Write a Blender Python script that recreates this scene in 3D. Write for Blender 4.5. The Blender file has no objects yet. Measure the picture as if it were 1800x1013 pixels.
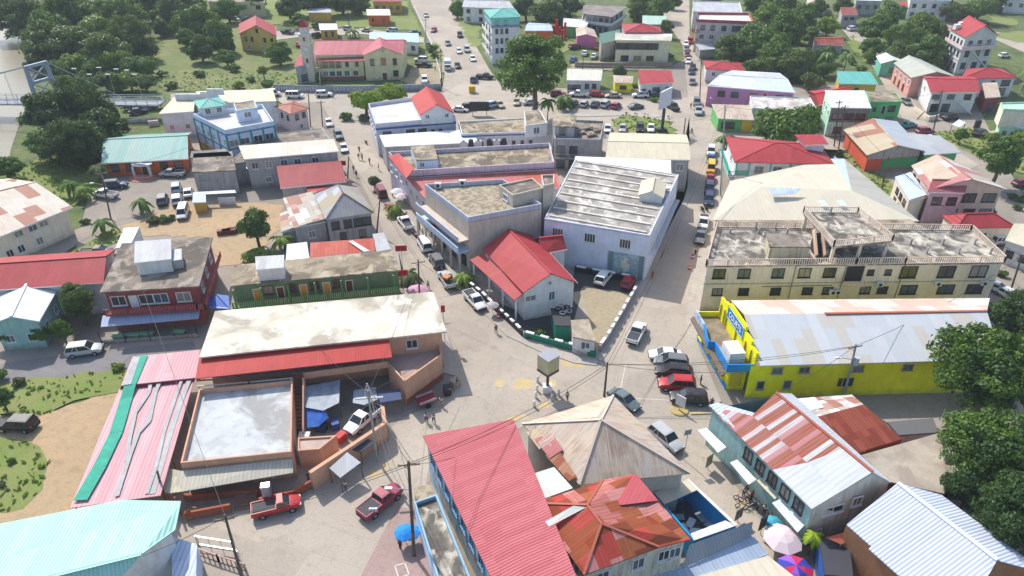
import bpy, bmesh, math, random
import numpy as np
from mathutils import Vector, Matrix
# ---------------------------------------------------------------- camera
sc=bpy.context.scene; C=sc.collection
F=1248.0;TH=math.radians(32);CH=65.0;CX,CY=900.0,506.5
cs,cc=math.sin(TH),math.cos(TH)
cam=bpy.data.objects.new('camera',bpy.data.cameras.new('camera')); C.objects.link(cam); sc.camera=cam
cam.location=(0,0,CH); cam.rotation_euler=(math.pi/2-TH,0,0)
cam.data.sensor_width=36; cam.data.lens=36*F/1800; cam.data.clip_end=4000; cam.data.clip_start=1
# ---------------------------------------------------------------- light
L=Vector((.54,-.8,-1.0)).normalized()          # direction the sunlight travels
elev=math.asin(-L.z); S=-L
w=bpy.data.worlds.new('World'); sc.world=w; w.use_nodes=True
nt=w.node_tree; bg=nt.nodes['Background']; sk=nt.nodes.new('ShaderNodeTexSky'); sk.sky_type='NISHITA'
sk.sun_disc=False; sk.sun_elevation=elev; sk.sun_rotation=math.atan2(S.x,S.y); sk.air_density=1.0; sk.dust_density=1.5
nt.links.new(sk.outputs[0],bg.inputs[0]); bg.inputs[1].default_value=0.15
sl=bpy.data.lights.new('sun','SUN'); sl.energy=3.2; sl.angle=math.radians(.5); sl.color=(1,.955,.88)
so=bpy.data.objects.new('sun',sl); C.objects.link(so); so.rotation_euler=L.to_track_quat('-Z','Y').to_euler(); so.location=(-60,90,120)
sc.view_settings.view_transform='Standard'; sc.view_settings.look='None'; sc.view_settings.gamma=1
sc.view_settings.exposure=0.68
sc.render.engine='CYCLES'
sc.cycles.max_bounces=5; sc.cycles.diffuse_bounces=3; sc.cycles.glossy_bounces=2; sc.cycles.transmission_bounces=2; sc.cycles.transparent_max_bounces=4
# ---------------------------------------------------------------- helpers
def G(px,py,z=0.0):
    a=(px-CX)/F;b=(py-CY)/F
    dx,dy,dz=a,cc-b*cs,-cs-b*cc
    t=(z-CH)/dz
    return Vector((dx*t,dy*t,z))
def depth(p): return p.y*cc-(p.z-CH)*cs
rnd=random.Random(7)
def set_tags(o,label=None,cat=None,group=None,kind=None):
    if label: o['label']=label
    if cat: o['category']=cat
    if group: o['group']=group
    if kind: o['kind']=kind
    return o
def empty(name,loc,label,cat,group=None,rz=0):
    o=bpy.data.objects.new(name,None); C.objects.link(o); o.empty_display_size=.5
    o.location=loc; o.rotation_euler=(0,0,rz); return set_tags(o,label,cat,group)
class MB:
    def __init__(s): s.v=[];s.f=[];s.m=[];s.uv=[]
    def face(s,pts,m=0,uv=None):
        i=len(s.v); pts=[Vector(p) for p in pts]; s.v+=pts; s.f.append(list(range(i,i+len(pts)))); s.m.append(m)
        if uv is None:
            n=Vector((0,0,0))
            for k in range(len(pts)):
                a=pts[k];b=pts[(k+1)%len(pts)]; n+=a.cross(b)
            if n.length<1e-9: n=Vector((0,0,1))
            n.normalize()
            if abs(n.z)>.995: u=(pts[1]-pts[0]); u.z=0
            else: u=Vector((-n.y,n.x,0))
            if u.length<1e-6:u=Vector((1,0,0))
            u.normalize(); v=n.cross(u)
            uv=[(p.dot(u),p.dot(v)) for p in pts]
        s.uv+=uv
    def box(s,c,sx,sy,sz,rz=0,m=0):
        c=Vector(c);ca,sa=math.cos(rz),math.sin(rz)
        X=Vector((ca,sa,0))*sx/2;Y=Vector((-sa,ca,0))*sy/2;Z=Vector((0,0,sz/2))
        s.obb(c,X,Y,Z,m)
    def obb(s,c,X,Y,Z,m=0):
        P=[c+a*X+b*Y+d*Z for d in(-1,1) for b in(-1,1) for a in(-1,1)]
        for q in((0,2,3,1),(4,5,7,6),(0,1,5,4),(2,6,7,3),(0,4,6,2),(1,3,7,5)): s.face([P[k] for k in q],m)
    def bar(s,a,b,w,h,m=0):
        a=Vector(a);b=Vector(b);d=b-a;l=d.length
        if l<1e-6:return
        d/=l; up=Vector((0,0,1)) if abs(d.z)<.95 else Vector((0,1,0))
        x=d.cross(up).normalized(); y=x.cross(d)
        s.obb((a+b)/2,x*w/2,d*l/2,y*h/2,m)
    def prism(s,pts,z0,z1,mt=0,ms=0,bottom=False):
        n=len(pts); lo=[Vector((p[0],p[1],z0)) for p in pts]; hi=[Vector((p[0],p[1],z1)) for p in pts]
        s.face(hi,mt)
        for k in range(n): s.face([lo[k],lo[(k+1)%n],hi[(k+1)%n],hi[k]],ms)
        if bottom: s.face(lo[::-1],ms)
    def slab(s,pts,t,mt=0,ms=None):
        ms=mt if ms is None else ms
        pts=[Vector(p) for p in pts]; n=len(pts); lo=[p-Vector((0,0,t)) for p in pts]
        ar=sum((pts[k].x*pts[(k+1)%n].y-pts[(k+1)%n].x*pts[k].y) for k in range(n))
        if ar<0: pts=pts[::-1];lo=lo[::-1]
        s.face(pts,mt); s.face(lo[::-1],ms)
        for k in range(n): s.face([lo[k],lo[(k+1)%n],pts[(k+1)%n],pts[k]],ms)
    def tube(s,a,b,r,r2=None,n=8,m=0,cap=True):
        a=Vector(a);b=Vector(b);d=(b-a);r2=r if r2 is None else r2
        if d.length<1e-6:return
        d.normalize(); x=d.orthogonal().normalized(); y=d.cross(x)
        A=[a+(x*math.cos(t)+y*math.sin(t))*r for t in [2*math.pi*k/n for k in range(n)]]
        B=[b+(x*math.cos(t)+y*math.sin(t))*r2 for t in [2*math.pi*k/n for k in range(n)]]
        for k in range(n): s.face([A[k],A[(k+1)%n],B[(k+1)%n],B[k]],m)
        if cap: s.face(A[::-1],m); s.face(B,m)
    def build(s,name,mats,parent=None,smooth=False,label=None):
        me=bpy.data.meshes.new(name)
        off=parent.location if (parent is not None and parent.parent is None) else Vector((0,0,0))
        if parent is not None and parent.parent is not None: off=parent.parent.location
        me.from_pydata([tuple(p-off) for p in s.v],[],s.f)
        if not isinstance(mats,(list,tuple)): mats=[mats]
        for m in mats: me.materials.append(m)
        me.polygons.foreach_set('material_index',s.m)
        l=me.uv_layers.new(name='UVMap'); l.data.foreach_set('uv',[c for t in s.uv for c in t])
        if smooth: me.polygons.foreach_set('use_smooth',[True]*len(s.f))
        me.update()
        o=bpy.data.objects.new(name,me); C.objects.link(o)
        if parent is not None: o.parent=parent
        if label: o['label']=label
        return o
# ---------------------------------------------------------------- materials
_mc={}
class N:
    def __init__(s,name):
        s.m=bpy.data.materials.new(name); s.m.use_nodes=True; s.t=s.m.node_tree; s.b=s.t.nodes['Principled BSDF']
    def n(s,t,**k):
        o=s.t.nodes.new(t)
        for a,b in k.items():
            if a[0]=='i' and a[1:].isdigit(): o.inputs[int(a[1:])].default_value=b
            else: setattr(o,a,b)
        return o
    def l(s,a,b): s.t.links.new(a,b)
    def noise(s,co,scale,det=4,rough=.55,dist=0):
        o=s.n('ShaderNodeTexNoise'); o.inputs['Scale'].default_value=scale;o.inputs['Detail'].default_value=det;o.inputs['Roughness'].default_value=rough;o.inputs['Distortion'].default_value=dist
        s.l(co,o.inputs['Vector']); return o.outputs['Fac']
    def ramp(s,fac,stops,const=False):
        r=s.n('ShaderNodeValToRGB'); e=r.color_ramp
        if const:e.interpolation='CONSTANT'
        while len(e.elements)<len(stops): e.elements.new(.5)
        for k,(p,c) in enumerate(stops):
            e.elements[k].position=p; e.elements[k].color=c if len(c)==4 else (*c,1)
        s.l(fac,r.inputs[0]); return r.outputs[0]
    def mix(s,f,a,b,mode='MIX'):
        o=s.n('ShaderNodeMix',data_type='RGBA',blend_type=mode)
        for i,v in((0,f),(6,a),(7,b)):
            if isinstance(v,(int,float)): o.inputs[i].default_value=v
            elif isinstance(v,(tuple,list)): o.inputs[i].default_value=(*v,1) if len(v)==3 else v
            else: s.l(v,o.inputs[i])
        return o.outputs[2]
    def math(s,op,a,b=0):
        o=s.n('ShaderNodeMath',operation=op)
        for i,v in((0,a),(1,b)):
            if isinstance(v,(int,float)): o.inputs[i].default_value=v
            else: s.l(v,o.inputs[i])
        return o.outputs[0]
    def pos(s,sc=(1,1,1)):
        g=s.n('ShaderNodeNewGeometry'); m=s.n('ShaderNodeMapping'); m.inputs['Scale'].default_value=sc; s.l(g.outputs['Position'],m.inputs[0]); return m.outputs[0]
    def uv(s,sc=(1,1,1)):
        g=s.n('ShaderNodeUVMap'); m=s.n('ShaderNodeMapping'); m.inputs['Scale'].default_value=sc; s.l(g.outputs[0],m.inputs[0]); return m.outputs[0]
    def out(s,col,rough=.8,bump=None,bs=.3,bd=.05,metal=0,spec=.3):
        if isinstance(col,tuple): s.b.inputs['Base Color'].default_value=(*col,1)
        else: s.l(col,s.b.inputs['Base Color'])
        s.b.inputs['Roughness'].default_value=rough; s.b.inputs['Metallic'].default_value=metal; s.b.inputs['Specular IOR Level'].default_value=spec
        if bump is not None:
            b=s.n('ShaderNodeBump'); b.inputs['Strength'].default_value=bs;b.inputs['Distance'].default_value=bd; s.l(bump,b.inputs['Height']); s.l(b.outputs[0],s.b.inputs['Normal'])
        return s.m
def memo(f):
    def g(*a,**k):
        key=(f.__name__,repr(a),repr(sorted(k.items())))
        if key not in _mc: _mc[key]=f(*a,**k)
        return _mc[key]
    return g
def sh(c,f): return tuple(max(0,min(1,x*f)) for x in c)
@memo
def plain(name,c,rough=.6,metal=0):
    n=N(name); return n.out(tuple(c),rough,metal=metal)
@memo
def wallm(name,c,dirt=.35,block=False):
    "painted masonry or boards: mottled paint, rain streaks running down"
    c=tuple(min(.8,x*1.12) for x in c)
    n=N(name); p=n.pos(); st=n.noise(n.pos((1.6,1.6,.22)),1.2,5,.65); mo=n.noise(p,.5,4,.6); fi=n.noise(p,5,3)
    col=n.mix(n.ramp(mo,[(.35,(0,0,0)),(.7,(1,1,1))]),sh(c,.9),sh(c,1.07))
    col=n.mix(n.math('MULTIPLY',n.ramp(st,[(.46,(0,0,0)),(.68,(1,1,1))]),min(1,dirt*1.5)),col,tuple(x*.42+.04 for x in c))
    zz=n.n('ShaderNodeSeparateXYZ'); n.l(p,zz.inputs[0]); ds=n.math('MULTIPLY',n.ramp(n.math('ADD',n.math('MULTIPLY',zz.outputs[2],.35),n.math('MULTIPLY',n.noise(p,1.1,4),.8)),[(.35,(1,1,1)),(.75,(0,0,0))]),min(1,.3+dirt))
    col=n.mix(ds,col,(.2,.16,.12))
    col=n.mix(.12,col,fi,'OVERLAY')
    return n.out(col,.75,fi,.15,.02)
@memo
def conc(name,c,stain=(.05,.045,.04),amt=.5,scale=.25,rough=.9,light=None,thr=.5):
    "weathered concrete with blotches of its own"
    n=N(name); p=n.pos(); a=n.noise(p,scale,5,.55,.6); b=n.noise(p,scale*3.0,5,.6,.5); wt=n.noise(n.pos((1.3,.8,1)),scale*1.7,5,.6,.8); f=n.noise(p,9,3,.6); d=n.noise(p,scale*.45,3)
    col=n.mix(n.ramp(d,[(.3,(0,0,0)),(.7,(1,1,1))]),sh(c,.85),light or sh(c,1.12))
    col=n.mix(n.math('MULTIPLY',n.ramp(a,[(thr-.05,(0,0,0)),(thr+.07,(1,1,1))]),amt),col,stain)
    col=n.mix(n.math('MULTIPLY',n.ramp(b,[(.47,(0,0,0)),(.6,(1,1,1))]),amt*.7),col,tuple((x+y)/2 for x,y in zip(c,stain)))
    if light: col=n.mix(n.math('MULTIPLY',n.ramp(wt,[(.53,(0,0,0)),(.62,(1,1,1))]),.7),col,tuple(min(.75,x*1.25) for x in light))
    col=n.mix(.25,col,f,'OVERLAY')
    return n.out(col,rough,f,.3,.02)
@memo
def corr(name,cols,pitch=.5,panel=(.9,3.2),rust=.25,groove=.25,rough=.55,rustc=(.2,.055,.022),seed=0,streak=.3,bump=.3):
    "ribbed roof sheets laid side by side; every sheet takes one of the given colours"
    n=N(name); uvm=n.uv(); 
    br=n.n('ShaderNodeTexBrick'); br.offset=.37; br.inputs['Color1'].default_value=(0,0,0,1);br.inputs['Color2'].default_value=(1,1,1,1);br.inputs['Mortar'].default_value=(.5,.5,.5,1)
    br.inputs['Scale'].default_value=1;br.inputs['Mortar Size'].default_value=.0;br.inputs['Brick Width'].default_value=panel[1];br.inputs['Row Height'].default_value=panel[0]
    sp=n.n('ShaderNodeSeparateXYZ'); n.l(uvm,sp.inputs[0]); cb=n.n('ShaderNodeCombineXYZ'); n.l(n.math('ADD',sp.outputs[1],seed*7.3),cb.inputs[0]); n.l(n.math('ADD',sp.outputs[0],seed*3.1),cb.inputs[1]); n.l(cb.outputs[0],br.inputs['Vector'])
    k=len(cols); col=n.ramp(br.outputs['Color'],[(i/k,c) for i,c in enumerate(cols)],True) if k>1 else None
    if col is None:
        col=n.mix(br.outputs['Color'],sh(cols[0],.93),sh(cols[0],1.05))
    p=n.pos(); big=n.noise(p,.22,6,.65,.3)
    stv=n.n('ShaderNodeMapping'); stv.inputs['Scale'].default_value=(3.0,.25,1); n.l(uvm,stv.inputs[0]); st=n.noise(stv.outputs[0],1,5,.6)
    m=n.math('MULTIPLY',n.ramp(n.math('ADD',n.math('MULTIPLY',big,.5),n.math('MULTIPLY',st,.5)),[(.5,(0,0,0)),(.66,(1,1,1))]),rust)
    col=n.mix(m,col,rustc)
    col=n.mix(n.math('MULTIPLY',n.ramp(st,[(.4,(0,0,0)),(.75,(1,1,1))]),streak),col,tuple(x*.55 for x in cols[0]))
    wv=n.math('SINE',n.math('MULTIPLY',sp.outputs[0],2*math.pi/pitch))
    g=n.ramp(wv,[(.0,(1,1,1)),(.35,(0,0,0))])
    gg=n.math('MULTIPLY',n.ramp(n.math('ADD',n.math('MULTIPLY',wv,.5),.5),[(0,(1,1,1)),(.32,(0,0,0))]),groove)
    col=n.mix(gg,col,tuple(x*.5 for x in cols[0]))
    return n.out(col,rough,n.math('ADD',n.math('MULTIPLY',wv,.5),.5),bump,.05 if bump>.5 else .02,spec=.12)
@memo
def leafm(name,a,b,c):
    n=N(name); g=n.n('ShaderNodeNewGeometry'); big=n.noise(g.outputs['Position'],.35,3)
    r=g.outputs['Random Per Island']
    col=n.mix(n.ramp(big,[(.35,(0,0,0)),(.65,(1,1,1))]),a,b); col=n.mix(n.ramp(r,[(.55,(0,0,0)),(1,(1,1,1))]),col,c)
    n.out(col,.55,spec=.25); tr=n.n('ShaderNodeBsdfTranslucent'); n.l(n.mix(.5,col,(.25,.4,.03)),tr.inputs[0])
    ms=n.n('ShaderNodeMixShader'); ms.inputs[0].default_value=.22; n.l(n.b.outputs[0],ms.inputs[1]); n.l(tr.outputs[0],ms.inputs[2])
    n.l(ms.outputs[0],n.t.nodes['Material Output'].inputs[0]); return n.m
@memo
def objpaint(name,rough=.42,coat=.12,spec=.35):
    n=N(name); oi=n.n('ShaderNodeObjectInfo'); f=n.noise(n.pos(),1.3,3)
    col=n.mix(n.math('MULTIPLY',n.ramp(f,[(.45,(0,0,0)),(.8,(1,1,1))]),.2),oi.outputs['Color'],(.25,.21,.17))
    n.out(col,rough,spec=spec); n.b.inputs['Coat Weight'].default_value=coat; return n.m
@memo
def glassm(name='dark_glass',c=(.02,.025,.03)):
    n=N(name); f=n.noise(n.pos(),.9,2); n.out(n.mix(f,c,tuple(x*2+.015 for x in c)),.12,spec=.6); return n.m
GL=glassm(); GLS=[GL,GL,glassm('blue_glass',(.04,.06,.085)),glassm('curtained_glass',(.16,.15,.13)),glassm('grey_glass',(.07,.075,.08))];  FRW=plain('white_frame',(.7,.7,.68)); FRB=plain('brown_frame',(.12,.05,.03)); FRK=plain('dark_frame',(.03,.03,.035))  # the bluish pane has a reflection put into its base colour
TIM=plain('timber',(.16,.11,.07)); METAL=plain('galvanised',(.45,.46,.47),.4,.6)
# ---------------------------------------------------------------- ground zones
GZ=[]
def zone(name,pts,z,m,kind='structure',thick=None,label=None,cat=None,group=None):
    b=MB(); q=[G(x,y,z) for x,y in pts]
    if name in('grass','dirt_lot','gravel_lot'):
        qq=[]
        for a,c_ in zip(q,q[1:]+q[:1]):
            l=(c_-a).length; k=max(1,min(60,int(l/1.6)))
            for i in range(k):
                v=a+(c_-a)*i/k; j=min(1.1,l*.05)+.25; qq.append(v+Vector((rnd.uniform(-j,j),rnd.uniform(-j,j),0)) if i else v)
        q=qq
    ar=sum(q[k].x*q[(k+1)%len(q)].y-q[(k+1)%len(q)].x*q[k].y for k in range(len(q)))
    if ar<0:q=q[::-1]
    if name=='grass': GZ.append((q,z))
    if thick: b.prism(q,z-thick,z)
    else: b.face(q)
    o=b.build(name,m); 
    bm=bmesh.new(); bm.from_mesh(o.data); bmesh.ops.triangulate(bm,faces=bm.faces[:]); bm.to_mesh(o.data); bm.free()
    if kind:o['kind']=kind
    set_tags(o,label,cat,group); return o
@memo
def groundm(name,a,b,c,scale=.08,f=.3):
    n=N(name); p=n.pos(); x=n.noise(p,scale,6,.65); y=n.noise(p,scale*6,5,.7); z=n.noise(p,3,4,.7)
    col=n.mix(n.ramp(x,[(.38,(0,0,0)),(.6,(1,1,1))]),a,b); col=n.mix(n.ramp(y,[(.5,(0,0,0)),(.68,(1,1,1))]),col,c); col=n.mix(f,col,z,'OVERLAY')
    return n.out(col,.95,z,.5,.06)
@memo
def roadm(name,c,joint=4.5,crack=.16,rot=0.35):
    n=N(name); p=n.pos(); big=n.noise(p,.06,5,.6); mid=n.noise(p,.35,7,.7,.5); fine=n.noise(p,5,4,.7)
    col=n.mix(n.ramp(big,[(.35,(0,0,0)),(.65,(1,1,1))]),sh(c,.88),sh(c,1.1))
    col=n.mix(n.math('MULTIPLY',n.ramp(mid,[(.52,(0,0,0)),(.75,(1,1,1))]),.4),col,tuple(x*.55 for x in c))
    pv=n.n('ShaderNodeTexVoronoi',feature='F1',distance='CHEBYCHEV'); pv.inputs['Scale'].default_value=.07; pm=n.n('ShaderNodeMapping'); pm.inputs['Rotation'].default_value=(0,0,rot); n.l(p,pm.inputs[0]); n.l(pm.outputs[0],pv.inputs['Vector']); ps=n.n('ShaderNodeSeparateColor'); n.l(pv.outputs['Color'],ps.inputs[0])
    col=n.mix(n.math('MULTIPLY',n.ramp(ps.outputs[0],[(.62,(0,0,0)),(.66,(1,1,1))]),.28),col,tuple(x*.62+.02 for x in c)); col=n.mix(n.math('MULTIPLY',n.ramp(ps.outputs[1],[(.8,(0,0,0)),(.82,(1,1,1))]),.3),col,tuple(min(.6,x*1.25) for x in c))
    oil=n.noise(n.pos((1,1,1)),.9,5,.7,.8); col=n.mix(n.math('MULTIPLY',n.ramp(oil,[(.56,(0,0,0)),(.68,(1,1,1))]),.35),col,tuple(x*.45 for x in c))
    vo=n.n('ShaderNodeTexVoronoi',feature='DISTANCE_TO_EDGE'); vo.inputs['Scale'].default_value=.16
    wp=n.n('ShaderNodeVectorMath',operation='ADD'); n.l(p,wp.inputs[0]); nn=n.n('ShaderNodeTexNoise'); nn.inputs['Scale'].default_value=.5; n.l(p,nn.inputs['Vector']); n.l(nn.outputs['Color'],wp.inputs[1]); n.l(wp.outputs[0],vo.inputs['Vector'])
    ck=n.ramp(vo.outputs['Distance'],[(0,(1,1,1)),(.007,(0,0,0))])
    mp=n.n('ShaderNodeMapping'); mp.inputs['Rotation'].default_value=(0,0,rot); n.l(p,mp.inputs[0])
    br=n.n('ShaderNodeTexBrick'); br.offset=0; br.inputs['Scale'].default_value=1;br.inputs['Mortar Size'].default_value=.03;br.inputs['Brick Width'].default_value=joint;br.inputs['Row Height'].default_value=joint*.8
    br.inputs['Color1'].default_value=(0,0,0,1);br.inputs['Color2'].default_value=(.0,.0,.0,1);br.inputs['Mortar'].default_value=(1,1,1,1); n.l(mp.outputs[0],br.inputs['Vector'])
    col=n.mix(n.math('MULTIPLY',br.outputs['Color'],.3),col,tuple(x*.5 for x in c))
    col=n.mix(n.math('MULTIPLY',ck,crack),col,tuple(x*.4 for x in c)); col=n.mix(.25,col,fine,'OVERLAY')
    return n.out(col,.9,fine,.2,.02)
# ---------------------------------------------------------------- buildings
def win_part(b,root,A,B,t,z,w,h,fm,name='window',nx=2):
    d=(B-A).normalized(); n=Vector((d.y,-d.x,0)); c=A+(B-A)*t; c.z=z+h/2
    m=MB(); up=Vector((0,0,1)); fw=.09
    for s in(-1,1): m.obb(c+d*s*w/2+n*.04,d*fw/2,n*.08,up*(h/2+fw/2))
    for s in(-1,1): m.obb(c+up*s*h/2+n*.04,d*(w/2-fw/2),n*.075,up*fw/2)
    for k in range(1,nx): m.obb(c+d*(-w/2+w*k/nx)+n*.035,d*.035,n*.05,up*(h/2-fw/2))
    m.obb(c-up*(h/2+.12)+n*.1,d*(w/2+.12),n*.14,up*.04)
    f=m.build(name,fm,root)
    p=MB(); q=[c-d*(w/2)-up*h/2+n*.02,c+d*(w/2)-up*h/2+n*.02,c+d*(w/2)+up*h/2+n*.02,c-d*(w/2)+up*h/2+n*.02]; p.face(q); p.build('pane',rnd.choice(GLS),f)
    return f
DOORM={}
def door_part(root,A,B,t,w=1.0,h=2.1,z=0,m=None,name='door'):
    d=(B-A).normalized(); n=Vector((d.y,-d.x,0)); c=A+(B-A)*t; c.z=z+h/2; up=Vector((0,0,1))
    k=MB(); k.obb(c+n*.03,d*w/2,n*.04,up*h/2); o=k.build(name,m or FRB,root)
    j=MB(); 
    for s in(-1,1): j.obb(c+n*.05+d*s*(w/2+.05),d*.05,n*.07,up*h/2)
    j.obb(c+n*.05+up*(h/2+.05),d*(w/2+.1),n*.07,up*.05); j.build('door_frame',FRW,o)
def para(c,z):
    q=[G(*p,z) if p is not None else None for p in c]
    if len(q)==3:q.append(None)
    if q[3] is None:q[3]=q[0]+q[2]-q[1]
    if q[2] is None:q[2]=q[3]+q[1]-q[0]
    if q[1] is None:q[1]=q[0]+q[2]-q[3]
    if q[0] is None:q[0]=q[1]+q[3]-q[2]
    return q
def inset(q,o):
    n=len(q); r=[]
    for k in range(n):
        a=q[k-1];b=q[k];c=q[(k+1)%n]; d1=(b-a).normalized(); d2=(c-b).normalized()
        n1=Vector((-d1.y,d1.x,0));n2=Vector((-d2.y,d2.x,0)); den=1+n1.dot(n2)
        r.append(b+(n1+n2)*(o/max(den,.3)))
    return r
class Ctx: pass
def house(name,label,cat,c,h,roof,wm,rm,rise=1.5,o=.45,wins=(),doors=(),z0=0,par=.6,group=None,fm=None,inr=None,bands=(),ridge=None,ax=0,edge=2,bandm=None,hipi=.5,th=.14,parm=None,trim=None,nx=2):
    if ridge is not None:      # eave pair + ridge pair: the far eave mirrors the near one
        a,b_=G(*c[0],h),G(*c[1],h); ra,rb=G(*ridge[0],h+rise),G(*ridge[1],h+rise)
        q=[a,b_,2*rb-b_,2*ra-a]
        for v in q:v.z=h
        ax=0
    else: q=para(c,h)
    x=Ctx(); x.q=q; wq=inset(q,o) if o else [v.copy() for v in q]; x.w=wq; x.h=h
    cen=sum(q,Vector())/len(q)
    r=empty(name,(cen.x,cen.y,z0),label,cat,group); x.root=r
    W=MB(); n=len(q); R=MB(); up=Vector((0,0,1))
    def Z(v,z): return Vector((v.x,v.y,z))
    hw=h-.02
    tops=[hw]*n
    if roof=='shed':
        tops=[hw,hw,hw,hw]; tops[edge]=hw+rise*.95; tops[(edge+1)%n]=hw+rise*.95
    for k in range(n):
        W.face([Z(wq[k],z0-.3),Z(wq[(k+1)%n],z0-.3),Z(wq[(k+1)%n],tops[(k+1)%n]-.1),Z(wq[k],tops[k]-.1)])
    if roof=='flat':
        R.slab([Z(v,h) for v in q],.22)
        if par>0:
            pm=MB(); qi=inset(q,.2)
            for k in range(n):
                a,b_=q[k],q[(k+1)%n];ai,bi=qi[k],qi[(k+1)%n]
                z1=h+par
                pm.face([Z(a,h-.25),Z(b_,h-.25),Z(b_,z1),Z(a,z1)]); pm.face([Z(a,z1),Z(b_,z1),Z(bi,z1),Z(ai,z1)]); pm.face([Z(ai,z1),Z(bi,z1),Z(bi,h+.01),Z(ai,h+.01)])
            pm.build('parapet',parm or wm,r)
            R=MB(); R.face([Z(v,h+.02) for v in inset(q,.19)])
    elif roof=='gable':
        g=q if ax==0 else q[1:]+q[:1]; gw=wq if ax==0 else wq[1:]+wq[:1]
        ma=(g[0]+g[3])/2; mb=(g[1]+g[2])/2; ma=Z(ma,h+rise); mb=Z(mb,h+rise)
        R.slab([Z(g[0],h),Z(g[1],h),mb,ma],th); R.slab([Z(g[2],h),Z(g[3],h),ma,mb],th)
        cap=MB(); cap.bar(ma+up*.03,mb+up*.03,.4,.1); cap.build('ridge_cap',rm,r)
        wd=(g[0]-g[3]).length; f=1-2*o/wd
        for a,b_ in((gw[1],gw[2]),(gw[3],gw[0])):
            m=(a+b_)/2; W.face([Z(a,hw-.1),Z(b_,hw-.1),Z(m,h+rise*1.0-.16)])
        x.ra,x.rb=ma,mb
    elif roof=='hip':
        g=q if ax==0 else q[1:]+q[:1]
        ma=(g[0]+g[3])/2; mb=(g[1]+g[2])/2; l=(mb-ma).length; wd=(g[0]-g[3]).length; ii=min(.499,hipi*wd/l) if l>0 else .5
        a=Z(ma+(mb-ma)*ii,h+rise); b_=Z(mb-(mb-ma)*ii,h+rise)
        R.slab([Z(g[0],h),Z(g[1],h),b_,a],th); R.slab([Z(g[2],h),Z(g[3],h),a,b_],th)
        R.slab([Z(g[1],h),Z(g[2],h),b_],th); R.slab([Z(g[3],h),Z(g[0],h),a],th)
        cap=MB()
        for s,e in((g[0],a),(g[3],a),(g[1],b_),(g[2],b_)): cap.bar(Z(s,h+.03),e+up*.03,.25,.08)
        cap.bar(a+up*.03,b_+up*.03,.3,.08); cap.build('ridge_cap',trim or rm,r)
    elif roof=='shed':
        t=[h]*n; t[edge]=h+rise; t[(edge+1)%n]=h+rise
        R.slab([Z(q[k],t[k]) for k in range(n)],th)
    W.build('wall',wm,r); 
    if roof: 
        x.roof=R.build('roof',rm,r)
        if roof in('gable','shed') and o>.1:
            fb=MB()
            for v0,v1 in([(q[0],q[1])] if ax==0 else [(q[1],q[2])]): fb.bar(Z(v0,h-.12)+(Z(v0,0)-Z(cen,0)).normalized()*.05,Z(v1,h-.12)+(Z(v1,0)-Z(cen,0)).normalized()*.05,.05,.2)
            fb.build('fascia',FRW,r)
    for (e,num,sill,ww,hh,*rest) in wins:
        A,B=wq[e%n],wq[(e+1)%n]; ts=num if isinstance(num,(list,tuple)) else [(k+.5)/num for k in range(num)]
        for t in ts: win_part(None,r,A,B,t,sill,ww,hh,rest[0] if rest else (fm or FRW),nx=nx)
    for (e,t,*rest) in doors:
        A,B=wq[e%n],wq[(e+1)%n]; door_part(r,A,B,t,*rest)
    for (z,t_) in bands:
        b=MB()
        for k in range(n):
            A,B=wq[k],wq[(k+1)%n]; d=(B-A).normalized(); nn=Vector((d.y,-d.x,0))
            b.obb(Z((A+B)/2,z)+nn*.05,d*((B-A).length/2+.09),nn*.06,up*t_/2)
        b.build('floor_band',bandm or FRW,r)
    return x
def part_poly(root,name,pts,m,t=.1,label=None):
    b=MB(); b.slab([G(*p) for p in pts],t); return b.build(name,m,root,label=label)
def pillars(root,pts,z0,z1,w,m,name='post'):
    for p in pts:
        b=MB(); v=p if isinstance(p,Vector) else G(*p); b.box((v.x,v.y,(z0+z1)/2),w,w,z1-z0); b.build(name,m,root)
def rail(root,pts,z,h,m,kind='bal',sp=.28,name='railing',rm=None):
    "pts: world points along the deck edge"
    b=MB(); up=Vector((0,0,1))
    for a,c in zip(pts,pts[1:]):
        a=Vector((a.x,a.y,z));c=Vector((c.x,c.y,z)); l=(c-a).length
        if kind=='solid': b.bar(a+up*h/2,c+up*h/2,.14,h); b.bar(a+up*(h+.03),c+up*(h+.03),.22,.08); continue
        b.bar(a+up*h,c+up*h,.13,.1,1); b.bar(a+up*.08,c+up*.08,.14,.14,1)
        k=max(1,int(l/sp))
        for i in range(k+1):
            p=a+(c-a)*i/k; b.bar(p+up*.1,p+up*(h-.05),.1 if kind=='bal' else .05,.1 if kind=='bal' else .05)
        k=max(1,int(l/3.2))
        for i in range(k+1):
            p=a+(c-a)*i/k; b.bar(p,p+up*(h+.08),.18,.18,1)
    return b.build(name,[m,rm or m],root)
def thing_poly(name,label,cat,pts,m,t=.1,group=None,posts=(),pm=None,z0=0):
    q=[G(*p) for p in pts]; cen=sum(q,Vector())/len(q); r=empty(name,(cen.x,cen.y,z0),label,cat,group)
    b=MB(); b.slab(q,t); b.build('roof',m,r)
    for p in posts:
        v=G(*p); b=MB(); b.box((v.x,v.y,(z0+v.z)/2),.12,.12,v.z-z0); b.build('post',pm or TIM,r)
    return r
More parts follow.
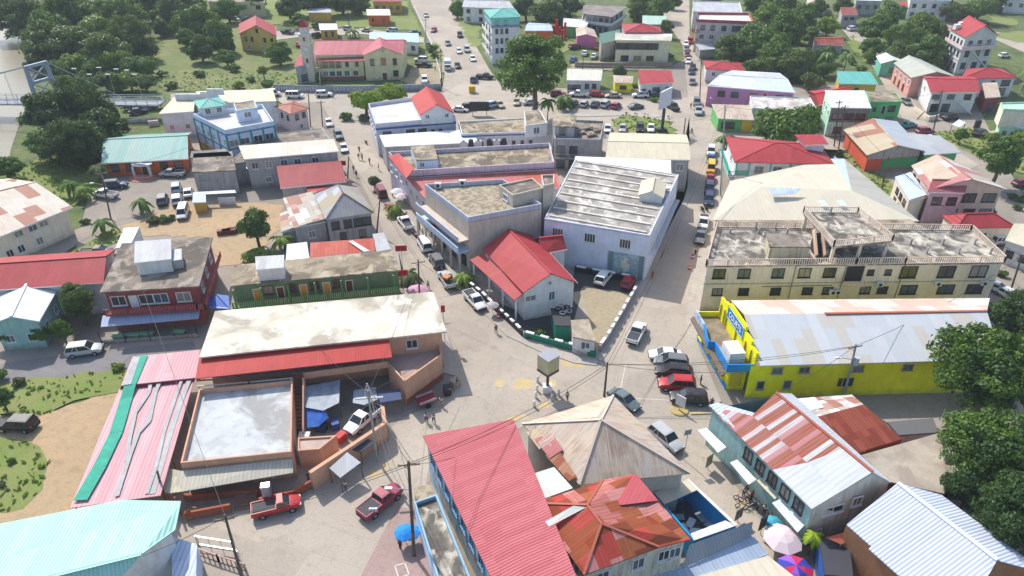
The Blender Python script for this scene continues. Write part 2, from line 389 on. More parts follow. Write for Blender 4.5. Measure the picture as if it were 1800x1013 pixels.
# ---------------------------------------------------------------- setting
GRASS=groundm('grass_ground',(.14,.2,.04),(.2,.23,.07),(.22,.2,.09))
DGRASS=groundm('rough_ground',(.06,.1,.025),(.11,.15,.04),(.2,.16,.1))
DIRT=groundm('dirt_ground',(.44,.3,.175),(.38,.28,.165),(.3,.23,.14),.12)
DIRTG=groundm('worn_dirt',(.36,.29,.2),(.3,.25,.17),(.16,.18,.07),.12)
ROAD=roadm('road_concrete',(.39,.335,.27)); SIDE=roadm('pavement_concrete',(.4,.36,.31),2.2,.2); YARD=roadm('yard_concrete',(.29,.25,.205),6,.25)
ASPH=roadm('asphalt',(.2,.19,.185),60,.5); PAVER=roadm('brick_paving',(.34,.24,.21),.9,.1)
b=MB(); b.face([(-1500,-200,-.1),(1500,-200,-.1),(1500,2500,-.1),(-1500,2500,-.1)]); o=b.build('ground',DGRASS); o['kind']='structure'
wm_=N('river_water'); nz=wm_.noise(wm_.pos(),.25,4); WATER=wm_.out(wm_.mix(nz,(.15,.135,.085),(.19,.165,.1)),.3,nz,.1,.2,spec=.25)
zone('river',[(-400,-60),(40,-40),(30,60),(75,130),(40,200),(20,260),(12,300),(-400,330)],-.02,WATER)
zone('paving',[(480,165),(350,215),(165,300),(120,500),(-60,640),(-60,700),(210,700),(0,1600),(2100,1600),(1900,480),(1790,330),(1700,150),(1240,150),(1230,90),(1100,160),(860,150)],.0,YARD)
# roads
zone('road',[(-80,652),(0,640),(120,622),(340,600),(352,640),(240,650),(120,662),(0,676),(-80,690)],.02,ASPH)
zone('road',[(295,905),(330,925),(440,905),(560,850),(650,790),(700,740),(800,690),(795,620),(735,540),(700,470),(680,420),(663,380),(640,330),(612,270),(588,220),(562,180),(470,183),(300,175),(300,165),(480,160),(776,163),(782,130),(758,80),(725,10),(700,-60),(775,-60),(792,0),(830,70),(862,125),(880,150),(1000,172),(1210,172),(1200,80),(1165,30),(1165,0),(1150,-60),(1215,-60),(1212,0),(1212,60),(1232,110),(1246,165),(1262,222),(1400,238),(1455,240),(1440,262),(1290,240),(1268,250),(1262,330),(1250,410),(1232,470),(1218,540),(1214,600),(1215,640),(1262,706),(1250,730),(1290,850),(1400,1000),(1500,1500),(1420,1500),(1180,860),(1100,700),(980,720),(900,760),(760,790),(740,900),(500,1500),(-50,1500)],.03,ROAD)
zone('road',[(1000,172),(1150,172),(1190,182),(1212,205),(1212,250),(1208,330),(1190,390),(1160,460),(1125,540),(1068,640),(1010,700),(820,700),(790,600),(880,560),(960,600),(1050,628),(1110,540),(1155,470),(1212,330),(1212,260),(1170,215),(1140,200),(970,196),(860,200),(800,195),(640,205),(650,240),(680,300),(730,380),(800,460),(850,530),(800,560),(735,460),(690,400),(640,300),(600,210),(640,180),(800,168)],.035,ROAD)
zone('road',[(1440,262),(1455,240),(1530,300),(1545,250),(1600,255),(1590,215),(1560,160),(1530,110),(1500,75),(1470,40),(1492,36),(1530,70),(1570,120),(1600,170),(1640,235),(1720,232),(1800,225),(1850,240),(1850,250),(1720,250),(1680,262),(1720,290),(1700,300),(1640,270),(1560,268),(1560,300),(1480,290)],.032,ROAD)
zone('road',[(430,60),(520,52),(640,50),(745,66),(745,76),(640,60),(520,66),(440,76)],.034,SIDE)
zone('road',[(1620,30),(1700,45),(1760,58),(1860,100),(1860,120),(1750,70),(1690,58),(1600,45)],.034,ROAD)
zone('path',[(0,458),(60,425),(130,405),(165,390),(205,360),(170,340),(195,325),(340,310),(345,380),(215,385),(150,420),(90,460),(0,500)],.036,YARD)
# pavements with kerbs
for nm,pts in (('left',[(668,345),(700,345),(760,420),(835,500),(900,570),(960,602),(1010,625),(1052,632),(1050,642),(1010,638),(950,618),(890,590),(822,522),(745,440),(690,372)]),
  ('right',[(1054,640),(1052,626),(1120,505),(1165,420),(1208,340),(1212,348),(1172,430),(1128,515),(1068,620)]),
  ('east',[(1210,640),(1206,560),(1218,480),(1240,420),(1256,350),(1262,280),(1272,280),(1266,380),(1245,460),(1232,540),(1225,600),(1268,706),(1258,712)]),
  ('west',[(700,440),(685,420),(700,470),(715,505),(760,515),(790,590),(800,660),(778,655),(760,560),(712,520)]),
  ('park',[(595,208),(592,190),(620,186),(650,195),(640,212),(612,212)]),('north',[(970,200),(1110,196),(1180,205),(1182,214),(1110,203),(975,206)])):
    zone('pavement',pts,.15,SIDE,thick=.2)
zone('pavement',[(700,888),(745,905),(790,1013),(800,1500),(430,1500),(640,1000)],.13,PAVER,thick=.15)
# lots, grass, dirt
zone('dirt_lot',[(200,400),(250,385),(330,345),(345,372),(420,352),(495,360),(500,400),(420,465),(380,470),(370,418),(250,415),(225,440)],.05,DIRT)
zone('dirt_lot',[(-60,960),(-60,700),(40,745),(120,712),(215,690),(215,760),(150,900),(60,960)],.05,DIRT)
zone('grass',[(-80,690),(0,675),(125,660),(220,645),(214,688),(130,704),(60,735),(0,728),(-80,720)],.07,GRASS)
zone('grass',[(-80,775),(20,772),(70,785),(85,815),(75,860),(40,895),(-80,905)],.07,GRASS)
zone('grass',[(105,455),(130,440),(165,420),(190,405),(212,402),(208,425),(165,442),(130,455)],.09,GRASS)
zone('grass',[(20,320),(90,250),(180,280),(180,325),(160,345),(130,362),(60,345),(25,345)],.07,GRASS)
zone('grass',[(268,110),(300,60),(420,30),(470,80),(560,95),(560,150),(480,160),(300,160),(270,150)],.07,groundm('dry_grass',(.13,.17,.05),(.2,.2,.08),(.09,.14,.03)))
zone('grass',[(470,-20),(700,-20),(720,10),(745,55),(640,48),(520,48),(460,40)],.05,GRASS)
zone('grass',[(740,75),(770,75),(778,110),(740,105)],.07,GRASS)
zone('grass',[(800,30),(845,45),(845,82),(830,82)],.07,GRASS)
zone('grass',[(1075,212),(1100,199),(1180,205),(1190,240),(1150,236),(1090,230)],.09,GRASS)
zone('grass',[(985,76),(1010,66),(1040,70),(1010,85),(985,95)],.07,GRASS)
zone('grass',[(1380,300),(1500,262),(1560,320),(1620,345),(1600,370),(1540,340),(1480,310)],.05,GRASS)
zone('grass',[(1640,232),(1700,225),(1760,245),(1900,300),(1900,330),(1780,300),(1690,262)],.07,GRASS)
zone('grass',[(1740,62),(1790,55),(1900,60),(1900,80),(1790,75)],.08,GRASS); zone('grass',[(1740,28),(1790,35),(1790,45),(1745,44)],.07,GRASS)
zone('grass',[(1500,60),(1535,110),(1520,112),(1490,75)],.07,GRASS)
zone('asphalt_lot',[(1010,470),(1118,490),(1105,530),(1086,512),(1025,505),(1010,560),(985,600),(905,580),(860,535),(850,520),(940,560),(1000,545)],.06,roadm('fresh_asphalt',(.07,.068,.066),50,.2))
zone('gravel_lot',[(1022,506),(1085,512),(1108,522),(1052,618),(1040,612),(1040,590),(1030,560)],.062,groundm('gravel',(.38,.31,.2),(.33,.28,.18),(.28,.23,.16),.3))
zone('dirt_lot',[(1010,108),(1180,112),(1180,122),(1060,124),(1000,122)],.055,DIRTG)
zone('dirt_lot',[(735,110),(775,112),(776,150),(700,152),(708,140)],.055,DIRTG)
zone('dirt_lot',[(1062,222),(1160,226),(1160,236),(1062,236)],.055,DIRTG)
YP=conc('worn_yellow_paint',(.56,.39,.13),(.4,.35,.28),.85,.9,thr=.46)
for pts in ([(905,666),(922,666),(922,684),(902,684)],[(924,666),(942,668),(942,684),(922,684)],[(962,668),(978,668),(976,680),(962,678)],[(945,712),(962,706),(968,716),(948,721)],[(890,736),(922,727),(932,736),(898,743)],[(985,632),(1015,636),(1030,646),(990,644)],[(872,668),(890,668),(886,680),(868,680)],[(645,833),(683,810),(690,820),(658,846)]):
    zone('road_marking',pts,.043,YP)
LN=plain('worn_white_line',(.55,.53,.5),.9)
for a,b_ in (((1212,560),(1236,520)),((1100,640),(1075,760)),((1100,700),(1210,706)),((850,1000),(905,820))):
    p,q=G(*a),G(*b_); m=MB(); d=(q-p).normalized()*1; s_=Vector((-d.y,d.x,0))*.06; m.face([v+Vector((0,0,.044)) for v in(p-s_,q-s_,q+s_,p+s_)]); m.build('road_line',LN)['kind']='structure'
m=MB()
fr=[(694,995),(712,990),(719,1010),(701,1016)]; fv=[G(*p,.145) for p in fr]
for a,b_ in zip(fv,fv[1:]+fv[:1]): m.bar(a,b_,.14,.01)
m.build('road_line',LN)['kind']='structure'
# ---------------------------------------------------------------- materials used by buildings
CW=(.66,.65,.62)
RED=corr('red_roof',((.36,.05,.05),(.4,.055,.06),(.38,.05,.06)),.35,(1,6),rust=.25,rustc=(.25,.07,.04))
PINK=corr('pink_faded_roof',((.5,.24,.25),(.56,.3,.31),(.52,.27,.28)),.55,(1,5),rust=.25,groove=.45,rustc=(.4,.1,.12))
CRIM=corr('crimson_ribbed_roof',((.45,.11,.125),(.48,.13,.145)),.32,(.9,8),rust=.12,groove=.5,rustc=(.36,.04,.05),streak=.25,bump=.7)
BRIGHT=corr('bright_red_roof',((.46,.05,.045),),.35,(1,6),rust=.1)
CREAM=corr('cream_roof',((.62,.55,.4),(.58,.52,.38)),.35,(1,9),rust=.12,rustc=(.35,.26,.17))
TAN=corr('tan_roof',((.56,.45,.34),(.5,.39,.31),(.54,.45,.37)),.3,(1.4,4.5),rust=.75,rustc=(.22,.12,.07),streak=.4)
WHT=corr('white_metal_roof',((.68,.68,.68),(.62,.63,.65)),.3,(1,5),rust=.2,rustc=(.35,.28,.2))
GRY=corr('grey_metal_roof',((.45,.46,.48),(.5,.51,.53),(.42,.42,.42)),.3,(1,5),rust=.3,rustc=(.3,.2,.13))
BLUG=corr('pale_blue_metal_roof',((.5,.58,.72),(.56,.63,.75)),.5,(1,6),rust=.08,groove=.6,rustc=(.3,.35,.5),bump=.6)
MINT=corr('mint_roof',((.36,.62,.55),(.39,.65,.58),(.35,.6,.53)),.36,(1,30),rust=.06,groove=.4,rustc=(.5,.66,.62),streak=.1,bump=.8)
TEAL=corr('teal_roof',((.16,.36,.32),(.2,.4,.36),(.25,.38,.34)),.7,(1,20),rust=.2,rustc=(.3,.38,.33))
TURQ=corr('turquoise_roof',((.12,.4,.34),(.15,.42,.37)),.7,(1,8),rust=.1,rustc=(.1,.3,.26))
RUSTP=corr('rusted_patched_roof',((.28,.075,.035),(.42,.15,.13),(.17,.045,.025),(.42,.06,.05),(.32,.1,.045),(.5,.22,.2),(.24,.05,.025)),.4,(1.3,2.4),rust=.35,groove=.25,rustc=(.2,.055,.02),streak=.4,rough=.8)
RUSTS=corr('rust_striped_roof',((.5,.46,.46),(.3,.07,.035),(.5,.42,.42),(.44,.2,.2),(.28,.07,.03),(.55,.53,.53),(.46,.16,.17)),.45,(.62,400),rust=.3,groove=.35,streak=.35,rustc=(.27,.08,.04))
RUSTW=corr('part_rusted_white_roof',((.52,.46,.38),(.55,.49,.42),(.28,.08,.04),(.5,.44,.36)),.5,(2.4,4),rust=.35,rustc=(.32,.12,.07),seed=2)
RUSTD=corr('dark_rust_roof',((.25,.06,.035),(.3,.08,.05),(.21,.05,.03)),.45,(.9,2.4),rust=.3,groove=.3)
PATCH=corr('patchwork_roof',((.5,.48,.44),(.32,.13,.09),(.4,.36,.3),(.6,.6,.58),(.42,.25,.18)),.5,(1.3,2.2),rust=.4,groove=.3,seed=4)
CR=conc('grey_concrete_roof',(.2,.165,.13),(.055,.048,.04),.75,.2,light=(.3,.25,.2))
CRG=conc('brown_concrete_roof',(.27,.21,.14),(.08,.065,.045),.75,.22,light=(.38,.32,.23))
CRL=conc('bright_concrete_roof',(.68,.62,.5),(.25,.21,.16),.7,.16,light=(.66,.61,.5),thr=.53)
CRW=conc('whitewashed_roof',(.6,.59,.58),(.4,.35,.28),.3,.3)
CRB=conc('sealed_white_roof',(.5,.52,.52),(.17,.15,.13),.6,.2,thr=.55)
CRM=conc('mossy_terrace',(.32,.28,.23),(.05,.045,.04),.85,.3,light=(.5,.46,.38),thr=.48)
CRT=conc('gravel_roof',(.4,.33,.23),(.14,.115,.08),.75,1.3)
def Wc(n,c,d=.35): return wallm(n,c,d)
WWH=Wc('white_wall',(.6,.6,.59),.2); WGR=Wc('grey_wall',(.36,.35,.34),.5); WCR=Wc('cream_wall',(.66,.58,.46),.2); WBE=Wc('beige_wall',(.5,.43,.36),.25)
WPE=Wc('peach_wall',(.52,.29,.19),.15); WBL=Wc('pale_blue_wall',(.5,.58,.7),.15); WYE=Wc('yellow_wall',(.62,.56,.32),.3); WOR=Wc('orange_wall',(.62,.13,.02),.2)
WPK=Wc('pink_wall',(.55,.22,.42),.15); WSA=Wc('salmon_wall',(.6,.3,.25),.2); WMI=Wc('mint_wall',(.4,.6,.45),.25); WGN=Wc('bright_green_wall',(.1,.42,.15),.2)
WTE=Wc('teal_wall',(.27,.44,.42),.35); WRE=Wc('dark_red_wall',(.24,.05,.045),.3); WDG=Wc('dark_green_wall',(.12,.2,.1),.4); WLG=Wc('pale_pink_wall',(.58,.48,.46),.2)
WSY=Wc('store_yellow_wall',(.78,.68,.005),.1); WSB=plain('store_blue',(.02,.22,.55),.5); WDK=plain('dark_interior',(.02,.02,.022),.9); WOY=Wc('ochre_wall',(.55,.33,.05),.2); WRD=Wc('rusty_red_wall',(.3,.07,.03),.3)
# ---------------------------------------------------------------- foreground left
x=house('market_hall','large building with a pale mint ribbed roof at the bottom left corner','building',[(-160,1180),(165,1060),(318,881),None],6.3,None,WWH,None)
for o_ in list(x.root.children): bpy.data.objects.remove(o_)
r=x.root; B_=MB()
rf=[(213,879,6),(318,881,6),(308,931,6.4),(249,974,8.2),(-200,1085,8.2),(-200,960,6)]
B_.slab([G(*p) for p in rf],.15); q1=G(249,974,8.2);q0=G(-200,1085,8.2); e1=G(213,1013,7.1); B_.slab([q0,q1,e1+(e1-q1)*1.5,q0+(e1-q1)*2.5],.15); B_.build('roof',MINT,r)
cap=MB(); cap.bar(q0+Vector((0,0,.08)),q1+Vector((0,0,.08)),.5,.1); cap.build('ridge_cap',MINT,r)
gA=G(306,931,6.2); gB=e1+(e1-q1)*1.4
W=MB(); W.face([(gB.x,gB.y,0),(gA.x-.4,gA.y,0),(gA.x-.4,gA.y,6.1),(q1.x-.4,q1.y,8.0),(gB.x,gB.y,gB.z-.2)]); A_=G(-200,960,5.8); b2=G(213,879,5.8); W.face([(b2.x,b2.y-.6,0),(A_.x,A_.y-.6,0),A_-Vector((0,.6,0)),b2-Vector((0,.6,0))]); W.face([(gA.x-.4,gA.y,0),(b2.x,b2.y-.6,0),(b2.x,b2.y-.6,5.8),(gA.x-.4,gA.y,6.1)]); W.build('wall',WWH,r)
BRG=glassm('brown_glass',(.07,.05,.035))
d_=(gA-gB); d_.z=0; 
for t,zz in((.28,3.2),(.5,3.4),(.72,3.6),(.86,3.4)):
    a_=Vector((gB.x,gB.y,0));c_=Vector((gA.x-.4,gA.y,0)); f_=win_part(None,r,a_,c_,t,zz,d_.length*.18,1.9,FRW,nx=2)
    f_.children[0].data.materials[0]=BRG
x=thing_poly('lean_to','small pale blue corrugated shed roof right of the mint roof','shed',[(301,943,3.6),(346,957,3.4),(344,1050,3.4),(303,1050,3.6)],BLUG)
W=MB(); 
for a_,b_ in(((345,957),(343,1050)),((302,943),(345,957))): p,q=G(*a_,3.3),G(*b_,3.3); W.face([(p.x,p.y,0),(q.x,q.y,0),q,p])
W.build('wall',WBL,x)
# fence of pink balusters
def fence(name,label,cat,pts,h,m,kind='bar',sp=.35,z=0,rm=None,group=None,solid=False):
    P_=[G(*p) for p in pts]; r=empty(name,P_[0],label,cat,group); rail(r,P_,z,h,m,kind,sp,'fence_panel' if not solid else 'wall_panel',rm); return r
fence('fence','row of pink and grey concrete balusters at the bottom edge left of the leaning pole','fence',[(349,975),(385,988),(432,1003)],1.1,Wc('pink_concrete',(.45,.3,.27),.4),'bal',.55)
fence('fence','thin wire fence behind the pink balusters at the bottom edge','fence',[(349,958),(412,968),(420,985)],1.4,METAL,'bar',1.2)
# pink market canopy
x=thing_poly('market_canopy','long pink corrugated market canopy draped with green and grey netting','market canopy',[(210,684,3.6),(341,668,3.9),(282,871,3.9),(123,893,3.5)],CRIM,.1,None,[(212,690,3.4),(172,780,3.4),(130,885,3.4),(275,868,3.6),(300,800,3.6)])
for o_ in x.children:
    if o_.name.startswith('roof'): o_.data.materials[0]=corr('pink_canopy_sheets',((.55,.3,.32),(.6,.36,.38)),.45,(1.1,50),rust=.12,groove=.5,rustc=(.45,.15,.2)); 
b=MB(); b.slab([G(*p) for p in [(233,627,4.3),(352,615,4.5),(344,664,4.4),(213,678,4.2)]],.1); b.build('upper_roof',corr('pink_canopy_sheets',((.55,.3,.32),(.6,.36,.38)),.45,(1.1,50),rust=.12,groove=.5,rustc=(.45,.15,.2)),x)
part_poly(x,'gable_board',[(213,679,4.1),(343,665,4.3),(342,670,4.0),(211,685,3.7)],plain('maroon_board',(.17,.02,.03)),.05)
NETG=conc('green_shade_net',(.01,.33,.22),(.02,.2,.14),.4,1.2,rough=.7); NETY=conc('grey_green_net',(.38,.42,.4),(.4,.28,.3),.5,.9,rough=.8)
def strip(root,name,path,w,z,m):
    b=MB(); P_=[G(a,c,z+dz) for a,c,dz in path]
    for (p,q) in zip(P_,P_[1:]):
        d=(q-p).normalized(); s_=Vector((-d.y,d.x,0))*w/2
        wob=rnd.uniform(-.06,.06); b.slab([p-s_,q-s_,q+s_,p+s_],.05)
    return b.build(name,m,root)
strip(x,'net',[(250,626,.72),(229,675,.62),(222,700,.12),(204,760,.12),(175,820,.12),(141,879,.1)],1.5,3.75,NETG)
strip(x,'net',[(240,628,.7),(224,676,.62)],.9,3.8,NETY)
strip(x,'net',[(266,664,.4),(262,690,.1),(238,725,.1),(228,770,.1),(222,810,.1)],.45,3.78,NETY)
strip(x,'net',[(284,662,.4),(273,690,.1),(262,740,.1),(243,760,.12),(228,800,.12),(212,850,.1),(205,872,.1)],.5,3.8,NETY)
strip(x,'net',[(319,668,.3),(308,700,.1),(288,760,.1),(276,815,.1),(258,868,.1)],.4,3.85,NETY)
strip(x,'net',[(333,667,.3),(320,700,.1),(300,760,.1),(283,820,.1),(268,868,.1)],.6,3.83,NETY)
# tan-roofed two storey building with terrace
DKV=plain('deep_shade',(.03,.028,.028),.9)
x=house('shop_building','long two storey peach building with stained cream concrete roof and red lean-to','building',[(350,628),(785,583),(762,513),(378,547)],7,'flat',WPE,CRL,par=.0,o=.6,wins=[(0,[.865],4.4,1.5,1.4)],bands=[(6.5,.15)],bandm=plain('maroon_trim',(.2,.03,.03)))
part_poly(x.root,'lower_roof',[(351,629,6.5),(684,598,6.5),(689,628,5.9),(343,666,5.9)],BRIGHT,.1)
part_poly(x.root,'terrace_floor',[(345,668,3.4),(684,643,3.4),(713,679,3.4),(777,632,3.4),(766,612,3.4),(690,620,3.4),(350,655,3.4)],conc('terrace_tiles',(.42,.3,.25),(.3,.2,.17),.3,.4),.3)
tp=[G(a,c,3.4) for a,c in((535,666),(682,646),(712,680),(777,633),(770,610))]
rail(x.root,tp,3.4,1.0,WPE,'solid',name='terrace_parapet')
wl=MB()
for p,q in zip(tp[1:],tp[2:]): 
    wl.face([(p.x,p.y,0),(q.x,q.y,0),(q.x,q.y,3.3),(p.x,p.y,3.3)])
wl.build('ground_floor_wall',WPE,x.root)
wl=MB(); a_,b_=tp[2],tp[3]; d=(b_-a_).normalized(); nn=Vector((d.y,-d.x,0))*.03; wl.face([(a_.x+nn.x,a_.y+nn.y,0),(b_.x+nn.x,b_.y+nn.y,0),(b_.x+nn.x,b_.y+nn.y,1.1),(a_.x+nn.x,a_.y+nn.y,1.1)]); wl.build('painted_dado',WRD,x.root)
rail(x.root,[G(a,c,3.4) for a,c in((352,688),(440,681),(515,674))],3.4,.9,WWH,'bar',.3,name='balcony_railing')
# upper wall fittings under the red roof
up_=[]; wa,wb=x.w[0],x.w[1]
for t in(.05,.13,.22,.31,.41,.5,.6,.68): win_part(None,x.root,wa,wb,t,3.6,2.4,1.5,FRW)
for a_ in (357,460,556,600,646,686): pillars(x.root,[G(a_,664-(a_-350)*.085,3.4)],3.4,6,.12,plain('grey_pipe',(.4,.4,.4)),'post')
gw=MB(); p=G(360,690,0); 
# lower block with sealed flat roof
y=house('shop_annex','low peach block with pale blue-white flat roof and raised parapet in the market corner','building',[(320,822),(514,802),(516,676),(352,692)],3.6,'flat',WPE,CRB,par=.75,o=.0)
part_poly(y.root,'awning',[(282,820,3.2),(318,828,3.3),(514,806,3.3),(515,831,2.7),(321,864,2.7),(290,868,2.7)],corr('awning_sheets',((.5,.47,.38),(.56,.5,.36),(.52,.48,.38)),.45,(1,6),rust=.2,groove=.4,rustc=(.35,.28,.2)),.08)
pillars(y.root,[(318,905),(303,898)],0,2.9,.2,WRD,'awning_post')
b=MB(); p0,p1=G(326,880),G(480,868); b.bar(p0+Vector((0,0,.5)),p1+Vector((0,0,.5)),.4,1.0); b.build('shop_counter',WRD,y.root)
b=MB()
for k in range(12):
    p=G(340+k*13,868-k*1.6,0); b.box((p.x,p.y,1.2+rnd.random()*.5),.35,.3,.35,rnd.random()*3)
b.build('hanging_goods',plain('pale_goods',(.45,.5,.45)),y.root)
x2=empty('staircase',G(523,700),'reddish brown concrete staircase between the sealed roof and the blue tarpaulins','staircase')
b=MB(); a_,c_=G(524,668,3.4),G(522,764,0)
for k in range(14):
    p=a_+(c_-a_)*(k+.5)/14; b.box((p.x,p.y,p.z/2+.1),1.3,(a_-c_).length/14*.92,p.z+.2)
b.build('steps',Wc('brown_steps',(.2,.1,.07),.3),x2)
for xx in(513,534):
    b=MB(); b.bar(G(xx+.5,668,3.9),G(xx,764,.8),.2,1.4); b.build('side_wall',WPE,x2)
# yard wall and ramp
st2=empty('steps',G(432,885),'dark brown broad steps between the market counters','steps')
for k in range(5):
    b=MB(); b.bar(G(412,896-k*6,.15*k),G(452,890-k*6,.15*k),.5,.32); b.build('step',wallm('brown_steps',(.2,.1,.07),.3),st2)
wz=None
def wall_thing(name,label,cat,pts,h,m,t=.25,group=None,z0=0,cap=None):
    P_=[G(*p[:2]) for p in pts]; r=empty(name,P_[0],label,cat,group); b=MB()
    for (p,q,hp,hq) in [(P_[k],P_[k+1],pts[k][2] if len(pts[k])>2 else h,pts[k+1][2] if len(pts[k+1])>2 else h) for k in range(len(P_)-1)]:
        d=(q-p).normalized(); s_=Vector((-d.y,d.x,0))*t/2; Z=lambda v,z:Vector((v.x,v.y,z))
        lo=[p-s_,q-s_,q+s_,p+s_]; hi=[Z(lo[0],hp),Z(lo[1],hq),Z(lo[2],hq),Z(lo[3],hp)]; lo=[Z(v,z0-.1) for v in lo]
        b.face(hi)
        for k in range(4): b.face([lo[k],lo[(k+1)%4],hi[(k+1)%4],hi[k]])
    b.build('wall_panel',m,r)
    if cap:
        for i,(p,q) in enumerate(zip(P_,P_[1:])):
            pass
    return r
wall_thing('boundary_wall','tall peach boundary wall slanting beside the white pickup in the market yard','wall',[(551,862),(680,774),(676,745)],3.0,WPE,.5)
w4=lambda:None
w3=wall_thing('boundary_wall','low rust red wall base along the market road below the peach wall','wall',[(328,914),(408,899)],1.2,WRD,.3)
wall_thing('boundary_wall','rust red wall base behind the red pickup in the market corner','wall',[(458,889),(520,874),(553,855)],1.2,WRD,.3)
x=house('store_room','small pinkish flat roof store room beside the peach market wall','building',[(524,795),(562,792),(592,768),(524,772)],2.6,'flat',WPE,conc('pink_roof_slab',(.5,.38,.32),(.35,.25,.2),.3,.5),par=.25,o=0)
TARP=conc('grey_tarpaulin',(.2,.24,.29),(.3,.34,.38),.6,.8,rough=.5); TARB=conc('blue_tarpaulin',(.02,.1,.42),(.05,.18,.55),.5,.9,rough=.4)
thing_poly('tarpaulin','grey tarpaulin stretched over the market yard beside the brown stairs','tarpaulin',[(534,680,3.1),(598,668,3.1),(596,708,2.7),(568,722,2.5),(536,716,2.6)],TARP,.05,None,[(536,716,2.5),(596,708,2.6)])
thing_poly('tarpaulin','bright blue tarpaulin sagging below the grey one in the market yard','tarpaulin',[(536,713,2.5),(570,718,2.5),(577,734,1.9),(560,750,1.4),(540,752,1.3)],TARB,.05,None,[(577,734,1.8)])
thing_poly('tarpaulin','crumpled grey blue tarpaulin by the low red wall next to the white pickup','tarpaulin',[(622,686,2.4),(660,680,2.5),(664,702,2.2),(640,712,2.1),(620,708,2.1)],TARP,.05,None,[(640,712,2.0)])
thing_poly('market_stall','dark blue tarpaulin roofed stall against the peach terrace wall','market stall',[(664,690,2.4),(703,684,2.4),(706,702,2.1),(668,708,2.1)],plain('navy_tarp',(.03,.06,.15)),.08,None,[(706,702,2.0)])
thing_poly('market_stall','grey metal roofed vendor stall on the shaded kerb facing the maroon pickup','market stall',[(579,823,2.6),(610,795,2.9),(634,813,2.6),(598,840,2.3)],GRY,.08,None,[(579,823,2.5),(634,813,2.5),(598,840,2.2)])
thing_poly('market_stall','black roofed stall with white edge beside the steel pole on the kerb','market stall',[(618,790,2.5),(642,770,2.6),(662,778,2.3),(634,795,2.2)],plain('black_roof',(.04,.045,.06)),.1,None,[(634,795,2.1),(662,778,2.2)])
# green balcony building
x=house('green_building','green two storey building with brown flat roof and long balcony','building',[(405,503),(703,475),(690,440),(412,466)],6.8,'flat',WDG,CRG,par=.0,o=.3,wins=[(0,[.2,.34,.48,.62],4.6,1.5,1.4,FRB)],doors=[(0,.13,1,2.2,3.4,plain('ochre_door',(.55,.3,.03))),(0,.27,1,2.2,3.4,FRB),(0,.41,1,2.2,3.4,plain('ochre_door',(.55,.3,.03))),(0,.55,1,2.2,3.4,plain('ochre_door',(.55,.3,.03))),(0,.69,1,2.2,3.4,FRB)])
fl=[x.w[0],x.w[1]]; dn=Vector((0,-1.6,0))
b=MB(); b.slab([fl[0]+dn+Vector((0,0,3.4-6.8)),fl[1]+dn+Vector((0,0,-3.4)),fl[1]+Vector((0,0,-3.4)),fl[0]+Vector((0,0,-3.4))],.25); b.build('balcony_floor',WDG,x.root)
rail(x.root,[fl[0]+dn,fl[1]+dn],3.4,1.05,plain('pale_green_paint',(.32,.52,.26)),'bal',.32,rm=plain('mid_green_paint',(.08,.25,.08)))
for t in(.02,.18,.34,.5,.66,.82,.98): pillars(x.root,[fl[0]+dn+(fl[1]-fl[0])*t],0,6.7,.25,plain('mid_green_paint',(.08,.25,.08)),'column')
hb=house('roof_shelter','white box shelter with small ribbed roof on the brown roof of the green building','shed',[(450,474),(499,470),(500,451),(449,454)],9.0,'shed',WWH,GRY,rise=.3,o=.15,z0=6.85)
# red building
x=house('red_building','dark red two storey bar with weathered flat roof and blue-grey awning','building',[(175,514),(350,503),(374,417),(214,428)],7.4,'flat',WRE,CR,par=0,o=.5,wins=[(0,[.12,.42,.58,.83],4.6,2.1,1.6),(1,[.2,.5,.8],4.5,1.5,1.3)],doors=[(0,.28,1,2.2,3.9,WWH)])
fl=x.w; dn=Vector((-.05,-1.5,0)); ro=WRE
b=MB(); b.slab([fl[0]+dn+Vector((0,0,-3.6)),fl[1]+dn+Vector((0,0,-3.6)),fl[1]+Vector((0,0,-3.6)),fl[0]+Vector((0,0,-3.6))],.25); b.build('balcony_floor',WRE,x.root)
rail(x.root,[fl[0]+dn,fl[1]+dn,fl[1]+Vector((1.2,-1.5,0)),fl[2]+Vector((1.2,0,0))],3.8,1.0,plain('pink_red_paint',(.45,.16,.17)),'bal',.3,rm=plain('crimson_paint',(.3,.02,.03)))
part_poly(x.root,'awning',[(180,555,3.3),(352,541,3.3),(349,560,2.7),(177,575,2.7)],corr('blue_grey_awning',((.36,.42,.55),),.6,(1,6),rust=.1),.08)
for a_ in(180,222,265,308,348): pillars(x.root,[(a_,606-(a_-180)*.08)],0,2.7,.12,plain('dark_post',(.05,.04,.04)),'awning_post')
b=MB(); b.bar(G(183,604)+Vector((0,0,.25)),G(350,592)+Vector((0,0,.25)),.4,.5); b.build('kerb_wall',WGR,x.root)
for k,a_ in enumerate((212,237,261,316)):
    t=empty('table',G(a_,598-(a_-212)*.07),'green bar table under the blue-grey awning, '+['leftmost','second from left','third from left','rightmost and set apart'][k],'table','green tables under the awning')
    b=MB(); c_=t.location; b.box((c_.x,c_.y,.95),2.0,.9,.1); b.build('table_top',plain('table_top_green',(.2,.35,.22)),t); b=MB(); b.box((c_.x,c_.y,.45),1.8,.7,.88); b.build('base',plain('table_green',(.08,.2,.1)),t)
h1=house('roof_shelter','grey metal tank room with ribbed roof on top of the red building','shed',[(236,462),(301,455),(302,424),(238,428)],9.8,'shed',WWH,GRY,rise=.4,o=.2,z0=7.45)
house('roof_shelter','narrow brown lean-to beside the tank room on the red building','shed',[(301,459),(320,456),(319,437),(301,439)],9.0,'flat',WGR,GRY,o=0.1,par=0,z0=7.45)
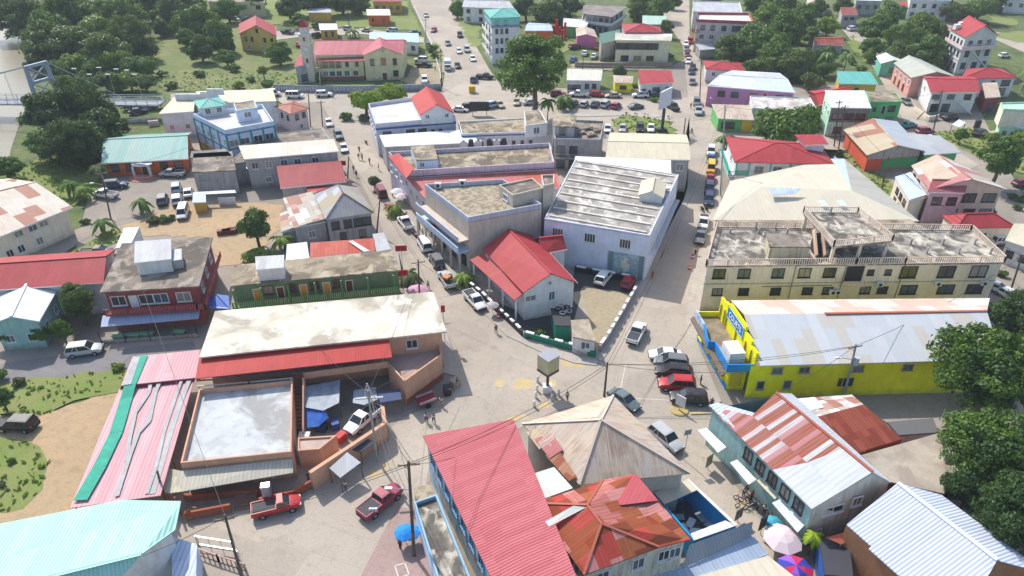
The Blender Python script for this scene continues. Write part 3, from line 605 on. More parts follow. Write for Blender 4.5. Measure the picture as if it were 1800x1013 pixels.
# left column
x=house('house','white house with faded crimson ribbed roof at the left edge below the dirt yard','house',[(-60,513),(182,497)],6,'gable',WWH,RED,rise=1.8,ridge=[(-55,466),(187,450)],wins=[(1,2,3.8,1.2,1.2)])
x=house('house','low teal walled house with pale grey-white roof behind the papaya tree','house',[(-20,572),(68,565),(102,506),(0,514)],5,'gable',WTE,WHT,rise=1.2,o=.4,ax=1,wins=[(0,2,1.5,1.2,1.2),(1,2,2,1.2,1.2)])
part_poly(x.root,'porch_roof',[(72,556,3.2),(80,552,3.3),(92,556,2.7),(78,575,2.5)],WHT,.08)
x=house('long_house','long two storey cream house with rust and white panelled roof on the left edge','building',[(-60,440),(128,364)],5.8,'gable',WCR,RUSTW,rise=2.2,ridge=[(-95,360),(62,320)],o=.9,wins=[(0,[.45,.6,.72],4,1.6,1.1),(0,[.3,.42,.62],1,1.2,1.4)])
x=house('town_house','bright orange building with pale teal gable roof and arched porch','building',[(178,287),(331,279)],3.6,'gable',WOR,TEAL,rise=2.4,ridge=[(181,245),(330,238)],o=.6,wins=[(0,[.11,.29,.71,.89],1.3,1.7,1.5,FRK)],doors=[(0,.46,1.2,2.4)])
c_=x.w[0]+(x.w[1]-x.w[0])*.47
b=MB()
for k in range(9):
    a_=math.pi*k/8; b2_=math.pi*(k+1)/8
    if k<8: b.bar(Vector((c_.x-1.9*math.cos(a_),c_.y-1.8,2.3+1.1*math.sin(a_))),Vector((c_.x-1.9*math.cos(b2_),c_.y-1.8,2.3+1.1*math.sin(b2_))),.4,.4)
b.build('porch_arch',WWH,x.root)
pillars(x.root,[Vector((c_.x-1.9,c_.y-1.8,0)),Vector((c_.x+1.9,c_.y-1.8,0))],0,2.4,.45,WWH,'column')
for k in range(3):
    b=MB(); pts=[(c_.x+(3.2-k*.4)*math.cos(t),c_.y-1.2+(3.4-k*.5)*math.sin(t)) for t in [math.pi+math.pi*j/12 for j in range(13)]]; b.prism(pts,0,.18*(k+1)); b.build('porch_step',WOR if k==1 else WSA,x.root)
b=MB(); pts=[(c_.x+2.3*math.cos(t),c_.y-.9+1.5*math.sin(t)) for t in [2*math.pi*j/14 for j in range(14)]]; b.prism(pts,2.9,3.15,bottom=True); b.build('porch_roof',WWH,x.root)
# ---------------------------------------------------------------- middle left
x=house('concrete_building','windowless grey concrete block with dark roof right of the dirt parking lot','building',[(337,303),(415,299),(408,266),(340,270)],5.6,'flat',WGR,CR,par=0,o=.2,wins=[])
for k in range(5):
    b=MB(); a_,c_=x.w[0],x.w[1]; n_=Vector((0,-.05,0)); z_=3.4+k*.38
    b.bar(Vector((a_.x+.8,a_.y-.04,z_)),Vector((c_.x-.8,c_.y-.04,z_)),.08,.1); b.build('wall_louvre',WGR,x.root)
part_poly(x.root,'canopy',[(338,343,2.6),(415,339,2.6),(413,334,2.8),(340,338,2.8)],WHT,.06)
wall_thing('lean_wall','white board panels leaning against the grey concrete block','boards',[(386,362),(416,361)],1.9,WWH,.15)
house('kiosk','tiny ochre kiosk with blue-white roof by the grey concrete block','kiosk',[(338,356),(362,355),(362,341),(340,342)],2.6,'shed',WOY,BLUG,rise=.3,o=.2)
x=house('concrete_building','sprawling low building with bare dark concrete roof behind the white-roofed grey house','building',[(400,290),(592,262),(566,226),(455,240)],5.0,'flat',WGR,CR,par=.15,o=0)
house('concrete_building','old block with streaked concrete roof slab next to the orange building','building',[(334,278),(408,274),(396,262),(336,266)],5.6,'flat',WGR,conc('streaked_slab',(.3,.27,.24),(.1,.09,.08),.6,.3),par=.0,o=0)
x=house('town_house','two storey grey house with long cream-white metal roof','house',[(429,280),(596,266),(587,248),(420,260)],7.2,'shed',WGR,corr('cream_white_sheets',((.66,.65,.6),(.64,.64,.64),(.55,.5,.4)),.7,(5,9),rust=.1),rise=.5,o=.5,wins=[(0,[.08,.23,.4,.55,.75],4.6,1.4,1.5),(0,[.2,.5],1.3,1.2,1.2),(3,2,4.5,1.2,1.3)])
x=house('shop','shop with dull crimson ribbed metal roof in front of the grey house','shop',[(493,331),(609,319),(600,290),(487,299)],4.6,'shed',WGR,corr('dull_crimson_sheets',((.28,.04,.045),(.3,.05,.05)),.5,(1,8),rust=.2,groove=.3),rise=1.0,o=.3,wins=[(0,2,1.4,1.2,1.2)])
house('shop','low shed with plain bright red roof between the crimson roof and the hip roof','shed',[(545,352),(606,340),(596,322),(538,331)],3.6,'shed',WGR,BRIGHT,rise=.5,o=.3)
x=house('town_house','old grey boarded house with patched hip roof and brown shutters on the street','house',[(572,386),(657,374),(627,328),(551,341)],5.8,'hip',WGR,corr('weathered_hip_roof',((.4,.38,.35),(.42,.35,.24),(.36,.34,.33),(.46,.5,.55)),.6,(2.2,3.2),rust=.35,rustc=(.25,.19,.13),seed=3),rise=3.0,hipi=.46,ax=1,trim=plain('ridge_brown',(.1,.07,.06)),wins=[(0,[.16,.44],3.3,1.5,1.6,FRB),(0,[.68,.88],3.3,1.6,1.6,FRK),(1,3,3.2,1.2,1.4),(0,[.3,.75],.9,1.2,1.5,FRB)])
x=house('lean_to','patchwork of cream, white and rusty roof sheets left of the hip roofed house','shed',[(517,400),(574,389),(556,340),(497,348)],4.4,'shed',WGR,PATCH,rise=.6,edge=1,o=.2,wins=[(0,[.5],1.5,1.2,1.4)])
house('lean_to','small stack of pale roof sheets stepping down beside the banana plants','shed',[(494,408),(522,402),(510,372),(492,376)],3.3,'shed',WGR,PATCH,rise=.4,edge=1,o=.2)
x=house('market_shed','low shed with orange-red roof and one white sheet behind the green building','shed',[(545,454),(659,441),(658,424),(546,432)],4.2,'shed',WGR,corr('orange_red_sheets',((.45,.07,.04),(.48,.1,.07)),.6,(1,6),rust=.15),rise=.6,o=.2)
part_poly(x.root,'roof_sheet',[(612,424,4.95),(620,423,4.95),(650,441,4.4),(640,443,4.4)],WHT,.05)
house('shed','narrow grey tin roofed shed at the street end of the orange-red shed','shed',[(662,442),(687,438),(675,412),(655,415)],4.3,'shed',WGR,GRY,rise=.4,o=.2)
house('shed','pale lean-to roof between the banana plants and the orange-red shed','shed',[(502,460),(544,455),(540,428),(505,432)],3.6,'shed',WGR,WHT,rise=.3,o=.2)
house('container','white shipping-style store room behind the red building','container',[(203,436),(228,434),(245,399),(218,401)],3.0,'flat',WWH,WHT,par=0,o=0)
# hotel top left
x=house('hotel','three storey pale blue and white hotel with roof terrace and teal columns','hotel',[(397,236),(482,220),(462,190),(341,207)],8.2,'flat',WBL,CRW,par=1.0,o=0,wins=[(3,6,5.2,1.1,1.3),(0,[.12,.35,.62,.86],5.0,2,1.5),(3,5,2.6,1.0,1.2)],bands=[(7.9,.3),(4.4,.25)],bandm=plain('blue_band',(.05,.2,.3)))
for e_ in(0,3):
    A_,B2=x.w[e_],x.w[(e_+1)%4]
    for k in range(5): 
        p=A_+(B2-A_)*(k/4); d=(B2-A_).normalized(); pillars(x.root,[p+Vector((d.y,-d.x,0))*.1],0,8.2,.3,plain('teal_post',(.03,.25,.3)),'column')
W=MB(); A_,B2=x.w[3],x.w[0]; d=(B2-A_).normalized(); nn=Vector((d.y,-d.x,0))*.06
for (p,q) in((A_,B2),(x.w[0],x.w[1])):
    d=(q-p).normalized(); nn=Vector((d.y,-d.x,0))*.06; W.face([(p.x+nn.x,p.y+nn.y,0),(q.x+nn.x,q.y+nn.y,0),(q.x+nn.x,q.y+nn.y,2.3),(p.x+nn.x,p.y+nn.y,2.3)])
W.build('ochre_base',WOY,x.root)
house('pavilion','small teal hip roof pavilion on the blue and white hotel terrace','pavilion',[(350,192),(399,185),(385,170),(339,177)],10.6,'hip',WWH,TURQ,rise=1.2,o=.6,z0=8.25,wins=[(0,2,9,1.2,1.2)])
house('roof_room','white stair room with tan roof on the hotel terrace','roof room',[(415,196),(452,190),(447,177),(411,183)],11,'flat',WBL,CRG,par=.2,o=0,z0=8.25,wins=[(0,1,9.2,1.6,1.2)])
x=house('town_house','small pinkish two storey house with brown-red hip roof beside the road','house',[(511,201),(543,190),(517,177),(482,187)],5.6,'hip',WLG,corr('brown_red_roof',((.36,.12,.08),(.4,.15,.1)),.8,(1,6),rust=.2),rise=1.0,o=.5,wins=[(0,[.3,.75],3.5,1,1.3,FRK),(3,[.3,.7],3.2,1,1.2,FRK),(0,[.5],.9,1,1.1)])
x=house('bank_building','long white building with tan sloping roof by the bridge head','building',[(279,200),(340,196),(345,168),(308,172)],6.5,'shed',WWH,CREAM,rise=.4,o=.3,wins=[(0,2,2,1,1.2)])
x=house('bank_building','white stepped parapet building with tan roof behind the blue and white hotel','building',[(345,182),(486,178),(480,160),(345,164)],7,'shed',WWH,CREAM,rise=.5,o=.1)
b=MB()
for a_,c_,d_,z_ in((307,362,166,8.3),(352,382,162,9.0),(363,392,157,10)): p,q=G(a_,d_,z_),G(c_,d_,z_); b.bar(Vector((p.x,p.y,z_-.7)),Vector((q.x,q.y,z_-.7)),.5,1.6)
b.build('stepped_parapet',WWH,x.root)
wall_thing('deck_wall','white retaining wall below the two dark cars near the bridge','wall',[(224,216),(278,212)],.9,WWH,.4)
wall_thing('deck_wall','pale low wall right below the retaining wall by the big tree','wall',[(262,222),(280,220)],1.4,WLG,.5)
# ---------------------------------------------------------------- street row
x=house('shop_building','white three storey corner building with blue band and bright white roof deck','building',[(661,224),(801,212),(772,170),(648,188)],7.4,'flat',Wc('cool_white_wall',(.5,.53,.58),.15),CRW,par=.9,o=0,wins=[(0,[.13,.42,.57],4.6,2,1.5,FRK),(0,[.7,.8],4.9,.8,.7,FRK),(3,5,4.4,1,1.3)],bands=[(6.9,.45)],bandm=plain('cobalt_band',(.05,.1,.3)))
y=house('roof_house','white upper house with bright red gable roof on the corner building','roof room',[(738,203),(799,199),(778,165),(722,172)],9.6,'gable',WWH,BRIGHT,rise=2.4,ax=1,o=.3,z0=7.45,wins=[(0,[.2,.8],8.6,.9,.9)])
part_poly(x.root,'balcony_awning',[(648,200,4.4),(656,198,4.6),(668,233,4.6),(659,237,4.4)],corr('pink_awning',((.5,.25,.24),),.6,(1,5)),.1)
x=house('shop_building','long white flat metal roof directly in front of the corner building','building',[(676,258),(841,250),(828,229),(667,240)],6.2,'shed',WGR,corr('clean_white_sheets',((.74,.73,.7),(.72,.71,.68)),.8,(2,8),rust=.08,groove=.1),rise=.3,o=.3,wins=[(0,5,3,1.3,1.3)])
x=house('shop_building','white building with brown flat roof and small dark windows behind the white metal roof','building',[(812,238),(963,233),(950,208),(806,216)],6.8,'flat',WWH,CRG,par=.35,o=0,wins=[(0,[.2],3.6,2,1.5),(0,[.36,.44,.5,.6,.7,.8],4.2,.7,.8,FRK)],bands=[(6.5,.2)],bandm=plain('cobalt_band',(.05,.1,.3)))
house('roof_room','tall white stair room with brown roof at the right end of the brown flat roof','roof room',[(924,222),(962,217),(949,194),(921,197)],9.5,'flat',WWH,CRG,par=.15,o=0,z0=6.8,wins=[(0,1,7.4,1.5,1.5)])
x=house('shop_building','long lilac-white building with grimy terrace roof and parapet','building',[(718,307),(974,292),(966,258),(683,274)],7.6,'flat',Wc('lilac_wall',(.52,.46,.53),.35),CRG,par=.9,o=0,wins=[(0,[.08,.25,.45,.63,.8,.93],5.3,1.3,1.1,FRK),(3,4,4.5,1.2,1.4)],bands=[(7.1,.15)],bandm=plain('dark_band',(.06,.05,.08)))
part_poly(x.root,'red_roof',[(683,275,8.8),(700,269,9.8),(728,296,9.8),(714,314,8.8)],BRIGHT,.15)
house('roof_room','pale blue box room with mossy roof on the lilac-white building','roof room',[(732,282),(770,280),(762,254),(722,258)],9.7,'flat',WBL,CRG,par=.0,o=0,z0=7.65,wins=[(0,[.25],8.2,.9,.9)])
for k in range(6):
    p=G(815+k*13+(k>2)*6,258-k*.6,7.7); t=empty('water_tank' if k%2 else 'air_conditioner',p,('dark water tank' if k%2 else 'pale metal cooling unit')+[' farthest left',' second from left',' third from left',' third from right',' second from right',' farthest right'][k]+' in the row on the grimy terrace roof','tank' if k%2 else 'air conditioner','row of tanks and units on the terrace roof')
    b=MB()
    if k%2: b.tube(p,p+Vector((0,0,1.5)),.6,.55,10)
    else: b.box((p.x,p.y,8.3),1.5,1.0,1.2); b.box((p.x,p.y,8.95),1.2,.8,.1)
    b.build('body',FRK if k%2 else METAL,t)
    b=MB(); b.tube(p+Vector((0,0,1.5 if k%2 else 1.3)),p+Vector((0,0,1.65 if k%2 else 1.4)),.35,.25,10); b.build('lid' if k%2 else 'fan_cowl',FRK,t)
x=house('shop_building','low arcade building with long pink and orange-red roof behind the beige block','building',[(748,350),(985,330),(976,296),(713,318)],6.0,'shed',WLG,corr('pinkish_red_sheets',((.5,.17,.15),(.52,.22,.2),(.47,.12,.08)),.6,(3,9),rust=.15),rise=.9,o=.3,wins=[(3,3,3.5,1.2,1.3)])
x=house('office_block','tall beige windowless block with brown flat roof and pale blue street side','building',[(823,390),(952,366),(884,322),(747,331)],10.2,'flat',WBE,CRT,par=.85,o=0,wins=[(3,[.2,.45,.7],4.2,1.6,1.5),(3,[.15,.4,.65,.88],1.0,1.6,1.9,FRK)],parm=Wc('pale_blue_grey_wall',(.42,.44,.52),.3))
W=MB(); A_,B2=x.w[3],x.w[0]; d=(B2-A_).normalized(); nn=Vector((d.y,-d.x,0)); 
b=MB(); o1=A_+nn*2.2;o2=B2+nn*2.2; b.prism([o1,o2,B2,A_],4.4 ,4.7,bottom=True); b.build('balcony_floor',WBL,x.root)
rail(x.root,[o1,o2],4.7,1.0,WBL,'solid',name='balcony_parapet'); b=MB(); b.prism([o1+nn*-.1,o2+nn*-.1,B2,A_],6.6,6.8,bottom=True); b.build('upper_canopy',WBE,x.root)
rail(x.root,[A_+nn*2.1,B2+nn*2.1],6.8,.9,Wc('pale_blue_grey_wall',(.42,.44,.52),.3),'solid',name='canopy_parapet')
for k in range(6): pillars(x.root,[o1+(o2-o1)*k/5-nn*.2],0,4.5,.4,WBE,'column')
for k,(a_,c_) in enumerate(((770,331),(813,326))):
    t=empty('air_conditioner',G(a_,c_,10.3),'white air conditioner '+('left' if k==0 else 'right')+' of two at the back parapet of the beige block','air conditioner'); p=t.location; b=MB(); b.box((p.x,p.y,10.9),1.2,.7,1.0); b.build('body',WWH,t); b=MB(); b.tube((p.x,p.y-.35,10.9),(p.x,p.y-.4,10.9),.33,.33,10); b.build('fan_grille',FRK,t)
y=house('stair_tower','beige stair tower with dark roof hatch rising from the right end of the beige block','tower',[(901,346),(956,333),(936,316),(877,328)],12.2,'flat',WBE,CR,par=.35,o=0,z0=0,wins=[(3,[.5],10.6,1.6,1.0,WBL)])
house('roof_room','small dark roofed hatch room at the right end of the beige stair tower','tower',[(955,330),(974,326),(974,310),(951,311)],12.9,'flat',WBE,CR,par=.4,o=0,z0=0,wins=[(1,[.5],11,.8,1.2)])
# red gabled house in the triangle
x=house('police_house','white two storey house with broad faded red gable roof and veranda roof','house',[(920,515),(1015,497),(938,414),(848,438)],5.6,'gable',WWH,RED,rise=2.6,ax=1,o=.4,wins=[(0,[.12],3.6,1.8,1),(0,[.55],3.0,1.0,1.6),(0,[.5],6,.6,.6),(3,[.2,.5,.8],1.2,1.2,1.2)])
part_poly(x.root,'veranda_roof',[(904,528,4.4),(922,514,5.2),(848,446,5.2),(826,457,4.4)],RED,.12)
a_=G(904,528,0);
c1=G(904,528,4.3);c2=G(826,457,4.3)
pillars(x.root,[c1+(c2-c1)*t+Vector((.4,.2,0)) for t in(.02,.3,.6,.97)],0,4.3,.3,WWH,'column')
y=house('cross_wing','short cross wing with red roof at the back right of the white house','house',[(955,446),(997,438),(980,420),(940,421)],5.6,'gable',WWH,RED,rise=1.7,o=.3)
# parking wall with white blocks
BLK=plain('black_wall_paint',(.03,.032,.034),.7); GRW=plain('green_wall_paint',(.01,.2,.12),.6)
def dashwall(name,label,pts,m,h=1.15,gap=.0,sp=2.05):
    P_=[G(*p) for p in pts]; r=empty(name,P_[0],label,'wall','walls round the parking lot'); b=MB(); cps=[]
    for p,q in zip(P_,P_[1:]):
        b.bar(p+Vector((0,0,h/2-.05)),q+Vector((0,0,h/2-.05)),.3,h+.1)
        l=(q-p).length; k=max(1,round(l/sp)); d=(q-p)/k
        for i in range(k): cps.append((p+d*(i+.12),p+d*(i+.68)))
    b.build('wall_panel',m,r)
    for p,q in cps:
        c=MB(); c.bar(p+Vector((0,0,h+.12)),q+Vector((0,0,h+.12)),.42,.2); c.build('white_block',plain('white_cap_paint',(.8,.8,.8)),r)
dashwall('boundary_wall','black wall topped with white blocks along the pavement by the red veranda roof',[(826,507),(847,524),(868,545),(887,562),(906,580),(918,592)],BLK)
dashwall('boundary_wall','green wall topped with white blocks curving at the street junction',[(921,594),(947,601),(972,608),(997,614),(1020,621),(1047,628)],GRW)
dashwall('boundary_wall','pale wall topped with white blocks along the right street side of the lot',[(1054,618),(1067,600),(1080,578),(1093,556),(1106,533),(1119,511)],WGR)
dashwall('boundary_wall','black wall topped with white blocks at the foot of the mural building',[(1010,478),(1038,483),(1063,488),(1089,492),(1114,497)],BLK)
x=house('kiosk','small white hut with dirty concrete roof and green trim in the corner of the lot','hut',[(1006,592),(1047,600),(1035,561),(1003,563)],3.0,'flat',WWH,conc('dirty_pale_slab',(.42,.36,.27),(.2,.16,.12),.5,.8),par=.0,o=.1,wins=[(0,[.6],1.1,1.3,1.3)],parm=GRW)
house('hut','dark roofed green and white hut with tyres on its roof','hut',[(975,572),(1003,573),(1003,548),(968,541)],3.0,'flat',GRW,plain('dark_felt',(.04,.04,.04)),par=0,o=.1)
for k,(a_,c_) in enumerate(((981,530),(989,537),(996,527),(1000,534),(991,529),(986,525),(1005,532))):
    p=G(a_,c_+14,3.05); o_=MB()
    for j in range(12):
        t0,t1=2*math.pi*j/12,2*math.pi*(j+1)/12
        o_.tube(p+Vector((.45*math.cos(t0),.45*math.sin(t0),.12)),p+Vector((.45*math.cos(t1),.45*math.sin(t1),.12)),.13,.13,6,cap=False)
    o_=o_.build('tyre',plain('grey_tyre',(.3,.3,.3)) if k%2 else plain('black_rubber',(.02,.02,.02))); set_tags(o_,'old tyre lying on the dark roofed green hut','tyre','old tyres on the hut roof')
# mural building
x=house('hall_building','big pale blue-white hall with stained ribbed concrete roof and a mural on its front','building',[(957,385),(1142,415),(1193,308),(1011,281)],9.0,'flat',Wc('pale_lilac_wall',(.56,.6,.7),.12),conc('stained_hall_roof',(.36,.31,.26),(.16,.14,.12),.7,.2,light=(.56,.53,.48),thr=.48),par=.12,o=0,wins=[(0,[.135,.45,.785],5.9,1.9,1.7)],nx=4)
q=x.q
for k in range(9):
    t=.04+k*.115; b=MB(); a_=q[0]+(q[3]-q[0])*t;c_=q[1]+(q[2]-q[1])*t; b.bar(a_+Vector((.6,0,.16)),c_+Vector((-.8,0,.16)),.42,.22); b.build('roof_beam',conc('whitewashed_beam',(.66,.62,.56),(.4,.33,.26),.5,.6),x.root)
b=MB(); d=(q[1]-q[0]).normalized(); nn=Vector((d.y,-d.x,0))
mu=N('mural_paint'); up_=mu.pos(); n1=mu.noise(up_,.8,4,.6,1.5); n2=mu.noise(up_,.35,2)
MUR=mu.out(mu.mix(mu.ramp(n1,[(.5,(0,0,0)),(.56,(1,1,1))]),(.22,.33,.37),(.36,.46,.5)),.8)
a_=q[0]+d*(q[1]-q[0]).length*.63+nn*.04;c_=q[0]+d*(q[1]-q[0]).length*.975+nn*.04
b.face([(a_.x,a_.y,.2),(c_.x,c_.y,.2),(c_.x,c_.y,4.9),(a_.x,a_.y,4.9)]); b.build('mural',MUR,x.root)
for t,mm_ in((.64,(.12,.18,.2)),(.93,(.12,.18,.2))):
    b=MB(); p=q[0]+(q[1]-q[0])*t+nn*.06; p2=p+d*.9; b.face([(p.x,p.y,.2),(p2.x,p2.y,.2),(p2.x,p2.y,4.9),(p.x,p.y,4.9)]); b.build('mural_pillar',plain('mural_dark',(.15,.22,.24)),x.root)
b=MB(); ct=q[0]+(q[1]-q[0])*.8+nn*.07; r_=random.Random(3)
def blob(c,sx,sz,m,s=0):
    b=MB(); b.face([c+d*(sx*math.cos(t)*(1+.2*math.sin(3*t+s)))+Vector((0,0,sz*math.sin(t)*(1+.15*math.cos(5*t+s)))) for t in [2*math.pi*k/16 for k in range(16)]]); b.build('mural_figure',m,x.root)
ct.z=2.4; blob(ct,.75,1.3,plain('mural_pale',(.5,.55,.45)),1); e_=ct+nn*.01; e_.z=3.6; blob(e_+d*.2,.5,.5,plain('mural_pale2',(.55,.6,.52)),2); e_=ct+nn*.02; blob(e_+d*.55+Vector((0,0,1.0)),.3,.45,plain('mural_pink',(.55,.3,.28)),0); blob(e_+d*-.5+Vector((0,0,-.7)),.35,.3,plain('mural_green',(.25,.35,.25)),4)
dq=house('roof_vent','small white gabled ventilator house on the stained hall roof','roof room',[(1122,343),(1166,348),(1172,322),(1127,318)],10.3,'gable',WWH,CREAM,rise=1.0,ax=1,o=.2,z0=9.05)
W=MB(); A_,B2=x.w[1],x.w[2]
part_poly(x.root,'side_canopy',[(1140,447,6.3),(1150,448,6.3),(1195,352,6.3),(1186,350,6.3)],GRY,.15)
x=house('warehouse','patchy white metal roofed warehouse behind the hall','building',[(1007,300),(1180,306),(1179,284),(1011,277)],8.0,'shed',WWH,corr('patchy_white_sheets',((.72,.7,.7),(.66,.64,.64),(.6,.56,.52)),.9,(4,5),rust=.25,rustc=(.4,.3,.2)),rise=.3,o=.2)
x=house('warehouse','long cream metal roofed building facing the grass island','building',[(1064,279),(1214,281),(1207,237),(1072,233)],7.6,'gable',WGR,CREAM,rise=.9,o=.3,wins=[(0,[.9],5,1.5,1.5),(1,3,4,1.2,1.5)])
x=house('unfinished_building','derelict grey three storey shell with open galleries and missing roof','building',[(975,247),(1055,249),(1062,216),(972,212)],7.2,'flat',WGR,CR,par=.5,o=0,wins=[(0,[.15,.42],3.8,1.8,2.1,FRK),(0,[.15,.42],.6,1.8,2.2,FRK)])
b=MB(); 
for z_ in(3.4,): b.slab([x.w[0]+Vector((0,-1.5,z_-7.2)),x.w[1]+Vector((0,-1.5,z_-7.2)),x.w[1]+Vector((0,0,z_-7.2)),x.w[0]+Vector((0,0,z_-7.2))],.3)
b.build('gallery_slab',CR,x.root); rail(x.root,[x.w[0]+Vector((0,-1.5,0)),x.w[1]+Vector((0,-1.5,0))],3.4,1,WGR,'bar',.4)
house('roof_room','upper left room with brown slab on the derelict grey building','roof room',[(974,222),(1011,223),(1014,203),(970,200)],9.9,'flat',WGR,CRG,par=0,o=.2,z0=7.25,wins=[(0,[.4],7.9,1.3,1.8,FRK)])
for k,(a_,c_) in enumerate(((1022,236),(1040,240),(1034,228),(1052,232))):
    p=G(a_,c_,7.3); o_=MB(); o_.box((p.x,p.y,7.6),2.5,.4,.5,rnd.random()); o_.box((p.x+.5,p.y+.6,7.5),.4,2,.4,rnd.random()); set_tags(o_.build('rubble',CRG),'pile of broken beams on the roofless part of the derelict building','rubble','rubble on the derelict building')
# ---------------------------------------------------------------- centre bottom
x=house('market_building','long crimson ribbed roof building with peeling blue wall at bottom centre','building',[(862,1015),(1016,1030),(905,735),(743,766)],7,None,WWH,None)
for o_ in list(x.root.children): bpy.data.objects.remove(o_)
r=x.root
e0,e1=G(743,766,6.8),G(862,1013,6.8); t0,t1=G(903,737,8.6),G(1013,1013,8.6); dd=(e1-e0)*.35; e1+=dd; t1+=(t1-t0)*.35
b=MB(); b.slab([e1,t1,t0,e0],.15); b.build('roof',CRIM,r)
PEEL=N('peeling_blue_paint'); pp=PEEL.pos((1,1,.5)); a1=PEEL.noise(pp,.45,6,.7); a2=PEEL.noise(pp,1.6,5,.7)
pc=PEEL.mix(PEEL.ramp(a1,[(.46,(0,0,0)),(.52,(1,1,1))]),(.2,.42,.6),(.5,.5,.45)); pc=PEEL.mix(PEEL.ramp(a2,[(.52,(0,0,0)),(.66,(1,1,1))]),pc,(.2,.2,.19)); PEELM=PEEL.out(pc,.8,a2,.2)
W=MB(); iw=Vector((.5,0,0)); w0,w1,w2,w3=e0+iw+Vector((0,-.3,0)),e1+iw,t1,t0+Vector((0,-.3,0))
for a_,c_ in((w0,w1),(w3,w0),(w1+Vector((0,1,0)),w2+Vector((-.5,1,0)))): W.face([(a_.x,a_.y,0),(c_.x,c_.y,0),c_-Vector((0,0,.15)),a_-Vector((0,0,.15))])
W.build('wall',PEELM,r)
for k in range(7): win_part(None,r,Vector((w0.x,w0.y,0)),Vector((w1.x,w1.y,0)),.07+k*.09,4.0,1.3,1.5,plain('old_blue_frame',(.1,.22,.35)))
x=house('side_canopy','weathered concrete flat strip with blue parapet beside the pole and umbrella','canopy',[(775,1040),(835,1040),(768,874),(728,888)],3.4,'flat',WBL,CRM,par=.5,o=0,parm=Wc('faded_blue_parapet',(.25,.42,.55),.3))
house('side_canopy','small brown rusty platform roof at the corner of the peeling blue wall','canopy',[(730,881),(762,873),(756,851),(727,858)],3.2,'flat',WGR,CRG,par=0,o=0)
# tan hip roof
def planes(root,name,polys,m,t=.14):
    b=MB()
    for p in polys: b.slab([G(*v) for v in p],t)
    return b.build(name,m,root)
Lc,Bc,Rc,Fc=(918,745,6.6),(1078,695,6.6),(1214,832,6.6),(1018,852,6.6); ap,aq=(1050,733,10.4),(1056,738,10.4)
cen=(G(*Lc)+G(*Rc))/2; r=empty('market_building',(cen.x,cen.y,0),'building with a large tan weathered hip roof at the street junction','building')
planes(r,'roof',[[Lc,Fc,aq,ap],[Lc,ap,Bc],[Bc,ap,aq,Rc],[Fc,Rc,aq]],TAN)
for pts,mm in(([(940,772,7.25),(968,760,7.7),(990,790,7.6),(966,806,7.1)],corr('rose_patch',((.44,.15,.15),(.5,.35,.3)),.4,(1,3),rust=.4)),([(958,800,7.0),(985,796,7.4),(1014,838,7.0),(1000,846,6.8)],corr('rust_patch',((.3,.09,.04),(.4,.2,.12)),.4,(1,3),rust=.5)),([(925,760,7.0),(942,754,7.4),(962,778,7.4),(948,790,7.0)],corr('sand_patch',((.5,.4,.26),),.4,(1,3),rust=.3))): part_poly(r,'patch_sheet',pts,mm,.03)
cap=MB()
for p in(Lc,Fc,Rc,Bc): cap.bar(G(*p)+Vector((0,0,.05)),G(*aq)+Vector((0,0,.05)),.3,.1)
cap.build('ridge_cap',plain('pale_ridge',(.55,.45,.35),.6),r)
W=MB(); ip=inset([G(*Fc),G(*Rc),G(*Bc),G(*Lc)],.5)
for a_,c_ in zip(ip,ip[1:]+ip[:1]): W.face([(a_.x,a_.y,0),(c_.x,c_.y,0),c_-Vector((0,0,.1)),a_-Vector((0,0,.1))])
W.build('wall',WBE,r)
wq=[Vector((v.x,v.y,0)) for v in ip]
for t in(.15,.35,.55,.75,.9): win_part(None,r,wq[1],wq[2],t,3.8,1.2,1.5,FRW); win_part(None,r,wq[1],wq[2],t,1.0,1.4,1.8,FRB)
for t in(.2,.4,.6,.8): win_part(None,r,wq[2],wq[3],t,3.8,1.2,1.5,FRW)
# rust patched roof house
z_=7.9; A=(938,885,z_);B=(1060,844,z_);B2=(1118,833,z_);Cc=(1214,948,z_);D=(1159,962,z_);E=(1026,1011,z_); n1=(1032,888,9.6);n2=(1057,921,9.6)
cen=(G(*A)+G(*Cc))/2; r=empty('market_house',(cen.x,cen.y,0),'upper storey house with patched rust, red and pink hip roof','building')
planes(r,'roof',[[A,n1,B],[A,E,n2,n1],[E,D,n2],[B,n1,n2,D,Cc,B2]],RUSTP)
cap=MB()
for p,q_ in((A,n1),(B,n1),(n1,n2),(D,n2),(E,n2)): cap.bar(G(*p)+Vector((0,0,.05)),G(*q_)+Vector((0,0,.05)),.25,.1)
cap.build('ridge_cap',plain('rust_ridge',(.35,.1,.06),.7),r)
part_poly(r,'roof_sheet',[(958,917,8.45),(965,926,8.45),(1030,892,9.55),(1008,889,9.45)],plain('fibre_sheet',(.5,.5,.46),.7),.02)
part_poly(r,'roof_sheet',[(1062,846,8.05),(1118,834,8.0),(1157,880,8.05),(1090,888,8.8)],corr('rose_sheets',((.46,.1,.11),(.43,.08,.09)),.4,(1,5),rust=.1),.03)
W=MB(); ip=inset([G(*E),G(*D),G(*Cc),G(*B2),G(*A)],.35)
for a_,c_ in zip(ip,ip[1:]+ip[:1]): W.face([(a_.x,a_.y,0),(c_.x,c_.y,0),c_-Vector((0,0,.1)),a_-Vector((0,0,.1))])
W.build('wall',Wc('weathered_cream_boards',(.48,.48,.4),.6),r); ip=[Vector((v.x,v.y,0)) for v in ip]
for t in(.25,.75): win_part(None,r,ip[0],ip[1],t,5.3,1.3,1.5,FRW)
for t in(.3,.7): win_part(None,r,ip[1],ip[2],t,5.3,1.2,1.4,FRW)
for t in(.1,.3,.5,.7,.9): win_part(None,r,ip[4],ip[0],t,6.2,1.6,1.1,FRW)
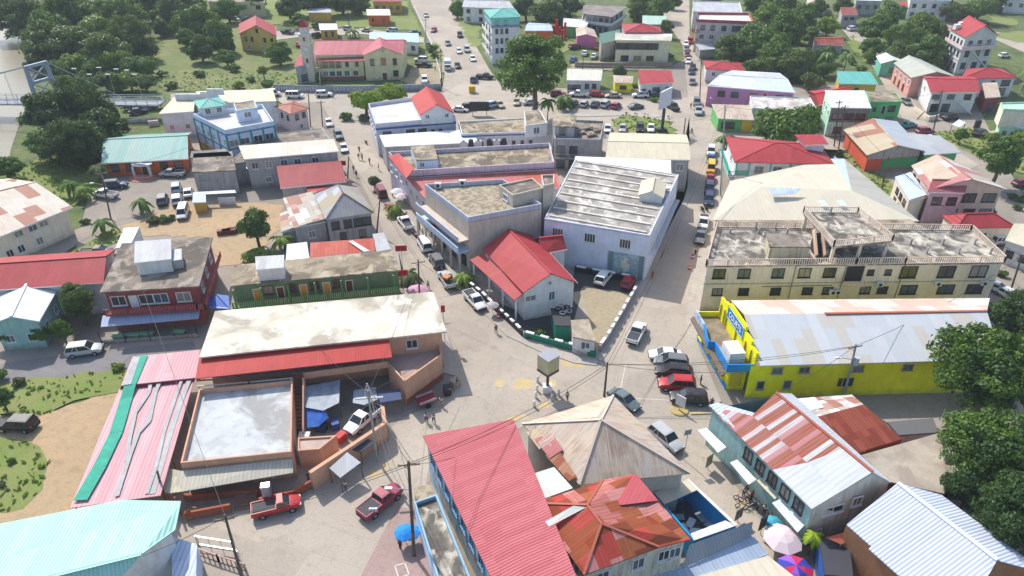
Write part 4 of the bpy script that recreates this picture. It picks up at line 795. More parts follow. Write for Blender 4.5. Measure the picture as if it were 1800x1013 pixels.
thing_poly('roof_patch','square off-white flat roof between the crimson and rusty roofs','roof',[(908,842,8.1),(974,821,8.1),(1007,858,8.0),(939,883,8.0)],corr('off_white_sheets',((.6,.6,.56),),.9,(1.2,6),rust=.05,groove=.1),.12,None,[(912,845,8.0),(972,824,8.0),(1003,858,7.9)])
# courtyard with blue walls
ou=[G(*p,3.6) for p in((1150,866),(1208,843),(1293,924),(1222,950))]; cen=sum(ou,Vector())/4; r=empty('courtyard',(cen.x,cen.y,0),'roofless courtyard with bright blue inside walls right of the rusty roof','courtyard')
BW=Wc('vivid_blue_wall',(.01,.25,.5),.2)
def wl_(a,b_,z0,z1,m,name='wall',t=.2):
    q=MB(); a,b_=Vector((a.x,a.y,0)),Vector((b_.x,b_.y,0)); q.bar(a+Vector((0,0,(z0+z1)/2)),b_+Vector((0,0,(z0+z1)/2)),t,z1-z0); return q.build(name,m,r)
for a_,c_ in zip(ou,ou[1:]+ou[:1]): wl_(a_,c_,0,3.5,BW)
zf=MB(); zf.face([Vector((v.x,v.y,.12)) for v in ou]); zf.build('courtyard_floor',conc('dark_floor',(.14,.14,.14),(.05,.05,.05),.5,.5),r)
part_poly(r,'roof',[(1150,866,3.9),(1208,843,3.9),(1226,861,3.9),(1168,886,3.9)],CREAM,.12)
part_poly(r,'roof_sheet',[(1214,938,3.7),(1275,915,3.7),(1294,924,3.7),(1220,950,3.7)],WHT,.08)
b=MB(); b.bar(G(1208,843,3.75),G(1294,924,3.75),.35,.12); b.build('wall_cap',WHT,r)
for k,(a_,c_) in enumerate(((1190,905),(1212,915),(1230,905),(1222,930),(1245,915),(1200,925))):
    t=empty('table',G(a_,c_+14),['grey table at the courtyard left side','white table in the courtyard front','table by the blue wall','white board table at courtyard front right','pale table under the right blue wall','small table at the courtyard lower left'][k],'table','courtyard tables'); p=t.location; b=MB(); b.box((p.x,p.y,.95),1.4,.8,.06,k); b.build('table_top',WWH if k%2 else METAL,t); b=MB(); b.box((p.x,p.y,.5),.15,.15,.85,k); b.build('leg',FRK,t)
cw=thing_poly('tin_wall','long sloping grey corrugated screen wall below the courtyard','wall',[(1212,958,4.6),(1323,917,4.6),(1321,943,3.2),(1198,1000,3.2)],corr('grey_tin_screen',((.3,.33,.35),(.27,.3,.33)),.4,(1.5,6),rust=.2,groove=.3),.08,None,[(1214,960,4.5),(1322,919,4.5)])
thing_poly('shed_roof','bluish grey corrugated roof at the bottom edge beside the umbrellas','roof',[(1105,1025,3.2),(1198,990,3.2),(1322,940,3.2),(1351,974,2.7),(1240,1020,2.7)],corr('bluish_tin',((.34,.42,.52),(.38,.46,.56)),.45,(1.5,6),rust=.12,groove=.35),.08,None,[(1345,972,2.6)])
x=house('shed','cream roofed low building cut by the bottom edge beside the blue-red umbrella','building',[(1250,1090),(1430,1040),(1350,977),(1225,1013)],3.0,'flat',WCR,corr('cream_sheet_roof',((.6,.54,.42),),1.2,(1.5,9),rust=.05,groove=.15),par=0,o=.2)
# ---------------------------------------------------------------- right foreground
L0,L1,R0,R1=(1246,713,6.2),(1427,895,6.2),(1364,690,8.6),(1534,830,8.6); Q1=(1566,848,7.4); Q0=(1392,692,7.4)
cen=(G(*L0)+G(*Q1))/2; r=empty('market_house',(cen.x,cen.y,0),'long teal boarded building with rust striped and silver gable roof','building')
M0=(1322,731,7.3);M1=(1478,864,7.3)
GREYS=corr('silver_sheets',((.5,.52,.55),(.53,.55,.57)),.6,(1,6),rust=.08,groove=.25)
def lerp3(a,b_,t): return tuple(a[k]+(b_[k]-a[k])*t for k in range(3))
SP=.62
l_,m_,r_=lerp3(L0,L1,SP),lerp3(M0,M1,SP),lerp3(R0,R1,SP+.08)
planes(r,'roof',[[L0,l_,m_,M0],[M0,m_,r_,R0]],RUSTS)
planes(r,'roof',[[l_,L1,M1,m_],[m_,M1,R1,r_],[R0,R1,Q1,Q0]],GREYS)
planes(r,'porch_roof',[[(1246,712,6.3),(1290,752,6.3),(1330,727,7.0),(1262,708,6.5)]],BLUG)
cap=MB(); cap.bar(G(*R0)+Vector((0,0,.05)),G(*R1)+Vector((0,0,.05)),.35,.12); cap.build('ridge_cap',plain('rust_ridge',(.35,.1,.06),.7),r)
W=MB(); g0,g1,g2,g3=[G(*p) for p in((1252,718,6.1),(1429,893,6.1),(1562,848,6.9),(1385,695,6.9))]
Zf=lambda v,z:Vector((v.x,v.y,z))
for a_,c_ in((g0,g1),(g2,g3),(g3,g0)): W.face([Zf(a_,0),Zf(c_,0),a_,c_][:2]+[c_,a_])
pk=G(1533,832,8.4); W.face([Zf(g1,0),Zf(g2,0),g2,pk,g1]); W.build('wall',WTE,r)
fw=MB(); fd=(g2-g1); fd.z=0; fd.normalize(); fn=Vector((fd.y,-fd.x,0))*.05; fw.face([Zf(g1,0)+fn,Zf(g2,0)+fn,g2+fn,pk+fn,g1+fn]); fw.build('gable_wall',Wc('stained_cream_gable',(.6,.56,.46),.4),r)
for t in(.42,.54,.66,.78,.9): win_part(None,r,Zf(g0,0),Zf(g1,0),t,3.9,1.3,1.6,FRK)
win_part(None,r,Zf(g1,0),Zf(g2,0),.3,4.4,2.6,1.0,FRW); win_part(None,r,Zf(g1,0),Zf(g2,0),.62,4.6,1.2,1.2,FRW); win_part(None,r,Zf(g1,0),Zf(g2,0),.15,1,1.5,1.2,FRW)
for k,pts in enumerate(([(1226,756,3.0),(1242,752,3.3),(1277,786,3.3),(1262,796,3.0)],[(1283,813,3.0),(1296,808,3.3),(1330,843,3.3),(1316,852,3.0)],[(1330,845,3.0),(1340,838,3.2),(1372,868,3.2),(1362,878,3.0)],[(1357,884,3.0),(1374,876,3.2),(1417,920,3.2),(1402,936,3.0)])):
    part_poly(r,'awning',pts,[WHT,corr('white_rib_awning',((.66,.65,.62),),.35,(1,5),rust=.1,groove=.35),CREAM,WHT][k],.07)
p=[G(*q_) for q_ in((1424,736,6.8),(1518,711,6.8),(1586,772,5.6),(1503,797,5.6))]; r2=empty('market_house',(sum(p,Vector())/4).xy.to_3d(),'low house with dark rust and white patched gable roof behind the striped roof','building')
b=MB(); b.slab(p,.12); b.build('roof',RUSTD,r2); b=MB(); b.slab([p[0],p[1],G(1497,694,5.6),G(1392,701,5.6)],.12); b.build('roof',PATCH,r2)
part_poly(r2,'roof_sheet',[(1392,702,5.8),(1432,698,5.8),(1449,716,6.4),(1412,725,6.4)],WHT,.04)
W=MB(); 
for a_,c_ in((p[3],p[2]),(p[2],G(1497,694,5.6))): a_,c_=Zf(a_,5.4),Zf(c_,5.4); W.face([Zf(a_,0),Zf(c_,0),c_,a_])
W.build('wall',WRD,r2)
x=house('flat_roof_building','grubby beige concrete roofed building under the large mango tree','building',[(1564,847),(1660,868),(1662,758),(1514,800)],5.6,'flat',WRD,conc('grubby_beige_roof',(.38,.33,.26),(.2,.16,.12),.5,.3),par=0,o=.2)
house('shed','small dark roofed shed between the yellow store and the mango tree','shed',[(1580,765),(1650,760),(1640,735),(1560,742)],3.0,'flat',WGR,plain('slate_sheet',(.12,.12,.12)),par=0,o=.1)
# silver roof bottom right
a0,a1,a2=G(1578,849,7.4),G(1753,985,7.4),G(1488,922,5.8); a3=a2+(a1-a0); cen=(a0+a3)/2; r=empty('market_hall',(cen.x,cen.y,0),'large building with silver-blue ribbed gable roof in the bottom right corner','building')
SIL=corr('silver_blue_sheets',((.5,.55,.67),(.54,.59,.7)),.36,(1,9),rust=.05,groove=.6,rustc=(.4,.43,.55),bump=.8)
n1_=a2+(a1-a0)*.28; n0=a0+(a1-a0)*.0; sd=(a2-a0)
b=MB(); f=.28; mid=a0+(a1-a0)*f
cut=a0+sd*.86+(a1-a0)*f
b.slab([a0,a2,a2+(a1-a0)*f,mid],.12); b.slab([mid,mid+sd*1.05,a3+sd*.05+(a1-a0)*.15,a1+(a1-a0)*.0+sd*0],.12)
b.build('roof',SIL,r)
bb0=G(1655,870,6.0); bb1=bb0+(a1-a0); b=MB(); b.slab([a0,a1,bb1,bb0],.12); b.build('roof',SIL,r)
cap=MB(); cap.bar(a0+Vector((0,0,.06)),a1+Vector((0,0,.06)),.5,.1); cap.build('ridge_cap',plain('pale_blue_ridge',(.6,.66,.78),.5),r)
W=MB(); 
for u_,v_ in((a2,a3),(a2,a0)): u_=Zf(u_,u_.z-.15);v_=Zf(v_,v_.z-.15); W.face([Zf(u_,0),Zf(v_,0),v_,u_])
W.face([Zf(a3,0),Zf(bb1,0),Zf(bb1,5.8),Zf(a1,7.2),Zf(a3,5.6)]); W.build('wall',Wc('brown_gable',(.3,.14,.07),.3),r)
x=house('shop','blue walled shop with small orange roof beside the potted yellow-green plant','shop',[(1450,1010),(1500,1015),(1492,940),(1440,945)],3.0,'flat',Wc('deep_blue_wall',(.02,.08,.3),.25),plain('dark_flat_roof',(.05,.05,.06)),par=0,o=0)
thing_poly('awning','small orange-red tilted roof panel above the blue shop','awning',[(1453,945,3.9),(1488,935,4.0),(1490,952,3.6),(1478,957,3.5)],corr('orange_panel',((.5,.14,.08),),.6,(1,4),rust=.2),.08,None,[(1478,957,3.5),(1488,936,3.9)])
# ---------------------------------------------------------------- yellow store
z_=5.8; FL,FR,RR_,RL=(1337,643,z_),(1760,632,z_),(1735,547,7.8),(1308,553,7.8); BL,BR_=(1285,528,z_),(1740,524,z_)
cen=(G(*FL)+G(*BR_))/2; r=empty('furniture_store',(cen.x,cen.y,0),'long yellow furniture store with pale grey roof, stepped yellow front and blue canopy band','building')
planes(r,'roof',[[FL,FR,RR_,RL]],corr('store_grey_roof',((.47,.49,.51),(.51,.52,.53),(.48,.5,.51),(.48,.45,.4)),.4,(1.6,5),rust=.06,groove=.06,streak=.1,bump=.1))
planes(r,'roof',[[RL,RR_,BR_,BL]],corr('store_stained_roof',((.6,.55,.5),(.58,.52,.45),(.58,.42,.34)),.4,(2.2,9),rust=.25,bump=.1,groove=.06,rustc=(.4,.16,.08)))
cap=MB(); cap.bar(G(1450,551,7.9),G(*RR_)+Vector((0,0,.05)),.4,.12); cap.build('ridge_cap',plain('rusty_ridge',(.4,.12,.07),.6),r)
f0,f1=G(1322,644,z_),G(1720,634,z_); f0.y+=.3;f1.y+=.3
W=MB(); W.face([Zf(f0,-.2),Zf(f1,-.2),Zf(f1,5.6),Zf(f0,5.6)]); bk0,bk1=G(1290,530,5.6),G(1735,526,5.6); W.face([Zf(bk1,0),Zf(bk0,0),bk0,bk1]); W.face([Zf(f1,0),Zf(bk1,0),bk1,Zf(f1,5.6)]); W.build('wall',WSY,r)
a_,c_=Zf(f0,0),Zf(f1,0)
for t in(.06,.18,): win_part(None,r,a_,c_,t,1.6,1.0,1.3,plain('grey_frame',(.3,.3,.25)),nx=1)
for t in(.12,.24,.48,.7): win_part(None,r,a_,c_,t,4.3,1.4,.9,plain('grey_frame',(.3,.3,.25)))
for t in(.44,): 
    win_part(None,r,a_,c_,t,1.6,2.3,1.6,WSY,nx=3)
# facade wall
h0=3.8; p0,p1=G(1262,556,h0),G(1323,652,h0); d=(p1-p0); ln=d.length; d.normalize(); nn=Vector((-d.y,d.x,0)); nn=nn if nn.x<0 else -nn
prof=[(0,7.3),(.13,7.3),(.13,7.6),(.2,7.6),(.2,7.0),(.24,7.0),(.24,8.2),(.68,8.2),(.68,7.4),(.86,7.4),(.86,6.8),(1.0,6.8)]
b=MB(); pts=[(0,0)]+prof+[(1,0)]
fr=[p0+d*ln*t+Vector((0,0,z-h0)) for t,z in pts]; bkp=[v-nn*.35 for v in fr]
fr=[Vector((v.x,v.y,v.z)) for v in fr]
b.face(fr); b.face(bkp[::-1])
for k in range(len(fr)): b.face([fr[k],fr[(k+1)%len(fr)],bkp[(k+1)%len(fr)],bkp[k]])
o=b.build('front_parapet',WSY,r); bm=bmesh.new(); bm.from_mesh(o.data); bmesh.ops.triangulate(bm,faces=[f for f in bm.faces if len(f.verts)>4]); bm.to_mesh(o.data); bm.free()
for t in(.05,.16,.22,.5,.75,.9):
    b=MB(); v=p0+d*ln*t+nn*.08; b.bar(Zf(v,4.0),Zf(v,6.4),.25,.12); b.build('pilaster',Wc('mustard_trim',(.5,.4,.02),.1),r)
# sign
s0=p0+d*ln*.24+nn*.12;s1=p0+d*ln*.66+nn*.12; b=MB(); b.face([Zf(s0,6.0),Zf(s1,6.0),Zf(s1,7.7),Zf(s0,7.7)]); sg=b.build('sign_board',plain('sign_blue',(.01,.17,.5),.4),r)
b=MB(); 
for u_,v_,za,zb in((s0,s1,7.75,7.75),(s0,s1,5.95,5.95)): b.bar(Zf(u_,za)+nn*.02,Zf(v_,zb)+nn*.02,.06,.1)
for u_ in(s0,s1): b.bar(Zf(u_,5.95)+nn*.02,Zf(u_,7.75)+nn*.02,.1,.06)
b.build('sign_frame',plain('sign_edge',(.45,.7,.6),.4),sg)
def text(s,c,xd,up,size,m,name,parent):
    cu=bpy.data.curves.new(name,'FONT'); cu.body=s; cu.align_x='CENTER';cu.align_y='CENTER'; cu.size=size; cu.extrude=.02
    o=bpy.data.objects.new('t',cu); me=bpy.data.meshes.new_from_object(o); bpy.data.objects.remove(o)
    me.name=name; me.materials.clear(); me.materials.append(m); xd=xd.normalized();up=up.normalized(); M=Matrix((xd,up,xd.cross(up))).transposed().to_4x4(); M.translation=c
    me.transform(M); pr=parent.parent or parent
    me.transform(Matrix.Translation(-pr.location)); o=bpy.data.objects.new(name,me); C.objects.link(o); o.parent=parent; return o
WL=plain('white_lettering',(.85,.85,.85),.5)
text('COURTS',Zf((s0+s1)/2,6.85)+nn*.08,d,Vector((0,0,1)),1.15,WL,'lettering',sg)
# low front part
lo=[G(*p,h0) for p in((1279,652),(1323,652),(1262,556),(1224,556))]
b=MB(); b.prism(lo,h0-.3,h0,bottom=True); b.build('canopy_roof',conc('dusty_brown_roof',(.28,.22,.15),(.13,.1,.07),.6,.5),r)
W=MB(); li=inset(lo,.5)
for a_,c_ in zip(li,li[1:]+li[:1]): W.face([Zf(a_,0),Zf(c_,0),Zf(c_,h0-.3),Zf(a_,h0-.3)])
W.build('shop_front_wall',WSY,r)
lw=[G(*p,h0-.1) for p in((1268,660),(1214,560))]
b=MB(); b.prism([lo[0]+Vector((-.3,-.3,0)),lo[3]+Vector((-.3,.2,0)),Zf(lw[1],0),Zf(lw[0],0)],h0-.35,h0-.1,bottom=True); b.build('front_canopy',plain('brown_canopy',(.16,.12,.09),.8),r)
b=MB(); q=[lo[1]+Vector((0,-.1,0)),lo[0]+Vector((-.1,-.1,0)),lo[0]+(lo[3]-lo[0])*.38+Vector((-.1,0,0)),lo[0]+(lo[3]-lo[0])*.40+Vector((-.9,0,0)),lo[0]+(lo[3]-lo[0])*.46+Vector((-.9,0,0)),lo[0]+(lo[3]-lo[0])*.72+Vector((-.1,0,0))]
for u_,v_ in zip(q,q[1:]): b.bar(u_+Vector((0,0,.55)),v_+Vector((0,0,.55)),.18,1.3)
b.build('blue_band',WSB,r)
b=MB(); u_,v_=q[-1],lo[3]+Vector((-.1,0,0)); b.bar(u_+Vector((0,0,.5)),v_+Vector((0,0,.5)),.18,1.2); b.build('pale_sign_band',conc('pale_sign_print',(.5,.6,.75),(.1,.2,.5),.6,1.2,rough=.4),r)
b=MB(); b.bar(lo[3]+Vector((0,0,.4)),lo[2]+Vector((0,0,.4)),.18,.9); b.build('back_parapet',WSY,r)
for t in(.15,.3,.62,.8): win_part(None,r,Zf(li[3],0),Zf(li[0],0),t,.9,2.4,2.0,WSY,nx=3)
b=MB(); u_,v_=Zf(li[3],.4),Zf(li[0],.4); nn2=Vector((-.06,0,0)); b.bar(u_+nn2,v_+nn2,.1,.8); b.build('blue_dado',WSB,r)
b=MB(); u_,v_=Zf(li[0],0),Zf(li[1],0); b.bar(u_+(v_-u_)*.1+Vector((0,-.05,1.9)),u_+(v_-u_)*.8+Vector((0,-.05,1.9)),.08,2.2); b.build('wall_panel',Wc('mustard_trim',(.5,.4,.02),.1),r)
c_=G(1287,628,4.0); t=empty('air_conditioner',c_,'tall white air conditioning cabinet on the low brown roof of the yellow store','air conditioner'); b=MB(); b.box((c_.x,c_.y,4.9),2.2,3.0,1.7,math.atan2(d.y,d.x)+math.pi/2); b.build('cabinet',WWH,t); b=MB(); b.box((c_.x-.2,c_.y+.3,4.15),2.6,3.4,.25,math.atan2(d.y,d.x)+math.pi/2); b.build('plinth',METAL,t)
# ---------------------------------------------------------------- cream hotel
x=house('hotel','wide cream three storey hotel with stained roof terraces and peach balustrades','hotel',[(1241,468),(1765,462),(1706,406),(1260,400)],8.6,'flat',WCR,CRM,par=0,o=.15,
 wins=[(0,[.045,.13,.245,.335,.42,],6.3,1.9,1.6,FRK),(0,[.56,.62],6.6,1.0,.9,FRK),(0,[.69,.82,.93],6.0,2.6,2.0,FRK),(0,[.05,.14,.25,.36,.43,.56,.62],3.1,1.6,1.2,FRK),(0,[.71,.84,.94],2.9,2.6,1.6,FRK),(3,[.3,.7],5,1.2,1.2)],bands=[(5.2,.12)],bandm=WGR)
PB=Wc('pale_baluster',(.68,.63,.57),.1); PR=Wc('peach_rail',(.6,.42,.3),.1)
q=x.q
rail(x.root,[v+Vector((0,0,0)) for v in(q[0],q[0]+(q[1]-q[0])*.5,q[0]+(q[1]-q[0])*.665,q[1])],8.6,1.15,PB,'bal',.36,name='balustrade',rm=PR)
rail(x.root,[q[1],q[2]],8.6,1.15,PB,'bal',.36,name='balustrade',rm=PR); rail(x.root,[q[2],q[3]],8.6,1.15,PB,'bal',.36,name='balustrade',rm=PR); rail(x.root,[q[3],q[0]],8.6,1.15,PB,'bal',.36,name='balustrade',rm=PR)
zu=11.6; up=[G(*p,zu) for p in((1465,434),(1568,424),(1507,375),(1412,374))]
b=MB(); b.prism(up,zu-.35,zu,bottom=True); b.build('upper_terrace',CRM,x.root); rail(x.root,up+up[:1],zu,1.1,PB,'bal',.36,name='balustrade',rm=PR)
for v in [up[0],up[1],(up[0]+up[1])/2,up[2],up[3],(up[1]+up[2])/2,(up[0]+up[3])/2]:
    v2=v+(sum(up,Vector())/4-v)*.08; pillars(x.root,[v2],8.6,zu-.3,.45,WCR,'column')
rm_=[(1355,458),(1424,456),(1412,428),(1350,430)]
y=house('roof_room','cream streaked room with dark slab roof on the left terrace of the hotel','roof room',[(1350+3,434),(1426,434),(1408,411),(1347,411)],11.2,'flat',Wc('black_streaked_wall',(.48,.43,.3),1.2),CR,par=0,o=.1,z0=8.6)
st=MB(); a_,c_=G(1437,408,11.6),G(1440,452,8.7)
for k in range(13): 
    p=a_+(c_-a_)*(k+.5)/13; st.box((p.x,p.y,(p.z+8.6)/2),1.2,(a_-c_).length/13*.9,max(.1,p.z-8.6))
st.build('staircase',FRK,x.root)
for xx in(1431,1445):
    b=MB(); b.bar(G(xx,404,12.0),G(xx+4,450,9.2),.25,1.0); b.build('stair_parapet',PR,x.root)
for k in range(6):
    pillars(x.root,[G(1600+k*28,430+(k%2)*16,8.6)],8.6,9.7,.3,WGR,'stub_column')
for k in range(3): pillars(x.root,[G(1283+k*50,410,8.6)],8.6,9.5,.3,WGR,'stub_column')
for t in(.5,.53): 
    v=x.w[0]+(x.w[1]-x.w[0])*t
b=MB(); a_,c_=x.w[0]+(x.w[1]-x.w[0])*.475,x.w[0]+(x.w[1]-x.w[0])*.535; b.bar(Zf(a_,6.7)+Vector((0,-.05,0)),Zf(c_,6.7)+Vector((0,-.05,0)),.06,3.0); b.build('stair_recess',plain('deep_shade',(.03,.028,.028),.9),x.root)  # dark panel on the wall face paints the shade of a stair recess
rail(x.root,[a_+Vector((-.3,-1.0,0)),c_+Vector((.3,-1.0,0))],4.9,1.0,PB,'bal',.36,name='balcony_railing',rm=PR)
for t in(.445,.462,.6,.8,.96):
    v=x.w[0]+(x.w[1]-x.w[0])*t; b=MB(); b.box((v.x,v.y-.4,3.6 if t<.5 else 5.0),1.0,.5,.8); ac=b.build('air_conditioner',WWH,x.root); b=MB(); b.tube((v.x,v.y-.66,3.6 if t<.5 else 5.0),(v.x,v.y-.7,3.6 if t<.5 else 5.0),.3,.3,10); b.build('fan_grille',FRK,ac)
b=MB()
for t in(.3,.47,.67): 
    v=x.w[0]+(x.w[1]-x.w[0])*t; b.tube(Vector((v.x,v.y-.1,2)),Vector((v.x,v.y-.1,8.3)),.06,.06,6)
v0=x.w[0]+(x.w[1]-x.w[0])*.2;v1=x.w[0]+(x.w[1]-x.w[0])*.44; b.tube(Vector((v0.x,v0.y-.1,4.6)),Vector((v1.x,v1.y-.1,4.7)),.06,.06,6); b.build('drain_pipes',plain('dirty_pipe',(.2,.17,.12)),x.root)
house('hotel_annex','low dark flat roof strip behind the hotel terraces','building',[(1256,402),(1640,408),(1600,386),(1258,388)],7.0,'flat',WCR,CRG,par=.0,o=0)
# big tan roof behind
z1,z2=6.6,7.9; E0,E1,E2,E3=(1253,387,z1),(1616,389,z1),(1484,279,z1),(1284,318,z1); r0,r1=(1338,328,z2),(1497,335,z2); N2=(1462,279,z1)
cen=(G(*E0)+G(*E2))/2; r=empty('warehouse',(cen.x,cen.y,0),'warehouse with a very broad tan hip roof behind the balustraded hotel','building')
BT=corr('broad_tan_roof',((.58,.53,.41),(.56,.51,.4)),.4,(2,30),rust=.06,groove=.1,bump=.1,rustc=(.45,.38,.26)); BTG=corr('grey_tan_roof',((.42,.4,.34),),.4,(2,30),rust=.08,groove=.12)
planes(r,'roof',[[E0,E1,r1,r0],[E0,r0,E3]],BT); planes(r,'roof',[[E1,E2,r1]],BTG); planes(r,'roof',[[E3,r0,r1,N2]],BT); planes(r,'roof',[[N2,r1,E2]],BLUG)
for pts in([(1438,352,8.0),(1449,352,8.0),(1457,362,7.6),(1446,362,7.6)],[(1470,352,8.0),(1481,352,8.0),(1490,362,7.6),(1479,362,7.6)]):
    part_poly(r,'skylight_sheet',[(a,c,z+.15) for a,c,z in pts],plain('skylight',(.62,.68,.75),.4),.04)
part_poly(r,'roof_sheet',[(1352,330,8.95),(1410,331,9.0),(1396,341,8.5),(1356,344,8.4)],BLUG,.04)
W=MB(); ip=inset([G(*p) for p in(E0,E1,E2,E3)],.5)
for a_,c_ in zip(ip,ip[1:]+ip[:1]): W.face([Zf(a_,0),Zf(c_,0),Zf(c_,6.4),Zf(a_,6.4)])
W.build('wall',WCR,r)
# red roofed white building with turquoise posts
x=house('shop_building','white upper floor building with broad red hip roof and turquoise posts','building',[(1291,285),(1467,289),(1440,252),(1275,240)],6.8,'hip',WWH,RED,rise=1.9,hipi=.6,o=.7,wins=[(0,[.25,.45,.63,.83],4.2,1.8,1.4,plain('grey_louvre',(.35,.37,.38))),(3,[.5],4,1,1.3)],bands=[(3.5,.3)],bandm=WWH)
TQP=plain('turquoise_paint',(.05,.45,.38),.5)
for t in(.0,.14,.37,.58,.78,.995): pillars(x.root,[x.w[0]+(x.w[1]-x.w[0])*t+Vector((0,-.12,0))],3.4,6.7,.25,TQP,'post')
vb=[x.w[0]+(x.w[1]-x.w[0])*.13+Vector((0,-.1,0)),x.w[0]+Vector((-1.4,-.3,0)),x.w[3]+Vector((-1.4,0,0))]
rail(x.root,vb,3.5,1.05,TQP,'bal',.3,name='balcony_railing',rm=TQP)
b=MB(); b.prism([vb[1],vb[0],x.w[0]+Vector((1,1,0)),x.w[3],vb[2]],3.2,3.5,bottom=True); b.build('balcony_floor',WWH,x.root)
W=MB(); a_,c_=x.w[0]+Vector((-1.45,-.3,0)),x.w[3]+Vector((-1.45,0,0)); b=MB(); b.bar(Zf(a_,3.2),Zf(c_,3.2),.12,1.0); b.build('turquoise_side_board',plain('pale_turquoise',(.3,.6,.5)),x.root)
house('roof_room','small raised white box with flat red roof behind the broad red roof','shed',[(1416,255),(1457,254),(1444,238),(1396,238)],9.0,'shed',WWH,RED,rise=.2,o=.7,z0=0)
x=house('shed','blue-white lean-to roof to the right of the red hip roof','shed',[(1462,318),(1500,325),(1482,285),(1464,283)],4.5,'shed',WWH,BLUG,rise=1.2,edge=3,o=.2)
# rasta building
x=house('bar_building','low bar with orange, green and grey walls under a wide tan and grey gable roof','bar',[(1524,273),(1625,266),(1577,214),(1483,228)],4.4,'gable',Wc('red_orange_wall',(.55,.09,.04),.25),corr('rusty_tan_bar_roof',((.48,.4,.27),(.5,.42,.3),(.35,.15,.1),(.46,.38,.28)),.8,(3.4,9),rust=.15,rustc=(.35,.1,.06),seed=1),rise=1.9,ax=1,o=.7)
ra_,rb_=x.ra,x.rb; e1_,e2_=x.q[1],x.q[2]; b=MB(); upv=Vector((0,0,.06)); b.slab([e1_+upv,e2_+upv,rb_+upv,ra_+upv],.05); b.build('roof_sheets',corr('dull_blue_grey_sheets',((.42,.45,.48),(.45,.48,.51)),.4,(2,20),rust=.06,bump=.1),x.root)
b=MB(); a_,c_=x.w[0],x.w[1]; n_=Vector((0,-.05,0)); b.face([Zf(a_+(c_-a_)*.3,.3)+n_,Zf(c_,.3)+n_,Zf(c_,2.8)+n_,Zf(a_+(c_-a_)*.3,2.8)+n_]); b.build('green_panel',Wc('shutter_green_wall',(.05,.3,.12),.3),x.root)
b=MB(); b.face([Zf(a_,3.0)+n_,Zf(c_,3.0)+n_,Zf(c_,4.2)+n_,(ra_-Vector((0,0,.2)))+Vector((0,.6,-.1)),Zf(a_,4.2)+n_]); b.build('gable_panel',WGR,x.root)
x=house('bar_wing','grey roofed wing continuing right of the orange bar','bar',[(1625,272),(1690,268),(1650,245),(1590,240)],4.0,'shed',WGN,corr('dull_grey_sheets',((.42,.43,.43),),.8,(2,9),rust=.15),rise=.9,o=.6)
# green two-storey
x=house('town_house','mint green two storey building with white metal roof and grey upper front','building',[(1460,189),(1532,190),(1519,163),(1449,163)],7.8,'shed',WMI,WHT,rise=.6,o=.25,wins=[(3,3,5,1.1,1.3),(0,[.3],1.0,2.2,1.6,FRK),(0,[.75],1.0,1.6,1.6,FRK)])
W=MB(); a_,c_=x.w[0],x.w[1]; W.face([Zf(a_,3.9)+Vector((0,-.04,0)),Zf(c_,3.9)+Vector((0,-.04,0)),Zf(c_,7.6)+Vector((0,-.04,0)),Zf(a_,7.6)+Vector((0,-.04,0))]); W.build('grey_panel',Wc('grey_green_panel',(.17,.2,.17),.5),x.root)
for t in(.2,.5,.8): win_part(None,x.root,a_+Vector((0,-.06,0)),c_+Vector((0,-.06,0)),t,4.7,2.4,1.5,FRK,nx=3)
x=house('town_house','vivid green two storey house with dark littered flat roof','house',[(1529,180),(1586,179),(1572,160),(1522,161)],6.6,'flat',WGN,CRG,par=.1,o=.1,wins=[(0,[.2],4.2,.8,.9,FRK),(0,[.75],4,1.8,1.5,FRK),(0,[.3,.75],.8,1.8,1.6,FRK)],doors=[(0,.48,1,2.1,3.4,FRK)])
x=house('house','ochre house with bright turquoise roof behind the green buildings','house',[(1473,147),(1544,148),(1529,131),(1470,130)],5.4,'shed',WOY,TURQ,rise=.8,o=.4,wins=[(0,[.2,.5],2.8,1,1.3,FRK)])
house('house','dark red low roof house squeezed left of the turquoise roof','house',[(1440,185),(1502,166),(1484,154),(1422,160)],4.5,'gable',WRE,BRIGHT,rise=1.2,o=.3)
x=house('flat_roof_building','low white building with blotchy flat roof left of the mint green building','building',[(1322,191),(1440,200),(1424,173),(1318,170)],4.6,'flat',WWH,conc('junk_roof',(.6,.58,.55),(.25,.2,.16),.7,.45),par=.25,o=.1,wins=[(0,[.15,.35,.8],2,1.4,1.2)])
x=house('shop','green and yellow corner shop with faded tan roof','shop',[(1262,208),(1326,211),(1318,190),(1250,188)],3.6,'shed',Wc('leaf_green_wall',(.12,.42,.12),.3),TAN,rise=.8,o=.3,wins=[(0,[.3],1.0,3.4,1.6,FRK)])
W=MB(); a_,c_=x.w[0]+(x.w[1]-x.w[0])*.7,x.w[1]; W.face([Zf(a_,0)+Vector((0,-.04,0)),Zf(c_,0)+Vector((0,-.04,0)),Zf(c_,3.4)+Vector((0,-.04,0)),Zf(a_,3.4)+Vector((0,-.04,0))]); W.build('yellow_panel',Wc('bright_ochre',(.62,.4,.03),.2),x.root)
